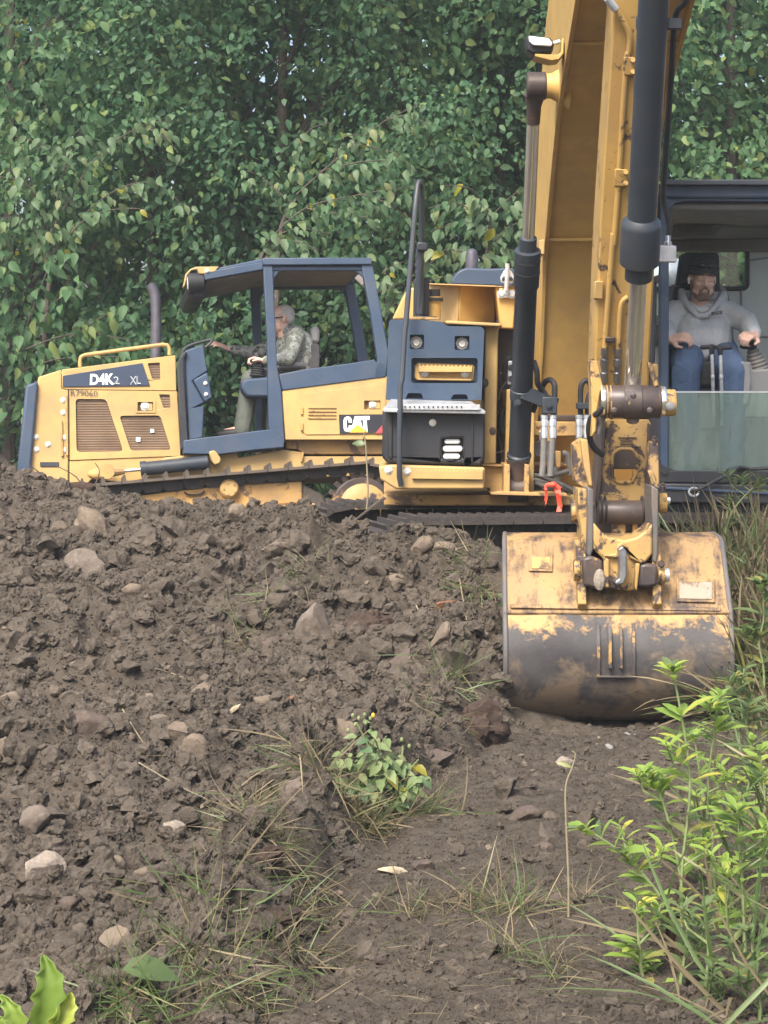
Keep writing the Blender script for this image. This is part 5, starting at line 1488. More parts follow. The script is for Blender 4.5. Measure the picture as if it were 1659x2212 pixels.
# side links down to the bucket
def kpr(name, pts, Y0, th, mat, bev=.006, par=None): return xprism(name, P(k1, pts), Y0, Y0 + th, mat, bev, par or link)
kpr('bucket_link', [(145, 1090), (205, 1110), (203, 1660), (170, 1740), (140, 1700), (150, 1300)], 11.84, .34, 'side_steel', .008)
kpr('bucket_link', [(736, 1070), (800, 1112), (796, 1700), (778, 1800), (740, 1760), (746, 1420), (734, 1250)], 11.84, .34, 'side_steel', .008)
kpr('link_plate', [(8, 690), (90, 640), (150, 655), (172, 900), (190, 1060), (200, 1105), (148, 1110), (100, 1090), (30, 1040), (14, 860)], 12.08, .12, 'worn_yellow')
kpr('link_plate', [(85, 650), (148, 655), (196, 1080), (160, 1080), (112, 900)], 12.02, .06, 'worn_yellow')
kpr('link_plate', [(60, 1100), (150, 1110), (140, 1700), (80, 1780), (95, 1480), (60, 1300)], 11.9, .3, 'worn_yellow')
kpr('link_plate', [(726, 668), (790, 672), (800, 760), (808, 1062), (770, 1085), (748, 980), (705, 940), (712, 800)], 12.02, .14, 'worn_yellow')
kpr('link_plate', [(700, 935), (742, 940), (800, 1105), (740, 1080)], 11.98, .08, 'worn_yellow')
bossx(-5, 60, 1310, .058, 'worn_yellow', 'link_pin', 12.12, k1, link); bossx(798, 872, 1235, .052, 'worn_yellow', 'link_pin', 12.12, k1, link)
bossx(30, 70, 1250, .075, 'worn_yellow', 'link_pin', 12.12, k1, link)
for (x, y) in ((760, 695), (836, 1120)):
    m = MB(); m.spin(W(*k1(x, y), 12.03), (0, -.3, 1), [(0, .016), (.025, .016), (.026, .01), (.04, .01)], 6); m.build('bolt', M['greasy'], link)
bossx(874, 905, 1212, .017, 'zinc', 'bolt', 12.1, k1, link)
hb_ = kpr('link_body', [(203, 1410), (262, 1484), (342, 1546), (490, 1576), (600, 1546), (692, 1480), (742, 1420), (746, 1700), (682, 1782), (628, 1790), (598, 2050), (300, 2020), (300, 1752), (204, 1662)], 11.83, .3, 'worn_yellow', .012)
kpr('link_web', [(300, 1740), (345, 1750), (345, 2010), (300, 2010)], 11.79, .05, 'worn_yellow', .006, hb_)
kpr('link_web', [(590, 1790), (630, 1790), (600, 2050), (575, 2000)], 11.79, .05, 'worn_yellow', .006, hb_)
kpr('link_rim', [(300, 1720), (400, 1700), (420, 1620), (470, 1592), (520, 1640), (540, 1700), (690, 1770), (640, 1790), (540, 1740), (500, 1660), (470, 1630), (440, 1670), (420, 1740)], 11.80, .04, 'worn_yellow', .006, hb_)
kpr('lifting_hook', rounded(P(c0, [(432, 1660), (470, 1630), (508, 1690), (506, 1900), (480, 1975), (405, 1985), (400, 1955), (440, 1930), (446, 1850)]), 14), 11.70, .14, 'steel', .012, hb_)
for pts in ([(100, 1740), (180, 1720), (285, 1760), (300, 2010), (210, 2020), (110, 1990)], [(628, 1800), (680, 1790), (792, 1800), (786, 1990), (700, 2010), (610, 2000)]):
    kpr('ear_block', pts, 11.80, .2, 'greasy', .014)
bossx(790, 848, 1890, .055, 'worn_yellow', 'bucket_pin', 11.86, k1, link); bossx(848, 896, 1897, .034, 'zinc', 'pin_nut', 11.86, k1, link)
bossx(20, 72, 1850, .055, 'worn_yellow', 'bucket_pin', 11.86, k1, link)
xbolt(k1, [(822, 1795)], 11.8, .013, link, 'greasy')
m = MB(); m.ell(W(*k1(258, 1940), 11.78), (.03, .02, .055), None, 8, 6); m.build('lodged_stone', M['rock_pale'], link, smooth=False)
m = MB(); m.ell(W(*k1(560, 478), 12.1), (.035, .03, .02), None, 7, 5); m.build('lodged_stone', M['rock_pale'], link, smooth=False)

# ---- bucket
BX = lambda px, Y: (px - CX) / F * Y
def bz(py, Y): return CAMZ - (py - HY) / F * Y
bxl, bxr = BX(1092, 12.0), BX(1566, 12.0)
UPP = [(12.34, bz(1150, 12.34)), (12.16, bz(1160, 12.16)), (12.1, bz(1172, 12.1)), (11.86, bz(1322, 11.86))]
LOW = [(11.86, bz(1324, 11.86)), (11.80, bz(1400, 11.80)), (11.81, bz(1460, 11.81)), (11.86, bz(1505, 11.86)), (11.95, bz(1538, 11.95)), (12.08, bz(1555, 12.08)), (12.4, -.02), (12.85, .05)]
bxc = (bxl + bxr) / 2
tap = lambda y: 1 - .11 * max(0, y - 11.95)
def shell(name, prof, mat, th=.03, smooth=0):
    pr = [Vector((0, a, b)) for a, b in prof]
    if smooth: pr = catmull(pr, smooth)
    cen = Vector((0, 12.5, .45))
    inn = [p + (cen - p).normalized() * th for p in pr]
    lp = pr + inn[::-1]
    m = MB(); NX = 24
    # long strips across the width so that dents can show
    vs = []; fs = []
    n = len(lp)
    for i in range(NX + 1):
        x = bxl + (bxr - bxl) * i / NX
        for p in lp:
            xx = bxc + (x - bxc) * tap(p.y)
            d = .006 * mnoise.noise(Vector((x * 4, p.y * 5, p.z * 4)))
            vs.append((xx, p.y + d, p.z))
    for i in range(NX):
        for k in range(n):
            l = (k + 1) % n
            fs.append((i * n + k, i * n + l, (i + 1) * n + l, (i + 1) * n + k))
    fs.append(list(range(n))); fs.append(list(range(NX * n, NX * n + n)))
    m.add(vs, fs); return m.build(name, M[mat], ex_root, angle=50)
def bucket_low_mat():
    t = NT('bucket shell rubbed to dark steel')
    sx = t.n('ShaderNodeSeparateXYZ'); t.l(t.tc.outputs['Object'], sx.inputs[0])
    z_ = sx.outputs['Z']                         # height above the machine's base point
    n1 = t.noise(5, 10, .7, dist=.4); n2 = t.noise(16, 8, .7); n3 = t.noise(3, 6, .65)
    edge = t.math('ADD', t.math('MULTIPLY', t.math('SUBTRACT', n1, .5), .75), t.math('MULTIPLY', t.math('SUBTRACT', n2, .5), .25))
    k = t.math('ADD', t.math('SUBTRACT', z_, .43), edge)
    paint = t.ramp(k, [(.48, 0), (.53, 1)]) if False else t.ramp(t.math('ADD', t.math('MULTIPLY', k, 3.0), .5), [(.42, 0), (.66, 1)])
    steel = t.mix(t.ramp(n3, [(.35, 0), (.7, 1)]), (.030, .028, .030), (.075, .069, .069))
    mud = t.ramp(t.math('ADD', n1, t.math('MULTIPLY', t.math('SUBTRACT', .25, z_), .35)), [(.50, 0), (.62, 1)])
    c = t.mix(t.math('MULTIPLY', mud, .9), steel, (.15, .11, .075))
    c = t.mix(paint, c, (.44, .26, .10))
    c = t.mix(t.ramp(n2, [(.66, 0), (.7, 1)]), c, (.16, .10, .05))
    t.bsdf(c, t.math('ADD', t.math('MULTIPLY', n2, .35), .42), .0, t.math('ADD', t.math('MULTIPLY', paint, .4), n2), .5, .006, .5)
    return t.done()
M['bucket_low'] = bucket_low_mat()
bk = shell('bucket_back', UPP, 'bucket')
bl = shell('bucket_heel', LOW, 'bucket_low', .03, 5)
full = [Vector((0, a, b)) for a, b in UPP] + catmull([Vector((0, a, b)) for a, b in LOW], 4) + [Vector((0, 13.0, .12)), Vector((0, 12.75, .62)), Vector((0, 12.5, .9))]
for xa, xb in ((bxl - .022, bxl + .004), (bxr - .004, bxr + .022)):
    cen = Vector((0, 12.5, .45)); lp = [cen + (p - cen) * 1.012 for p in full]
    m = MB(); m.prism([Vector((bxc + (xa - bxc) * tap(p.y), p.y, p.z)) for p in lp], [Vector((bxc + (xb - bxc) * tap(p.y), p.y, p.z)) for p in lp]); m.build('bucket_side', M['side_steel'], ex_root, bevel=.008)
for i in range(5):
    x = bxl + .16 + i * (bxr - bxl - .32) / 4; m = MB(); m.hexa([(x - .05, 12.8, .03), (x + .05, 12.8, .03), (x + .02, 13.0, .13), (x - .02, 13.0, .13), (x - .05, 12.8, .09), (x + .05, 12.8, .09), (x + .02, 13.0, .15), (x - .02, 13.0, .15)]); m.build('bucket_tooth', M['steel'], ex_root, bevel=.008)
m = MB(); m.tube([(bxl, 11.862, bz(1323, 11.862)), (bxr, 11.862, bz(1323, 11.862))], .012, 8); m.build('weld_seam', M['bucket'], bk)
def onback(px, py, off=0.0):
    (y0, z0_), (y1, z1_) = UPP[2], UPP[3]
    d = Vector(((px - CX) / F, 1, -(py - HY) / F)); nrm = Vector((0, -(z0_ - z1_), (y0 - y1))).normalized()
    if nrm.y > 0: nrm = -nrm
    p0 = Vector((0, y0, z0_)) + nrm * off
    return CAMP + d * ((p0 - CAMP).dot(nrm) / d.dot(nrm))
def bplate(name, pts, o0, o1, mat, bev=.004, par=None):
    m = MB(); m.prism([onback(*p, o1) for p in P(c6, pts)], [onback(*p, o0) for p in P(c6, pts)]); return m.build(name, M[mat], par or bk, bevel=bev)
bplate('raised_plate', [(268, 487), (410, 490), (408, 592), (268, 588)], -.01, .012, 'bucket')
bplate('raised_plate', [(285, 503), (394, 505), (392, 576), (285, 573)], .010, .015, 'yellow_dirty')
bplate('plate_frame', [(1128, 628), (1352, 632), (1352, 772), (1128, 766)], -.01, .012, 'bucket')
bplate('number_plate', [(1144, 648), (1334, 652), (1334, 752), (1144, 748)], .010, .016, 'plate_label', .002)
bplate('cross_strip', [(160, 778), (1386, 800), (1386, 822), (160, 802)], -.01, .014, 'bucket')
for (xa, xb, ztop) in ((532, 590, 0), (962, 1020, 0)):
    pa, pb = onback(*c6(xa, 560)), onback(*c6(xb, 560))
    m = MB(); lp = [(12.12, bz(1160, 12.12)), (11.99, bz(1170, 11.99)), (11.86, bz(1200, 11.9)), (11.84, bz(1265, 11.84)), (11.82, bz(1305, 11.82)), (11.88, bz(1321, 11.88))]
    cxm = (pa.x + pb.x) / 2
    m.prism([Vector((cxm - .022, a, b_)) for a, b_ in lp], [Vector((cxm + .022, a, b_)) for a, b_ in lp]); m.build('bucket_ear', M['worn_yellow'], bk, bevel=.005)
def lowY(z_):
    pr = catmull([Vector((0, a, b)) for a, b in LOW], 8)
    return min(pr[:30], key=lambda p: abs(p.z - z_)).y
for (xa, xb, ya, yb, th) in ((664, 682, 895, 1205, .014), (870, 886, 895, 1205, .014), (730, 748, 910, 1150, .03), (795, 812, 910, 1150, .022)):
    m = MB(); zs = [bz(c6(0, y)[1], 11.8) for y in np.linspace(ya, yb, 8)]
    x0, x1 = BX(c6(xa, 0)[0], 11.8), BX(c6(xb, 0)[0], 11.8)
    fr = [Vector((x0, lowY(z_) - th, z_)) for z_ in zs]; f2 = [Vector((x1, lowY(z_) - th, z_)) for z_ in zs]
    vs = fr + f2 + [p + Vector((0, th + .02, 0)) for p in fr] + [p + Vector((0, th + .02, 0)) for p in f2]; n = 8; fs = []
    for i in range(n - 1): fs += [(i, i + 1, n + i + 1, n + i), (2 * n + i, 3 * n + i, 3 * n + i + 1, 2 * n + i + 1), (i, 2 * n + i, 2 * n + i + 1, i + 1), (n + i, n + i + 1, 3 * n + i + 1, 3 * n + i)]
    fs += [(0, n, 3 * n, 2 * n), (n - 1, 3 * n - 1, 4 * n - 1, 2 * n - 1)]
    m.add(vs, fs); m.build('wear_rib', M['rib'], bl)
xprism('wear_rib', P(c6, [(668, 1196), (885, 1200), (885, 1212), (668, 1210)]), 11.79, 11.84, 'greasy', .003, bl)

# ---- cab
CY = 14.35
cab = box('cab_roof', (1.672, 14.32, 2.80), (2.66, 16.0, 2.905), 'slate', .02)
box('roof_edge', (1.67, 14.27, 2.878), (2.66, 14.325, 2.912), 'cyl_black', .006, cab)
hdr = xprism('front_header', P(c4, [(1072, 1112), (1760, 1118), (1760, 1172), (1180, 1168), (1120, 1180), (1085, 1215), (1066, 1290), (1058, 1290), (1062, 1180)]), 14.34, 14.44, 'slate', .006, cab)
xbolt(c4, [(1090, 1117)], 14.335, .013, cab)
m = MB(); m.box((1.655, 14.33, .98), (1.71, 14.42, 2.81)); m.build('front_post', M['slate'], cab, bevel=.01)
m = MB(); m.box((2.60, 14.33, .98), (2.66, 14.42, 2.81)); m.build('front_post', M['slate'], cab, bevel=.01)
for x0, x1 in ((1.66, 1.71), (2.60, 2.66)):
    m = MB(); m.box((x0, 14.42, 1.0), (x1, 15.98, 1.65)); m.build('cab_side', M['slate'], cab, bevel=.01)
    m = MB(); m.box((x0, 15.85, 1.65), (x1, 15.98, 2.8)); m.build('rear_post', M['slate'], cab, bevel=.01)
    m = MB(); m.box((x0, 14.42, 2.70), (x1, 15.85, 2.8)); m.build('side_header', M['slate'], cab, bevel=.01)
    m = MB(); m.box((x0 + .02, 14.42, 1.65), (x0 + .026, 15.85, 2.70)); m.build('side_window', M['clear_glass'], cab)
xtube('grab_rail', c5, [(650, 380), (648, 700), (636, 1060)], [14.25, 14.25, 14.25], .02, 'black', cab)
m = MB(); q = W(*c5(684, 402), 14.22); m.spin(q, (0, -1, 0), [(0, .025), (.02, .025), (.021, .012)], 14); m.build('rail_clamp', M['black'], cab)
rwin = rr(*c5(560, 160), *c5(1392, 476), 11)
rw_ = xplate('rear_wall', [(1375, 420), (1700, 420), (1700, 1020), (1375, 1020)], [rwin], 15.9, .06, 'grey_plastic', .006, cab)
m = MB(); oo = [W(p[0], p[1], 15.895) for p in rwin]; m.tube(oo + [oo[0]], .016, 6); m.build('window_seal', M['rubber'], rw_)
m = MB(); oo = [W(p[0], p[1], 15.93) for p in rwin]; m.add(oo, [list(range(len(oo)))]); m.build('rear_window', M['clear_glass'], rw_, smooth=False)
for pts in ([(1345, 480), (1350, 700), (1345, 850), (1556, 856)], [(1395, 252), (1556, 230)], [(690, 468), (760, 470)]):
    xtube('trim_seam', c5, pts, 15.893, .006, 'grey_dark', rw_, smooth=0)
xprism('rear_trim_band', P(c4, [(1075, 1395), (1760, 1380), (1760, 1462), (1075, 1462)]), 15.86, 15.9, 'ceiling', .01, cab)
box('headliner', (1.71, 14.42, 2.74), (2.60, 15.88, 2.79), 'grey_dark', .02, cab)
xprism('roof_hatch', rounded(P(c4, [(1120, 1290), (1420, 1250), (1600, 1258), (1560, 1300), (1395, 1318), (1345, 1372), (1110, 1378)]), 6), 15.6, 15.7, 'grey_dark', .02, cab)
xprism('roof_speaker', rounded(P(c4, [(1170, 1318), (1300, 1318), (1345, 1300), (1330, 1345), (1170, 1350)]), 4), 15.56, 15.62, 'ceiling', .015, cab)
box('cab_floor', (1.66, 14.42, .985), (2.66, 15.95, 1.04), 'grey_dark', .01, cab)
box('cab_base', (1.655, 14.33, .88), (2.66, 16.0, .98), 'black', .01, cab)
# windscreen lower pane and sill
gl_ = MB(); gl_.box((1.70, 14.36, bz(1022, 14.36)), (2.605, 14.366, bz(846, 14.36))); gl_.build('lower_windscreen', M['glass'], cab)
gm = MB(); gm.box((1.70, 14.357, bz(848.5, 14.36)), (2.605, 14.369, bz(845, 14.36))); gm.build('glass_edge', M['zinc'], cab)
rs_ = random.Random(3)
sl = xprism('front_sill', [(1418, 1012), (1422, 1014), (1440, 1016), (1720, 1020), (1720, 1046), (1418, 1042)], 14.30, 14.42, 'black', .006, cab)
xprism('sill_corner', P(c5, [(680, 1800), (700, 1850), (740, 1885), (820, 1912), (820, 1940), (680, 1940)]), 14.32, 14.36, 'black', .003, cab)
xprism('front_sill', [(1418, 1044), (1720, 1048), (1720, 1090), (1418, 1086)], 14.24, 14.42, 'black', .01, cab)
xprism('sill_strip', [(1418, 1050), (1720, 1066), (1720, 1072), (1418, 1056)], 14.225, 14.25, 'slate', .004, cab)
xbolt(c5, [(735, 1925)], 14.298, .018, cab, 'black')
xtube('wiper_arm', c5, [(985, 2075), (1060, 2040), (1250, 1938), (1330, 1890), (1420, 1905), (1600, 1895)], [14.2, 14.2, 14.24, 14.28, 14.3, 14.3], .011, 'black', cab, smooth=2)
xtube('wiper_blade', c5, [(1290, 1915), (1620, 1890)], 14.31, .008, 'rubber', cab, smooth=0)
m = MB(); q = W(*c5(970, 2085), 14.2)
m.tube([q + Vector((math.cos(a) * .03, 0, math.sin(a) * .025)) for a in [i * .5 for i in range(13)]], .007, 6); m.build('wiper_pivot', M['zinc'], cab)
m = MB(); m.ell(W(*c5(740, 430), 16.5), (.2, .2, .19)); m.build('rear_hump', M['zinc'], ex_root)
# seat and controls
seat = xprism('seat_back', rounded(P(c5, [(760, 470), (830, 430), (1180, 430), (1245, 490), (1280, 700), (1300, 1050), (720, 1050), (740, 700)]), 14), 15.42, 15.58, 'seat_beige', .05, cab)
xprism('seat_insert', rounded(P(c5, [(822, 440), (1180, 440), (1240, 880), (1310, 900), (1320, 1100), (760, 1100), (800, 700)]), 12), 15.36, 15.45, 'seat', .03, seat)
xprism('headrest', rounded(P(c5, [(870, 205), (905, 190), (1150, 188), (1172, 210), (1178, 480), (828, 480)]), 8), 15.40, 15.52, 'seat', .04, seat)
xprism('seat_cushion', rounded(P(c5, [(760, 1050), (1330, 1050), (1360, 1260), (760, 1260)]), 12), 14.95, 15.5, 'seat', .04, seat)
xprism('seat_box', P(c5, [(840, 1225), (1320, 1225), (1320, 1600), (840, 1600)]), 15.0, 15.4, 'console', .02, seat)
rc = xprism('right_console', rounded(P(c5, [(1362, 1060), (1420, 1050), (1434, 1120), (1610, 1105), (1610, 1500), (1370, 1500), (1340, 1400)]), 6), 14.75, 15.5, 'console', .02, cab)
xprism('console_edge', rounded(P(c5, [(1325, 1055), (1365, 1048), (1410, 1090), (1425, 1200), (1415, 1320), (1390, 1400), (1345, 1390), (1340, 1100)]), 6), 14.72, 14.78, 'grey_dark', .015, rc)
m = MB(); q = W(*c5(1478, 1120), 14.95); e_ = W(*c5(1425, 925), 14.93); L_ = (e_ - q).length; pf = []
for i in range(15): pf.append((L_ * i / 14, .075 - .052 * i / 14 + (.007 if i % 2 else -.001)))
m.spin(q, e_ - q, pf, 20); m.build('bellows', M['hose_grey'], rc)
m = MB(); m.cap(e_, .022, W(*c5(1405, 850), 14.92), .026); m.ell(W(*c5(1400, 935), 14.9), (.055, .04, .018)); m.build('joystick', M['rubber'], rc)
lc_ = xprism('left_console', rounded(P(c5, [(655, 930), (690, 925), (712, 900), (742, 905), (764, 980), (768, 1270), (655, 1270)]), 5), 14.75, 15.5, 'console', .015, cab)
xprism('monitor_bracket', P(c5, [(655, 765), (745, 760), (754, 790), (760, 1050), (742, 1060), (738, 910), (655, 920)]), 14.7, 14.76, 'track_dark', .005, lc_)
for (x0, x1, xm, y) in ((1028, 1140, 1110, 938), (1156, 1266, 1178, 944)):
    lv = xtube('travel_lever', c5, [(xm, y + 20), (xm + 6, 1100), (xm + 12, 1330), (xm + 14, 1560)], [14.58, 14.58, 14.6, 14.65], .0115, 'zinc', cab)
    m = MB(); m.cap(W(*c5(x0 + 8, y + 2), 14.58), .014, W(*c5(x1 - 8, y - 2), 14.58), .013); m.cap(W(*c5(xm, y), 14.58), .018, W(*c5(xm, y + 50), 14.58), .014); m.build('lever_handle', M['rubber'], lv)
    m = MB(); m.cap(W(*c5(xm + 8, 1165), 14.585), .014, W(*c5(xm + 8, 1185), 14.585), .014); m.build('lever_joint', M['zinc'], lv)

# orange ribbon tied to the deck
rb = MB()
def ribbon(pts, w, Y):
    l = []; r = []
    for i, (x, y) in enumerate(pts):
        yy = Y - .012 * math.sin(i * 1.9); l.append(W(*k2(x - w / 2, y), yy)); r.append(W(*k2(x + w / 2, y), yy + .006 * math.cos(i * 2.3)))
    n = len(pts); rb.add(l + r + [p + Vector((0, .003, 0)) for p in l + r], [(i, i + 1, n + i + 1, n + i) for i in range(n - 1)] + [(2 * n + i, 3 * n + i, 3 * n + i + 1, 2 * n + i + 1) for i in range(n - 1)])
ribbon([(740, 1500), (738, 1560), (742, 1620), (734, 1690)], 34, 14.16); ribbon([(742, 1690), (730, 1730), (728, 1760)], 10, 14.16)
ribbon([(850, 1545), (880, 1600), (890, 1680), (900, 1750), (886, 1815)], 56, 14.15); ribbon([(890, 1550), (905, 1620), (900, 1680), (912, 1760)], 30, 14.13)
rb.tube([W(*k2(*p), 14.14) for p in ((735, 1510), (790, 1495), (820, 1490), (860, 1515), (900, 1550))], .012, 6)
rb.ell(W(*k2(818, 1500), 14.14), (.024, .02, .018))
tag(rb.build('flagging_ribbon', M['ribbon'], None), 'torn orange flagging ribbon tied beside the bucket link', 'ribbon')

# ---- excavator operator
def w5(x, y, Y): return W(*c5(x, y), Y)
em = empty('person', (w5(1050, 1000, 15.3).x, 15.25, 1.45), 'person in grey hoodie, jeans and black cap, sitting in the excavator cab', 'person')
hc = w5(1038, 398, 15.2)
Rh = Matrix.Rotation(math.radians(7), 3, 'X') @ Matrix.Rotation(math.radians(3), 3, 'Y')
Rh = Matrix.Rotation(math.radians(4), 3, 'Z') @ Rh
HS = 1.02
b = MB(); head_prims(b, hc, Rh, HS)
shL, shR = w5(818, 668, 15.26), w5(1248, 672, 15.26)
elL, elR = w5(728, 770, 15.18), w5(1385, 740, 15.15)
wrL, wrR = w5(778, 880, 14.96), w5(1458, 850, 14.93)
hip = w5(1040, 985, 15.26)
b.cap(w5(1035, 720, 15.28), .10, hip, .12); b.cap(shL.lerp(shR, .15), .06, shL.lerp(shR, .85), .06)
for s, e_, w_ in ((shL, elL, wrL), (shR, elR, wrR)):
    b.cap(s, .052, e_, .042); b.cap(e_, .040, w_, .029)
hand(b, wrL, Vector((.72, -.45, .16)), Vector((0, -.6, .75)), 1.1, .95, -1)
hand(b, wrR, Vector((-.62, -.72, .02)), Vector((.05, -.45, .85)), 1.12, 1.2, 1)
kL, kR = w5(905, 1120, 14.78), w5(1275, 1125, 14.78)
for hp, k_ in ((hip + Vector((-.09, 0, 0)), kL), (hip + Vector((.09, 0, 0)), kR)):
    an = Vector((k_.x, 14.80, 1.12)); b.cap(hp, .08, k_, .06); b.cap(k_, .055, an, .04); b.cap(an, .04, an + Vector((0, -.18, -.03)), .035)
fuse('body', b, .0062, M['skin'], em)
b = MB()
b.cap(w5(1035, 800, 15.27), .14, w5(1040, 960, 15.24), .165); b.cap(shL, .082, shR, .082); b.cap(w5(940, 790, 15.22), .11, w5(960, 900, 15.14), .12); b.cap(w5(1130, 790, 15.22), .11, w5(1120, 900, 15.14), .12)
b.ell(w5(1035, 900, 15.14), (.17, .12, .12)); b.ell(w5(1035, 1000, 15.18), (.19, .15, .07))
b.cap(w5(950, 1000, 15.1), .05, w5(1130, 1000, 15.1), .05)
for s, e_, w_ in ((shL, elL, wrL), (shR, elR, wrR)):
    b.cap(s, .084, e_, .070); b.cap(e_, .070, e_.lerp(w_, .80), .050); b.cap(e_.lerp(w_, .80), .052, e_.lerp(w_, .86), .040)
# hood lying round the neck
ring = [(872, 500, 15.33), (888, 555, 15.24), (930, 620, 15.16), (1000, 690, 15.12), (1070, 688, 15.12), (1140, 615, 15.16), (1185, 560, 15.24), (1205, 520, 15.34)]
for i in range(len(ring) - 1): b.cap(w5(*ring[i]), .018 if 1 < i < 6 else .026, w5(*ring[i + 1]), .018 if 1 < i + 1 < 6 else .026)
b.cap(w5(890, 540, 15.37), .045, w5(1185, 550, 15.38), .045)
hoodie = fuse('hoodie', b, .0075, M['hoodie'], em, 3)
for k, (yy, hh) in enumerate(((672, 20),)):
    lettering('hoodie_print', 'BSS', [c5(1108, 688), c5(1196, 678), c5(1198, 648), c5(1106, 662)], lambda a, q_: W(a, q_, 15.085), Vector(), M['dark_print'], hoodie, .05)
b = MB()
b.cap(hip + Vector((-.1, 0, 0)), .13, hip + Vector((.1, 0, 0)), .13)
for hp, k_ in ((hip + Vector((-.10, -.05, .0)), kL), (hip + Vector((.10, -.05, .0)), kR)):
    an = Vector((k_.x, 14.80, 1.10)); b.cap(hp, .11, k_.lerp(hp, .35), .105); b.cap(k_.lerp(hp, .35), .105, k_, .092); b.cap(k_, .092, k_.lerp(an, .5), .085); b.cap(k_.lerp(an, .5), .085, an, .075)
fuse('jeans', b, .009, M['jeans'], em, 3)
b = MB()
for k_ in (kL, kR):
    an = Vector((k_.x, 14.8, 1.09)); b.cap(an, .05, an + Vector((0, -.22, -.02)), .045)
fuse('boots', b, .009, M['track_dark'], em, 2)
def hp_(x, y, z_): return hc + Rh @ (Vector((x, y, z_)) * HS)
# cap with a bent peak, glasses on it
m = MB()
vs = []; fs = []
for i in range(9):
    th = math.pi / 2 * i / 8
    for k in range(24):
        ph = 2 * math.pi * k / 24
        vs.append(hp_(.084 * math.sin(th) * math.cos(ph), .012 + .106 * math.sin(th) * math.sin(ph), .052 + .078 * math.cos(th)))
for i in range(8):
    for k in range(24):
        l = (k + 1) % 24; fs.append((i * 24 + k, (i + 1) * 24 + k, (i + 1) * 24 + l, i * 24 + l))
m.add(vs, fs)
cap_ = m.build('cap', M['cap'], em)
so = cap_.modifiers.new('s', 'SOLIDIFY'); so.thickness = .005; so.offset = 1
m = MB(); vs = []; fs = []
for i in range(7):
    for k in range(13):
        a = math.pi * (k / 12); rr_ = 1 + .0 * i
        x = math.cos(a) * .080 * (1 - .0 * i); t_ = i / 6
        y = -.088 * math.sin(a) * 1 - .068 * t_ * math.sin(a) ** .6 + .005
        vs.append(hp_(x * (1 - .08 * t_), y, .056 - .012 * t_ - .022 * (x / .08) ** 2 * (.4 + t_ * .6)))
for i in range(6):
    for k in range(12): fs.append((i * 13 + k, i * 13 + k + 1, (i + 1) * 13 + k + 1, (i + 1) * 13 + k))
m.add(vs, fs); bk_ = m.build('cap_peak', M['cap'], cap_); so = bk_.modifiers.new('s', 'SOLIDIFY'); so.thickness = .005
m = MB()
for s in (-1, 1):
    m.ell(hp_(s * .036, -.098, .088), (.030, .010, .017), Rh @ Matrix.Rotation(s * .3, 3, 'Z'), 14, 8)
    m.tube([hp_(s * .062, -.083, .09), hp_(s * .088, -.03, .082), hp_(s * .092, .03, .07)], .004, 6)
m.tube([hp_(-.02, -.104, .092), hp_(.02, -.104, .092)], .005, 6); m.build('sunglasses', M['lens_dark'], em)
b = MB()
for s in (-1, 1):
    b.cap(hp_(s * .068, -.012, -.03), .012, hp_(s * .060, -.030, -.085), .015); b.cap(hp_(s * .060, -.030, -.085), .017, hp_(s * .02, -.072, -.116), .018)
    b.cap(hp_(s * .024, -.093, -.066), .008, hp_(s * .003, -.1045, -.050), .007); b.cap(hp_(s * .026, -.088, -.07), .008, hp_(s * .022, -.078, -.10), .012)
    b.cap(hp_(s * .078, .015, .02), .008, hp_(s * .068, -.012, -.03), .010)
b.ell(hp_(0, -.080, -.104), (.030, .018, .020)); b.ell(hp_(0, -.06, -.122), (.03, .03, .014)); b.ell(hp_(0, -.084, -.084), (.03, .016, .012))
fuse('beard', b, .0045, M['beard'], em, 1)
m = MB()
for s in (-1, 1):
    m.tube([hp_(s * .013, -.1015, .026), hp_(s * .03, -.098, .031), hp_(s * .048, -.086, .024)], .0035, 6)
    m.tube([hp_(s * .016, -.0955, -.006), hp_(s * .030, -.0965, -.009), hp_(s * .044, -.0885, -.005)], .0018, 5)
m.build('eyebrow', M['beard'], em)
m = MB(); m.tube([hp_(-.017, -.1055, -.0685), hp_(0, -.1075, -.069), hp_(.017, -.1055, -.0685)], .0024, 6); m.build('mouth', M['lip'], em)
m = MB(); m.cap(hp_(-.088, -.004, -.002), .009, hp_(-.087, -.012, -.03), .006); m.build('earbud', M['earbud'], em)
b = MB(); b.cap(w5(1000, 640, 15.19), .02, w5(1070, 642, 15.19), .02); b.cap(w5(1000, 640, 15.19), .02, w5(1036, 660, 15.17), .018); b.build('undershirt', M['tee'], em)
# ------------------------------------------------------------------ stones and clods
def ico(sub):
    bm = bmesh.new(); bmesh.ops.create_icosphere(bm, subdivisions=sub, radius=1)
    v = np.array([tuple(q.co) for q in bm.verts]); bm.verts.ensure_lookup_table(); f = np.array([[q.index for q in p.verts] for p in bm.faces]); bm.free()
    return v, f
ICO = {k: ico(k) for k in (1, 2, 3, 4)}
def rock_verts(seed, sub, cuts=9, rough=.06, lo=.5, hi=.88):
    r = np.random.RandomState(seed); v, f = ICO[sub]; v = v.copy()
    for i in range(cuts):
        n = r.normal(size=3); n /= np.linalg.norm(n); d = r.uniform(lo, hi)
        k = v @ n - d; k = np.maximum(k, 0); v -= k[:, None] * n
    for i in range(len(v)):
        p = Vector(v[i]); q = p * 1.4 + Vector((seed * 3.7, seed * 1.3, 0))
        v[i] *= 1 + rough * (mnoise.noise(q) * 1.2 + mnoise.noise(q * 2.7) * .7 + mnoise.noise(q * 6) * .4)
    v -= (v.max(0) + v.min(0)) / 2
    return v / np.abs(v).max(0), f
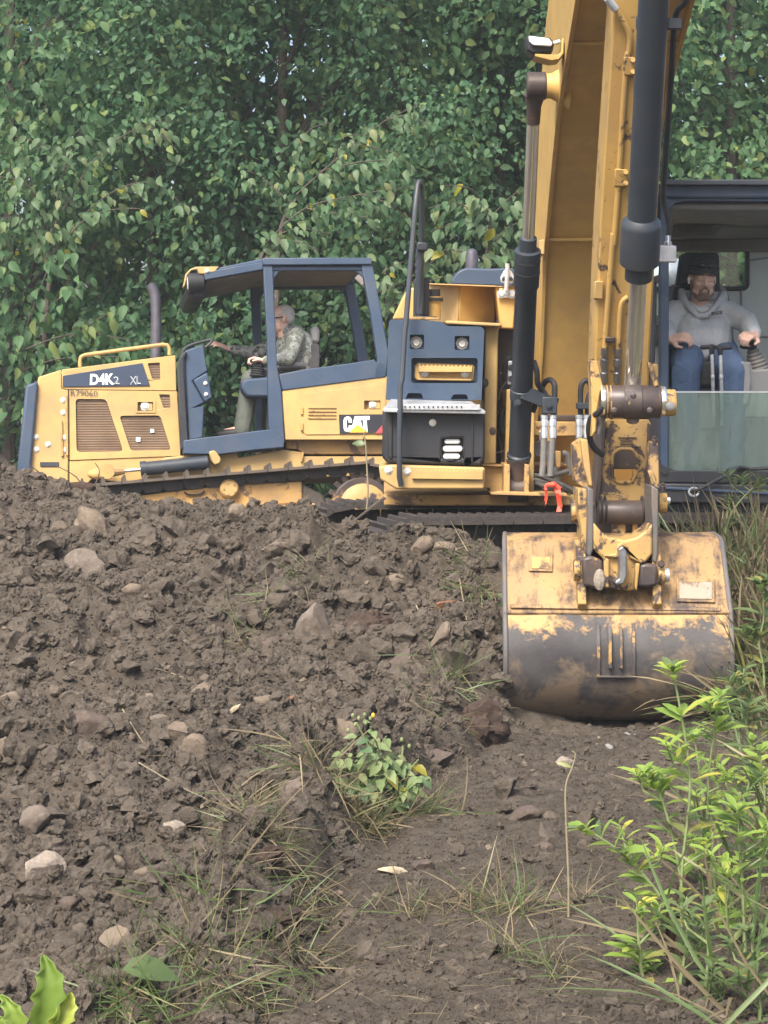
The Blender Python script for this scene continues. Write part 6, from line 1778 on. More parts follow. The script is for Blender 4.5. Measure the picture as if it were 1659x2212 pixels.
def rock(name, label, px, py, w, h, mat, seed, rot=0, rough=.085, cuts=9, cat='rock', depth=.8, sink=.12, group=None, sub=4, lo=.5):
    g = hit(px, py + h * .38)
    Y = g.y
    v, f = rock_verts(seed, sub, cuts, rough, lo)
    sx, sz = w / F * Y / 2, h / F * Y / 2; sy = (sx + sz) / 2 * depth
    c = W(px, py + h * sink, Y + sy * .35)
    me = bpy.data.meshes.new(name)
    a = math.radians(rot)
    vv = v * np.array([sx, sy, sz])
    x = vv[:, 0] * math.cos(a) + vv[:, 2] * math.sin(a); z_ = -vv[:, 0] * math.sin(a) + vv[:, 2] * math.cos(a)
    vv = np.stack([x, vv[:, 1], z_], 1)
    me.from_pydata(vv.tolist(), [], f.tolist()); me.shade_smooth(); me.set_sharp_from_angle(angle=math.radians(28))
    me.materials.append(M[mat])
    o = bpy.data.objects.new(name, me); COL.objects.link(o); o.location = c
    return tag(o, label, cat, group)
ROCKS = [
 ('long brown stone slab tilted on the slope below the bulldozer nose', 207, 1132, 112, 62, 'rock_tan', 101, 38),
 ('broad grey brown angular boulder half sunk just under the tilted stone slab', 183, 1215, 98, 78, 'rock_grey', 102, 8),
 ('tan wedge shaped stone to the right of the tilted stone slab', 306, 1168, 48, 30, 'rock_tan', 103, -15),
 ('smooth tan oblong stone lying slanted below the bulldozer track', 599, 1183, 66, 38, 'rock_tan', 104, -30),
 ('pointed brown stone standing up against the yellow track guard of the bulldozer', 512, 1108, 44, 56, 'rock_tan', 105, 0),
 ('big clod of grey soil perched in front of the excavator track', 906, 1113, 62, 48, 'clod', 106, 0),
 ('large pale grey angular rock leaning on the middle of the mound', 680, 1342, 82, 108, 'rock_grey', 107, 18),
 ('tan boulder with a flat top, alone in the left middle of the dirt', 418, 1610, 68, 66, 'rock_tan', 108, -20),
 ('dark brown rounded boulder sunk in the dirt at the left', 191, 1562, 104, 76, 'rock_dark', 109, 8),
 ('pale granite boulder with a bright top at the lower left', 100, 1874, 92, 96, 'rock_pale', 110, -12),
 ('brown stone with a yellowish broken end at the lower left', 300, 1892, 82, 46, 'rock_tan', 111, -18),
 ('brown domed boulder half buried beside the grass at the bottom left', 255, 2030, 88, 78, 'rock_tan', 112, 5),
 ('thick tan slab leaning just left of the leafy uprooted plant', 735, 1577, 84, 62, 'rock_tan', 113, -38),
 ('upright narrow tan slab close to the bucket, left of it', 953, 1378, 84, 36, 'rock_tan', 114, -62),
 ('flat brown slab lying on the slope left of the upright slab', 858, 1437, 104, 42, 'rock_dark', 115, -38),
 ('brown flat sided stone in the middle of the upper left slope', 284, 1272, 52, 32, 'rock_tan', 116, -14),
 ('pale grey stone with a tan face left of the uprooted plant', 632, 1704, 70, 56, 'rock_grey', 117, -25),
 ('grey split stone right of the dark rounded boulder', 346, 1556, 48, 38, 'rock_grey', 118, 0),
 ('reddish brown stone next to the grey split stone', 382, 1578, 46, 54, 'rock_tan', 119, 20),
 ('round brown stone under the flat orange flake', 571, 1518, 52, 44, 'rock_tan', 120, 0),
 ('flat orange brown flake of stone on the open slope', 619, 1508, 38, 16, 'wood_red', 121, -5),
 ('small squarish tan stone high in the middle of the slope', 655, 1470, 27, 28, 'rock_tan', 122, 5),
 ('dark broken rock lying on the scraped soil in front of the bucket', 1134, 1757, 74, 40, 'rock_dark', 123, -10),
 ('long dark flat stone on the scraped soil beside the bare stem', 1218, 1945, 80, 34, 'rock_dark', 124, 12),
 ('pale tan stone under the bent tip of the bare stem', 1222, 1648, 44, 32, 'rock_pale', 125, 10),
 ('brown slab wedged behind the uprooted plant, below the root ball', 948, 1640, 76, 56, 'rock_dark', 126, -25),
 ('small dull brown stone right of the split pale wood', 914, 1867, 52, 30, 'rock_dark', 127, 0),
 ('dark flat stone left of the tall weeds, on the scraped soil', 1175, 1826, 44, 22, 'rock_dark', 128, 8),
 ('dark slab sticking out of the dirt left of the large grey angular rock', 578, 1392, 66, 34, 'rock_dark', 129, -22),
 ('thin dark slab above the large grey angular rock', 650, 1310, 76, 22, 'rock_dark', 130, -22),
 ('round tan stone at the top of the mound, left of the bucket', 856, 1256, 40, 46, 'rock_tan', 131, 0),
 ('narrow sharp stone shard standing on the left slope', 262, 1437, 20, 38, 'rock_dark', 132, 20),
 ('rounded brown stone at the end of the long straw, middle left', 435, 1490, 44, 46, 'rock_tan', 133, 0),
 ('small brown stone nestled against the stone with the yellowish end', 253, 1862, 38, 40, 'rock_tan', 134, 0),
 ('pale rounded stone left of the grass ridge', 376, 1786, 50, 42, 'rock_pale', 135, 0),
 ('flat reddish stone above the pale rounded stone', 356, 1747, 62, 28, 'rock_tan', 136, -5),
 ('large pale lump of soil and stone at the left edge, above the granite boulder', 78, 1768, 74, 78, 'rock_grey', 137, -20),
 ('brown wedge of stone tipped up on the excavator track', 905, 1182, 74, 38, 'rock_tan', 138, -38),
 ('tan block of stone beside the track hole, near the bucket corner', 958, 1182, 52, 34, 'rock_tan', 139, 5),
 ('soil covered stone lying at the very left edge, upper slope', 8, 1615, 34, 66, 'rock_tan', 140, 0),
 ('brown stone with a lit face at the left edge under the dark clods', 22, 1508, 48, 34, 'rock_tan', 141, -20),
 ('small rounded stone right above the bottom left brown boulder', 150, 1950, 44, 40, 'rock_dark', 142, 0),
 ('dark smooth stone next to the bright foreground leaves', 152, 2150, 40, 30, 'rock_dark', 143, 15),
 ('tan stone above the tan rounded boulder with flat top', 330, 1505, 34, 20, 'rock_tan', 144, 0),
 ('flat tan stone on the right face of the mound near the upright slab', 814, 1400, 58, 26, 'rock_tan', 145, -28),
 ('yellowish cube shaped stone beside the left edge of the bucket', 1042, 1370, 26, 18, 'rock_pale', 146, 0),
 ('grey stone at the mound crest below the bulldozer hood', 80, 1030, 44, 30, 'rock_dark', 147, 0),
 ('broad dark lump at the crest below the bulldozer lift cylinder', 180, 1052, 60, 36, 'clod_dark', 148, 20),
 ('small pale stone in the lower centre, on the scraped soil', 1010, 2150, 18, 13, 'rock_pale', 149, 0),
 ('brown lump of stone left of the round brown stone', 233, 1525, 44, 38, 'rock_tan', 150, 0),
]
for (lab, px, py, w, h, mt, sd, rt) in ROCKS:
    rock('clod' if 'clod' in mt else 'rock', lab, px, py, w, h, mt, sd, rt, cat='clod' if 'clod' in mt else 'rock')
rock('wood_chip', 'split pale piece of wood lying on the scraped soil below the uprooted plant', 850, 1880, 72, 20, 'wood_pale', 201, 6, cat='wood')
rock('wood_chip', 'pale splinter of wood standing out of the dirt in the left centre', 504, 1532, 42, 12, 'wood_pale', 202, -35, cat='wood')
rock('root', 'orange brown root piece on the mound near the left edge of the bucket', 955, 1308, 66, 24, 'wood_red', 203, -22, cat='root')
rock('root_ball', 'dark ball of soil and roots hanging against the lower left corner of the bucket', 1042, 1562, 126, 118, 'clod_dark', 204, 0, .30, 4, 'soil clump', .9, 0, None, 4, .8)
rock('clod', 'dark loose lump tumbling down the middle of the mound', 800, 1345, 120, 76, 'clod_dark', 205, -8, .30, 4, 'clod', .8, .1, None, 4, .8)
rock('clod', 'dark sod lump under the grass ridge, left of the uprooted plant', 560, 1842, 116, 60, 'clod_dark', 206, -10, .30, 4, 'clod', .9, .2, None, 4, .8)
rock('clod', 'dark sod lump under the long grass at the bottom left', 590, 1975, 130, 60, 'clod_dark', 207, -8, .3, 4, 'clod', .9, .2, None, 4, .8)
rock('clod', 'brown crumbly lump beside the dark tumbling lump', 760, 1290, 80, 50, 'clod', 208, -8, .28, 4, 'clod', .8, .1, None, 3, .8)
for (px, py, w, h, lab) in ((1355, 1586, 16, 10, 'white scrap of litter in the shade under the bucket'), (1316, 1612, 20, 12, 'white crumpled scrap on the scraped soil in front of the bucket'), (868, 1555, 18, 20, 'white scrap lying left of the root ball'), (62, 0, 0, 0, '')):
    if w: rock('litter', lab, px, py, w, h, 'paper', px, 20, .05, 12, 'litter', .5, .1, None, 2, .3)

# lumps one could still pick apart: alike, sharing a few meshes
rnd = random.Random(11)
clodm = []
for i in range(12):
    v, f = rock_verts(300 + i, 3, 9 if i % 2 else 6, .20 if i % 2 else .34, .45)
    me = bpy.data.meshes.new('clod'); me.from_pydata(v.tolist(), [], f.tolist()); me.shade_smooth(); me.set_sharp_from_angle(angle=math.radians(22)); me.materials.append(M['clod']); clodm.append(me)
stonem = []
for i in range(6):
    v, f = rock_verts(330 + i, 3, 12, .05, .4)
    me = bpy.data.meshes.new('stone'); me.from_pydata(v.tolist(), [], f.tolist()); me.shade_smooth(); me.set_sharp_from_angle(angle=math.radians(28)); me.materials.append(M[('rock_tan', 'rock_grey', 'rock_dark')[i % 3]]); stonem.append(me)
def top_edge(px): return np.interp(px, [0, 110, 200, 330, 400, 580, 700, 850, 1000, 1080], [1025, 1040, 1060, 1115, 1150, 1150, 1165, 1185, 1190, 1210])
def lump(meshes, name, s0, s1, lab, cat, grp, rough_only=True):
    for t in range(60):
        px = rnd.uniform(0, 1430); py = rnd.uniform(1030, 2212)
        if px < 1080:
            if py < top_edge(px) + 12: continue
        elif py < 1590: continue
        g = hit(px, py)
        if rnd.random() < float(scraped(np.array([g.x]), np.array([g.y]))[0]) * .82: continue
        break
    s = rnd.uniform(s0, s1) ** 1.0 * g.y / F / 2
    o = bpy.data.objects.new(name, rnd.choice(meshes)); COL.objects.link(o)
    o.location = g + Vector((0, 0, s * .3)); o.scale = (s * rnd.uniform(.8, 1.3), s * rnd.uniform(.8, 1.2), s * rnd.uniform(.6, 1.0)); o.rotation_euler = (rnd.uniform(-.5, .5), rnd.uniform(-.5, .5), rnd.uniform(0, 6.28))
    tag(o, lab, cat, grp)
for i in range(240): lump(clodm, 'clod', 20, 66, 'small crumbly brown lump of soil lying loose on the dirt', 'clod', 'loose lumps of soil on the dirt')
for i in range(70): lump(stonem, 'stone', 14, 32, 'small bare stone scattered among the loose soil lumps', 'stone', 'small stones scattered over the dirt')

# lumps lying closest to a stone one can name are named after it
import re
def to_px(p): return (CX + p.x / p.y * F, HY - (p.z - CAMZ) / p.y * F)
def short(l):
    l = re.split(r' (?:in|on|at|lying|leaning|perched|sunk|half|standing|just|close|left|right|under|next|beside|below|above|with|sticking|high|alone|wedged|against|to|nestled|tipped|and)\b|,', l)[0]
    return l
ANCH = {}
for (lab, px, py, w, h, *_r) in ROCKS:
    a = short(lab)
    if len(a.split()) <= 6: ANCH.setdefault(a, []).append((px, py, w, h))
ANCH = {a: v[0] for a, v in ANCH.items() if len(v) == 1}
lumps_ = [o for o in COL.objects if o.get('group') in ('loose lumps of soil on the dirt', 'small stones scattered over the dirt')]
pix = [(o, *to_px(o.location)) for o in lumps_]
done_ = set()
for a, (px, py, w, h) in ANCH.items():
    for dn, fx, fy in (('directly left of', -1, 0), ('directly right of', 1, 0), ('directly below', 0, 1), ('directly above', 0, -1)):
        best = None
        for o, x, y in pix:
            if o.name in done_: continue
            dx, dy = x - px, y - py; al = dx * fx + dy * fy; ac = abs(dx * fy) + abs(dy * fx)
            if al < (w if fx else h) * .4 or ac > al * .7 or al > 130: continue
            if best is None or al < best[0]: best = (al, o)
        if best:
            o = best[1]; done_.add(o.name)
            o['label'] = ('crumbly soil lump ' if o.name.startswith('clod') else 'small bare stone ') + dn + ' the ' + a

# crumbs beyond counting
def crumbs(name, n, r0, r1, sub, seed, mat, keep_scraped, label):
    r = np.random.RandomState(seed)
    a = CAMZ * F / (r.uniform(1100, 2260, n) - HY); bq = r.uniform(6, 16.8, n)
    Y = np.where(r.rand(n) < .55, np.clip(a, 5.6, 17), bq)
    X = r.uniform(-.18, .175, n) * Y
    sc = scraped(X, Y); k = r.rand(n) > sc * (1 - keep_scraped)
    k &= ~((X > .45) & (Y > 11.6)); X = X[k]; Y = Y[k]; n = len(X)
    Z = ground_h(X, Y)
    rad = r0 + (r1 - r0) * r.rand(n) ** 3.0
    rad *= .45 + .55 * np.clip(Y / 11, .5, 1.4)
    tv = [rock_verts(seed * 50 + i, sub, 7, .32, .4)[0] for i in range(10)]; f = ICO[sub][1]; nv = len(tv[0])
    V = np.stack([tv[i] for i in r.randint(0, 10, n)])
    an = r.uniform(0, 6.28, n); ca, sa = np.cos(an)[:, None], np.sin(an)[:, None]
    sx = rad[:, None] * r.uniform(.7, 1.35, (n, 1)); sz = rad[:, None] * r.uniform(.5, 1.0, (n, 1))
    x = V[..., 0] * sx; y = V[..., 1] * rad[:, None]; z_ = V[..., 2] * sz
    P3 = np.stack([x * ca - y * sa + X[:, None], x * sa + y * ca + Y[:, None], z_ + (Z + rad * .22)[:, None]], -1).reshape(-1, 3)
    Fc = (f[None] + (np.arange(n) * nv)[:, None, None]).reshape(-1, 3)
    tag(np_mesh(name, P3, Fc, M[mat], kind='stuff', smooth=False), label, 'soil')

def crumb_field(name, n, r0, r1, seed, mat, keep_scraped, label, power=3.0, subdiv=2):
    """one object: points on the soil, each carrying a lump (geometry nodes)"""
    r = np.random.RandomState(seed)
    a = CAMZ * F / (r.uniform(1100, 2260, n) - HY); bq = r.uniform(6, 16.8, n)
    Y = np.where(r.rand(n) < .55, np.clip(a, 5.6, 17), bq)
    X = r.uniform(-.18, .175, n) * Y
    k = r.rand(n) > scraped(X, Y) * (1 - keep_scraped)
    if subdiv > 2: k &= r.rand(n) < .25 + 1.1 * sstep(fbm(X * 1.7 + 40, Y * 1.5, 3), -.12, .10)
    k &= ~((X > .60) & (Y > 11.85)); X = X[k]; Y = Y[k]; n = len(X)
    rad = (r0 + (r1 - r0) * r.rand(n) ** power) * (.5 + .5 * np.clip(Y / 11, .5, 1.4)) * (1 - .4 * scraped(X, Y))
    Z = ground_h(X, Y) + rad * .15
    me = bpy.data.meshes.new(name); me.vertices.add(n); me.vertices.foreach_set('co', np.stack([X, Y, Z], 1).astype(np.float32).ravel())
    A = me.attributes.new('lump_scale', 'FLOAT_VECTOR', 'POINT'); A.data.foreach_set('vector', (rad[:, None] * r.uniform(.6, 1.4, (n, 3)) * np.array([1, 1, .85])).astype(np.float32).ravel())
    A = me.attributes.new('lump_turn', 'FLOAT_VECTOR', 'POINT'); A.data.foreach_set('vector', r.uniform(-3.14, 3.14, (n, 3)).astype(np.float32).ravel())
    A = me.attributes.new('lump_kind', 'INT', 'POINT'); A.data.foreach_set('value', r.randint(0, 8, n).astype(np.int32))
    o = bpy.data.objects.new(name, me); COL.objects.link(o); me.materials.append(M[mat])
    ng = bpy.data.node_groups.new(name, 'GeometryNodeTree'); ng.interface.new_socket('Geometry', in_out='INPUT', socket_type='NodeSocketGeometry'); ng.interface.new_socket('Geometry', in_out='OUTPUT', socket_type='NodeSocketGeometry')
    N = lambda t: ng.nodes.new(t); L = ng.links.new
    gi, go = N('NodeGroupInput'), N('NodeGroupOutput'); J = N('GeometryNodeJoinGeometry')
    for i in range(8):
        ic = N('GeometryNodeMeshIcoSphere'); ic.inputs['Radius'].default_value = 1; ic.inputs['Subdivisions'].default_value = subdiv
        sp = N('GeometryNodeSetPosition'); ps = N('GeometryNodeInputPosition'); nz = N('ShaderNodeTexNoise'); nz.inputs['Scale'].default_value = 1.3; nz.inputs['Detail'].default_value = 3; nz.inputs['Roughness'].default_value = .7
        ad = N('ShaderNodeVectorMath'); ad.operation = 'ADD'; ad.inputs[1].default_value = (i * 13.7 + seed, i * 5.1, i * 9.3); L(ps.outputs[0], ad.inputs[0]); L(ad.outputs[0], nz.inputs['Vector'])
        sb = N('ShaderNodeMath'); sb.operation = 'MULTIPLY_ADD'; sb.inputs[1].default_value = 2.2; sb.inputs[2].default_value = -.15; L(nz.outputs['Fac'], sb.inputs[0])
        sc = N('ShaderNodeVectorMath'); sc.operation = 'SCALE'; L(ps.outputs[0], sc.inputs[0]); L(sb.outputs[0], sc.inputs['Scale'])
        L(ic.outputs['Mesh'], sp.inputs['Geometry']); L(sc.outputs[0], sp.inputs['Position'])
        sm = N('GeometryNodeSetMaterial'); sm.inputs['Material'].default_value = M[mat]; L(sp.outputs[0], sm.inputs['Geometry'])
        ss = N('GeometryNodeSetShadeSmooth'); ss.inputs['Shade Smooth'].default_value = False; L(sm.outputs[0], ss.inputs[0])
        g2i = N('GeometryNodeGeometryToInstance'); L(ss.outputs[0], g2i.inputs[0]); L(g2i.outputs[0], J.inputs[0])
    ip = N('GeometryNodeInstanceOnPoints'); ip.inputs['Pick Instance'].default_value = True
    def at(nm, ty):
        q = N('GeometryNodeInputNamedAttribute'); q.data_type = ty; q.inputs['Name'].default_value = nm; return q.outputs['Attribute']
    L(gi.outputs[0], ip.inputs['Points']); L(J.outputs[0], ip.inputs['Instance'])
    L(at('lump_kind', 'INT'), ip.inputs['Instance Index']); L(at('lump_turn', 'FLOAT_VECTOR'), ip.inputs['Rotation']); L(at('lump_scale', 'FLOAT_VECTOR'), ip.inputs['Scale'])
    L(ip.outputs[0], go.inputs[0])
    md = o.modifiers.new('lumps', 'NODES'); md.node_group = ng
    o['kind'] = 'stuff'; tag(o, label, 'soil')
crumb_field('soil_crumbs', 46000, .006, .050, 3, 'clod', .22, 'crumbly soil clods covering the dirt mound', 4.0, 3)
crumb_field('soil_crumbs', 160000, .003, .0105, 4, 'soil', .65, 'fine crumbs of soil covering the ground', 1.6, 2)
crumbs('gravel', 1500, .005, .022, 1, 6, 'rock_tan', .5, 'small tan gravel strewn through the soil')

# ------------------------------------------------------------------ grass and weeds
GR = leaf_template([0, .3, .6, .85, 1], [.013, .012, .007], .3, .45)
GRC = leaf_template([0, .2, .4, .6, .8, 1], [.012, .013, .011, .008], .3, .95)
GRS = leaf_template([0, .35, .7, 1], [.010, .007], .3, .15)
def blades(rs, cen, sp, n, ln, up, lean=(0, 0), tpl=GR):
    """blades rooted on the ground around a point"""
    X = cen[0] + rs.normal(0, sp[0], n); Y = cen[1] + rs.normal(0, sp[1], n); Z = ground_h(X, Y) - .01
    p = np.stack([X, Y, Z], 1)
    d = rs.normal(0, 1, (n, 3)); d[:, 2] = np.abs(d[:, 2]) * .3 + up; d[:, 0] += lean[0]; d[:, 1] += lean[1]
    nn = rs.normal(0, 1, (n, 3)); nn[:, 2] += .6
    sz = ln * (.35 + .8 * rs.rand(n))
    return leaves_arrays(tpl, p, d, nn, sz, rs)
def tuft(px, py, w, h, n, ln, label, green=.4, up=1.0, lean=(0, 0), seed=1):
    if px < 760 and py > 1700: up *= .45; ln *= .85; n = int(n * .8)
    rs = np.random.RandomState(seed); g = hit(px, py)
    root = empty('grass_tuft', g, label, 'grass tuft', 'tufts of torn grass on the dirt')
    sp = (w / F * g.y / 2.4, max(h / F * g.y, .05))
    for nm, k, mt in (('green_blade', green, 'grass_green'), ('dry_blade', 1 - green, 'grass_dry')):
        n1 = max(4, int(n * k)); n2 = int(n1 * .6)
        V, Fc, ti = blades(rs, (g.x, g.y), sp, n1 - n2 + 2, ln, up, lean)
        V2, F2, t2 = blades(rs, (g.x, g.y), sp, n2 + 2, ln * 1.15, up * .8, lean, GRC)
        Fc = np.concatenate([Fc, F2 + len(V)]); V = np.concatenate([V, V2]); ti = np.concatenate([ti, t2])
        np_mesh(nm, V, Fc, M[mt], root, tint=ti, kind='stuff')
    return root
TUFTS = [
 (1040, 1290, 60, 50, 150, .26, 'dry and green grass tuft hanging down the mound against the left side of the bucket', .45, .15, (-.2, -.5)),
 (1010, 1215, 90, 20, 80, .18, 'dry grass tuft on the mound top at the bucket corner', .4, .5, (0, -.3)),
 (672, 1225, 50, 30, 60, .16, 'pale green grass tuft under the bulldozer sprocket, on the mound', .55, .3, (-.2, -.3)),
 (590, 1298, 50, 25, 50, .18, 'wispy grass tuft left of the large grey angular rock', .5, .15, (-.5, -.3)),
 (540, 1400, 60, 25, 50, .22, 'thin scatter of pale grass on the open slope', .35, .1, (-.4, -.2)),
 (985, 1480, 110, 60, 170, .18, 'tangle of dull grass between upright slab and root ball', .5, .15, (.2, -.4)),
 (920, 1560, 130, 40, 130, .16, 'tangle of grass running into the left side of the root ball', .5, .15, (.3, -.2)),
 (760, 1760, 130, 30, 460, .2, 'brown grass roots at the foot of the uprooted plant', .2, .35, (-.3, -.2)),
 (880, 1755, 100, 25, 180, .2, 'green brown grass lying right of the foot of the uprooted plant', .45, .15, (.8, -.1)),
 (540, 1760, 60, 20, 150, .15, 'upright dry stubble on the ridge left of the uprooted plant', .15, 1.2, (0, 0)),
 (600, 1830, 120, 30, 460, .17, 'long bent dry grass on the ridge above the dark sod', .35, .5, (-.2, -.3)),
 (470, 1945, 120, 25, 110, .26, 'long green blades fanning out left of the ridge', .7, .2, (-.8, -.2)),
 (600, 1935, 140, 25, 240, .17, 'mixed grass on the ridge, lower centre left', .45, .4, (0, -.2)),
 (420, 2060, 170, 50, 460, .19, 'thick mixed grass at the bottom left beside the domed boulder', .5, .35, (-.2, -.2)),
 (300, 2175, 160, 40, 420, .2, 'green grass at the bottom edge beside the big dark leaf', .7, .6, (0, -.2)),
 (520, 2150, 150, 40, 380, .15, 'dry brown grass at the bottom edge, left of the middle', .3, .3, (0, -.2)),
 (640, 2070, 110, 30, 150, .2, 'thin mixed grass on the scraped edge, lower centre left', .5, .5, (.2, 0)),
 (720, 1985, 60, 20, 40, .16, 'few upright blades in the lower centre', .6, 1.2, (0, 0)),
 (940, 1965, 150, 30, 190, .13, 'dry stubble strip across the scraped soil', .15, .7, (0, 0)),
 (1100, 1975, 90, 30, 120, .15, 'green and dry stubble left of the bare stem', .45, 1.0, (.1, 0)),
 (1090, 2060, 40, 40, 40, .17, 'pale leaning blades on the scraped soil near the tall weeds', .7, 1.1, (.2, 0)),
 (1195, 2105, 50, 25, 50, .14, 'small pale tuft in front of the tall weeds', .5, 1.0, (0, 0)),
 (1240, 1955, 60, 25, 70, .12, 'dry stubble around the foot of the bare stem', .2, .8, (0, 0)),
 (1470, 1170, 90, 20, 320, .6, 'tall orange and green grass behind the bucket, under the cab sill', .45, 1.1, (.35, -.2)),
 (1540, 1130, 90, 20, 320, .55, 'tall leaning grass in front of the cab base', .5, 1.0, (.3, -.2)),
]
for i, (px, py, w, h, n, ln, lab, gr, up, lean) in enumerate(TUFTS):
    if py < 1200 and px > 1400:
        rs = np.random.RandomState(40 + i); Y = 13.3; x = W(px, py, Y).x; g = Vector((x, Y, gz(x, Y)))
        root = empty('grass_tuft', g, lab, 'grass tuft', 'tall grass behind the bucket')
        for nm, k, mt in (('green_blade', gr, 'grass_green'), ('dry_blade', 1 - gr, 'grass_dry')):
            V, Fc, ti = blades(rs, (x, Y), (.17, .2), int(n * k), ln, up, lean); np_mesh(nm, V, Fc, M[mt], root, tint=ti, kind='stuff')
    else: tuft(px, py, w, h, n, ln, lab, gr, up, lean, 40 + i)
# the rank growth along the right edge
rs = np.random.RandomState(77)
def mass(name, n, xr, yr, ln, mt, up, lean, label, seed, tpl=GR):
    rs = np.random.RandomState(seed)
    Y = rs.uniform(yr[0], yr[1], n); X = np.interp(Y, *xr[0]) + rs.rand(n) ** .8 * (xr[1] - np.interp(Y, *xr[0]))
    Z = ground_h(X, Y) - .02
    d = rs.normal(0, 1, (n, 3)); d[:, 2] = np.abs(d[:, 2]) * .3 + up; d[:, 0] += lean[0]; d[:, 1] += lean[1]
    nn = rs.normal(0, 1, (n, 3)); nn[:, 2] += .6
    V, Fc, ti = leaves_arrays(tpl, np.stack([X, Y, Z], 1), d, nn, ln * (.4 + .9 * rs.rand(n)), rs)
    tag(np_mesh(name, V, Fc, M[mt], tint=ti, kind='stuff'), label, 'grass')
EDGE = ([5.5, 6.5, 8, 9.5, 11, 12, 12.6, 14, 15], [.62, .74, 1.02, 1.38, 1.62, 1.74, 1.80, 1.25, 1.4])
mass('rank_grass', 3000, (EDGE, 3.4), (5.8, 14.2), .42, 'grass_green', .9, (-.15, -.1), 'rank green grass along the right edge', 78)
mass('rank_grass', 2600, (EDGE, 3.4), (6.0, 14.4), .40, 'grass_dry', .6, (-.1, -.1), 'dry bent grass along the right edge', 79)
mass('matted_grass', 4200, (([11.5, 13.5], [1.76, 1.75]), 2.6), (11.8, 13.6), .5, 'weed_dull', .35, (.2, -.6), 'matted dull grass heaped right of the bucket', 80)
mass('matted_grass', 5200, (([11.5, 13.8], [1.76, 1.3]), 2.6), (11.9, 13.8), .55, 'grass_dry', .5, (.1, -.6), 'straw coloured grass heaped right of the bucket', 81)
# straw and fine roots strewn over the dirt
r = np.random.RandomState(90); n = 5200
Y = r.uniform(5.8, 14.5, n); X = r.uniform(-.17, .12, n) * Y
nz = np.array([mnoise.noise(Vector((a * .9, b_ * .7, 4.2))) for a, b_ in zip(X, Y)]); k = (nz > -.22) & ~((X > .5) & (Y > 11.7)); X, Y = X[k], Y[k]; n = len(X)
d = r.normal(0, 1, (n, 3)); d[:, 2] = r.normal(.12, .18, n); nn = np.tile(np.array([0, 0, 1.0]), (n, 1)) + r.normal(0, .3, (n, 3))
V, Fc, ti = leaves_arrays(GRS, np.stack([X, Y, ground_h(X, Y) + .012], 1), d, nn, r.uniform(.03, .13, n), r)
tag(np_mesh('straw_litter', V, Fc, M['grass_dry'], tint=ti, kind='stuff'), 'bits of straw and root strewn over the dirt', 'straw')

# single straws that show
def straw(pts, rad, label, mat='stem_dry', lift=.02, Y=None):
    m = MB(); q = [(hit(*p) + Vector((0, 0, lift))) if Y is None else W(p[0], p[1], Y) for p in pts]; m.tube(q, [rad, rad * .5], 5, smooth=3)
    o = m.build('straw', M[mat], None); tag(o, label, 'straw'); return o
straw([(336, 1458), (376, 1470), (416, 1482)], .004, 'long pale straw lying towards the rounded brown stone')
straw([(262, 1540), (290, 1590), (320, 1638)], .004, 'pale straw crossing the dark rounded boulder')
straw([(300, 1788 - 120), (390, 1712), (470, 1755)], .003, 'thin straw slanting down to the stubble ridge')
straw([(600, 1672), (545, 1705), (505, 1728)], .004, 'thin bent stalk reaching left from the grey stone')
straw([(880, 1280), (905, 1330), (925, 1385)], .006, 'bent dry stalk standing over the tumbling lump')
straw([(985, 1195), (992, 1260), (1008, 1350)], .006, 'forked dry stalk at the bucket corner')
straw([(832, 1075), (800, 1098), (770, 1122)], .012, 'weathered stick leaning on the excavator track', 'bark', 0, 13.55)

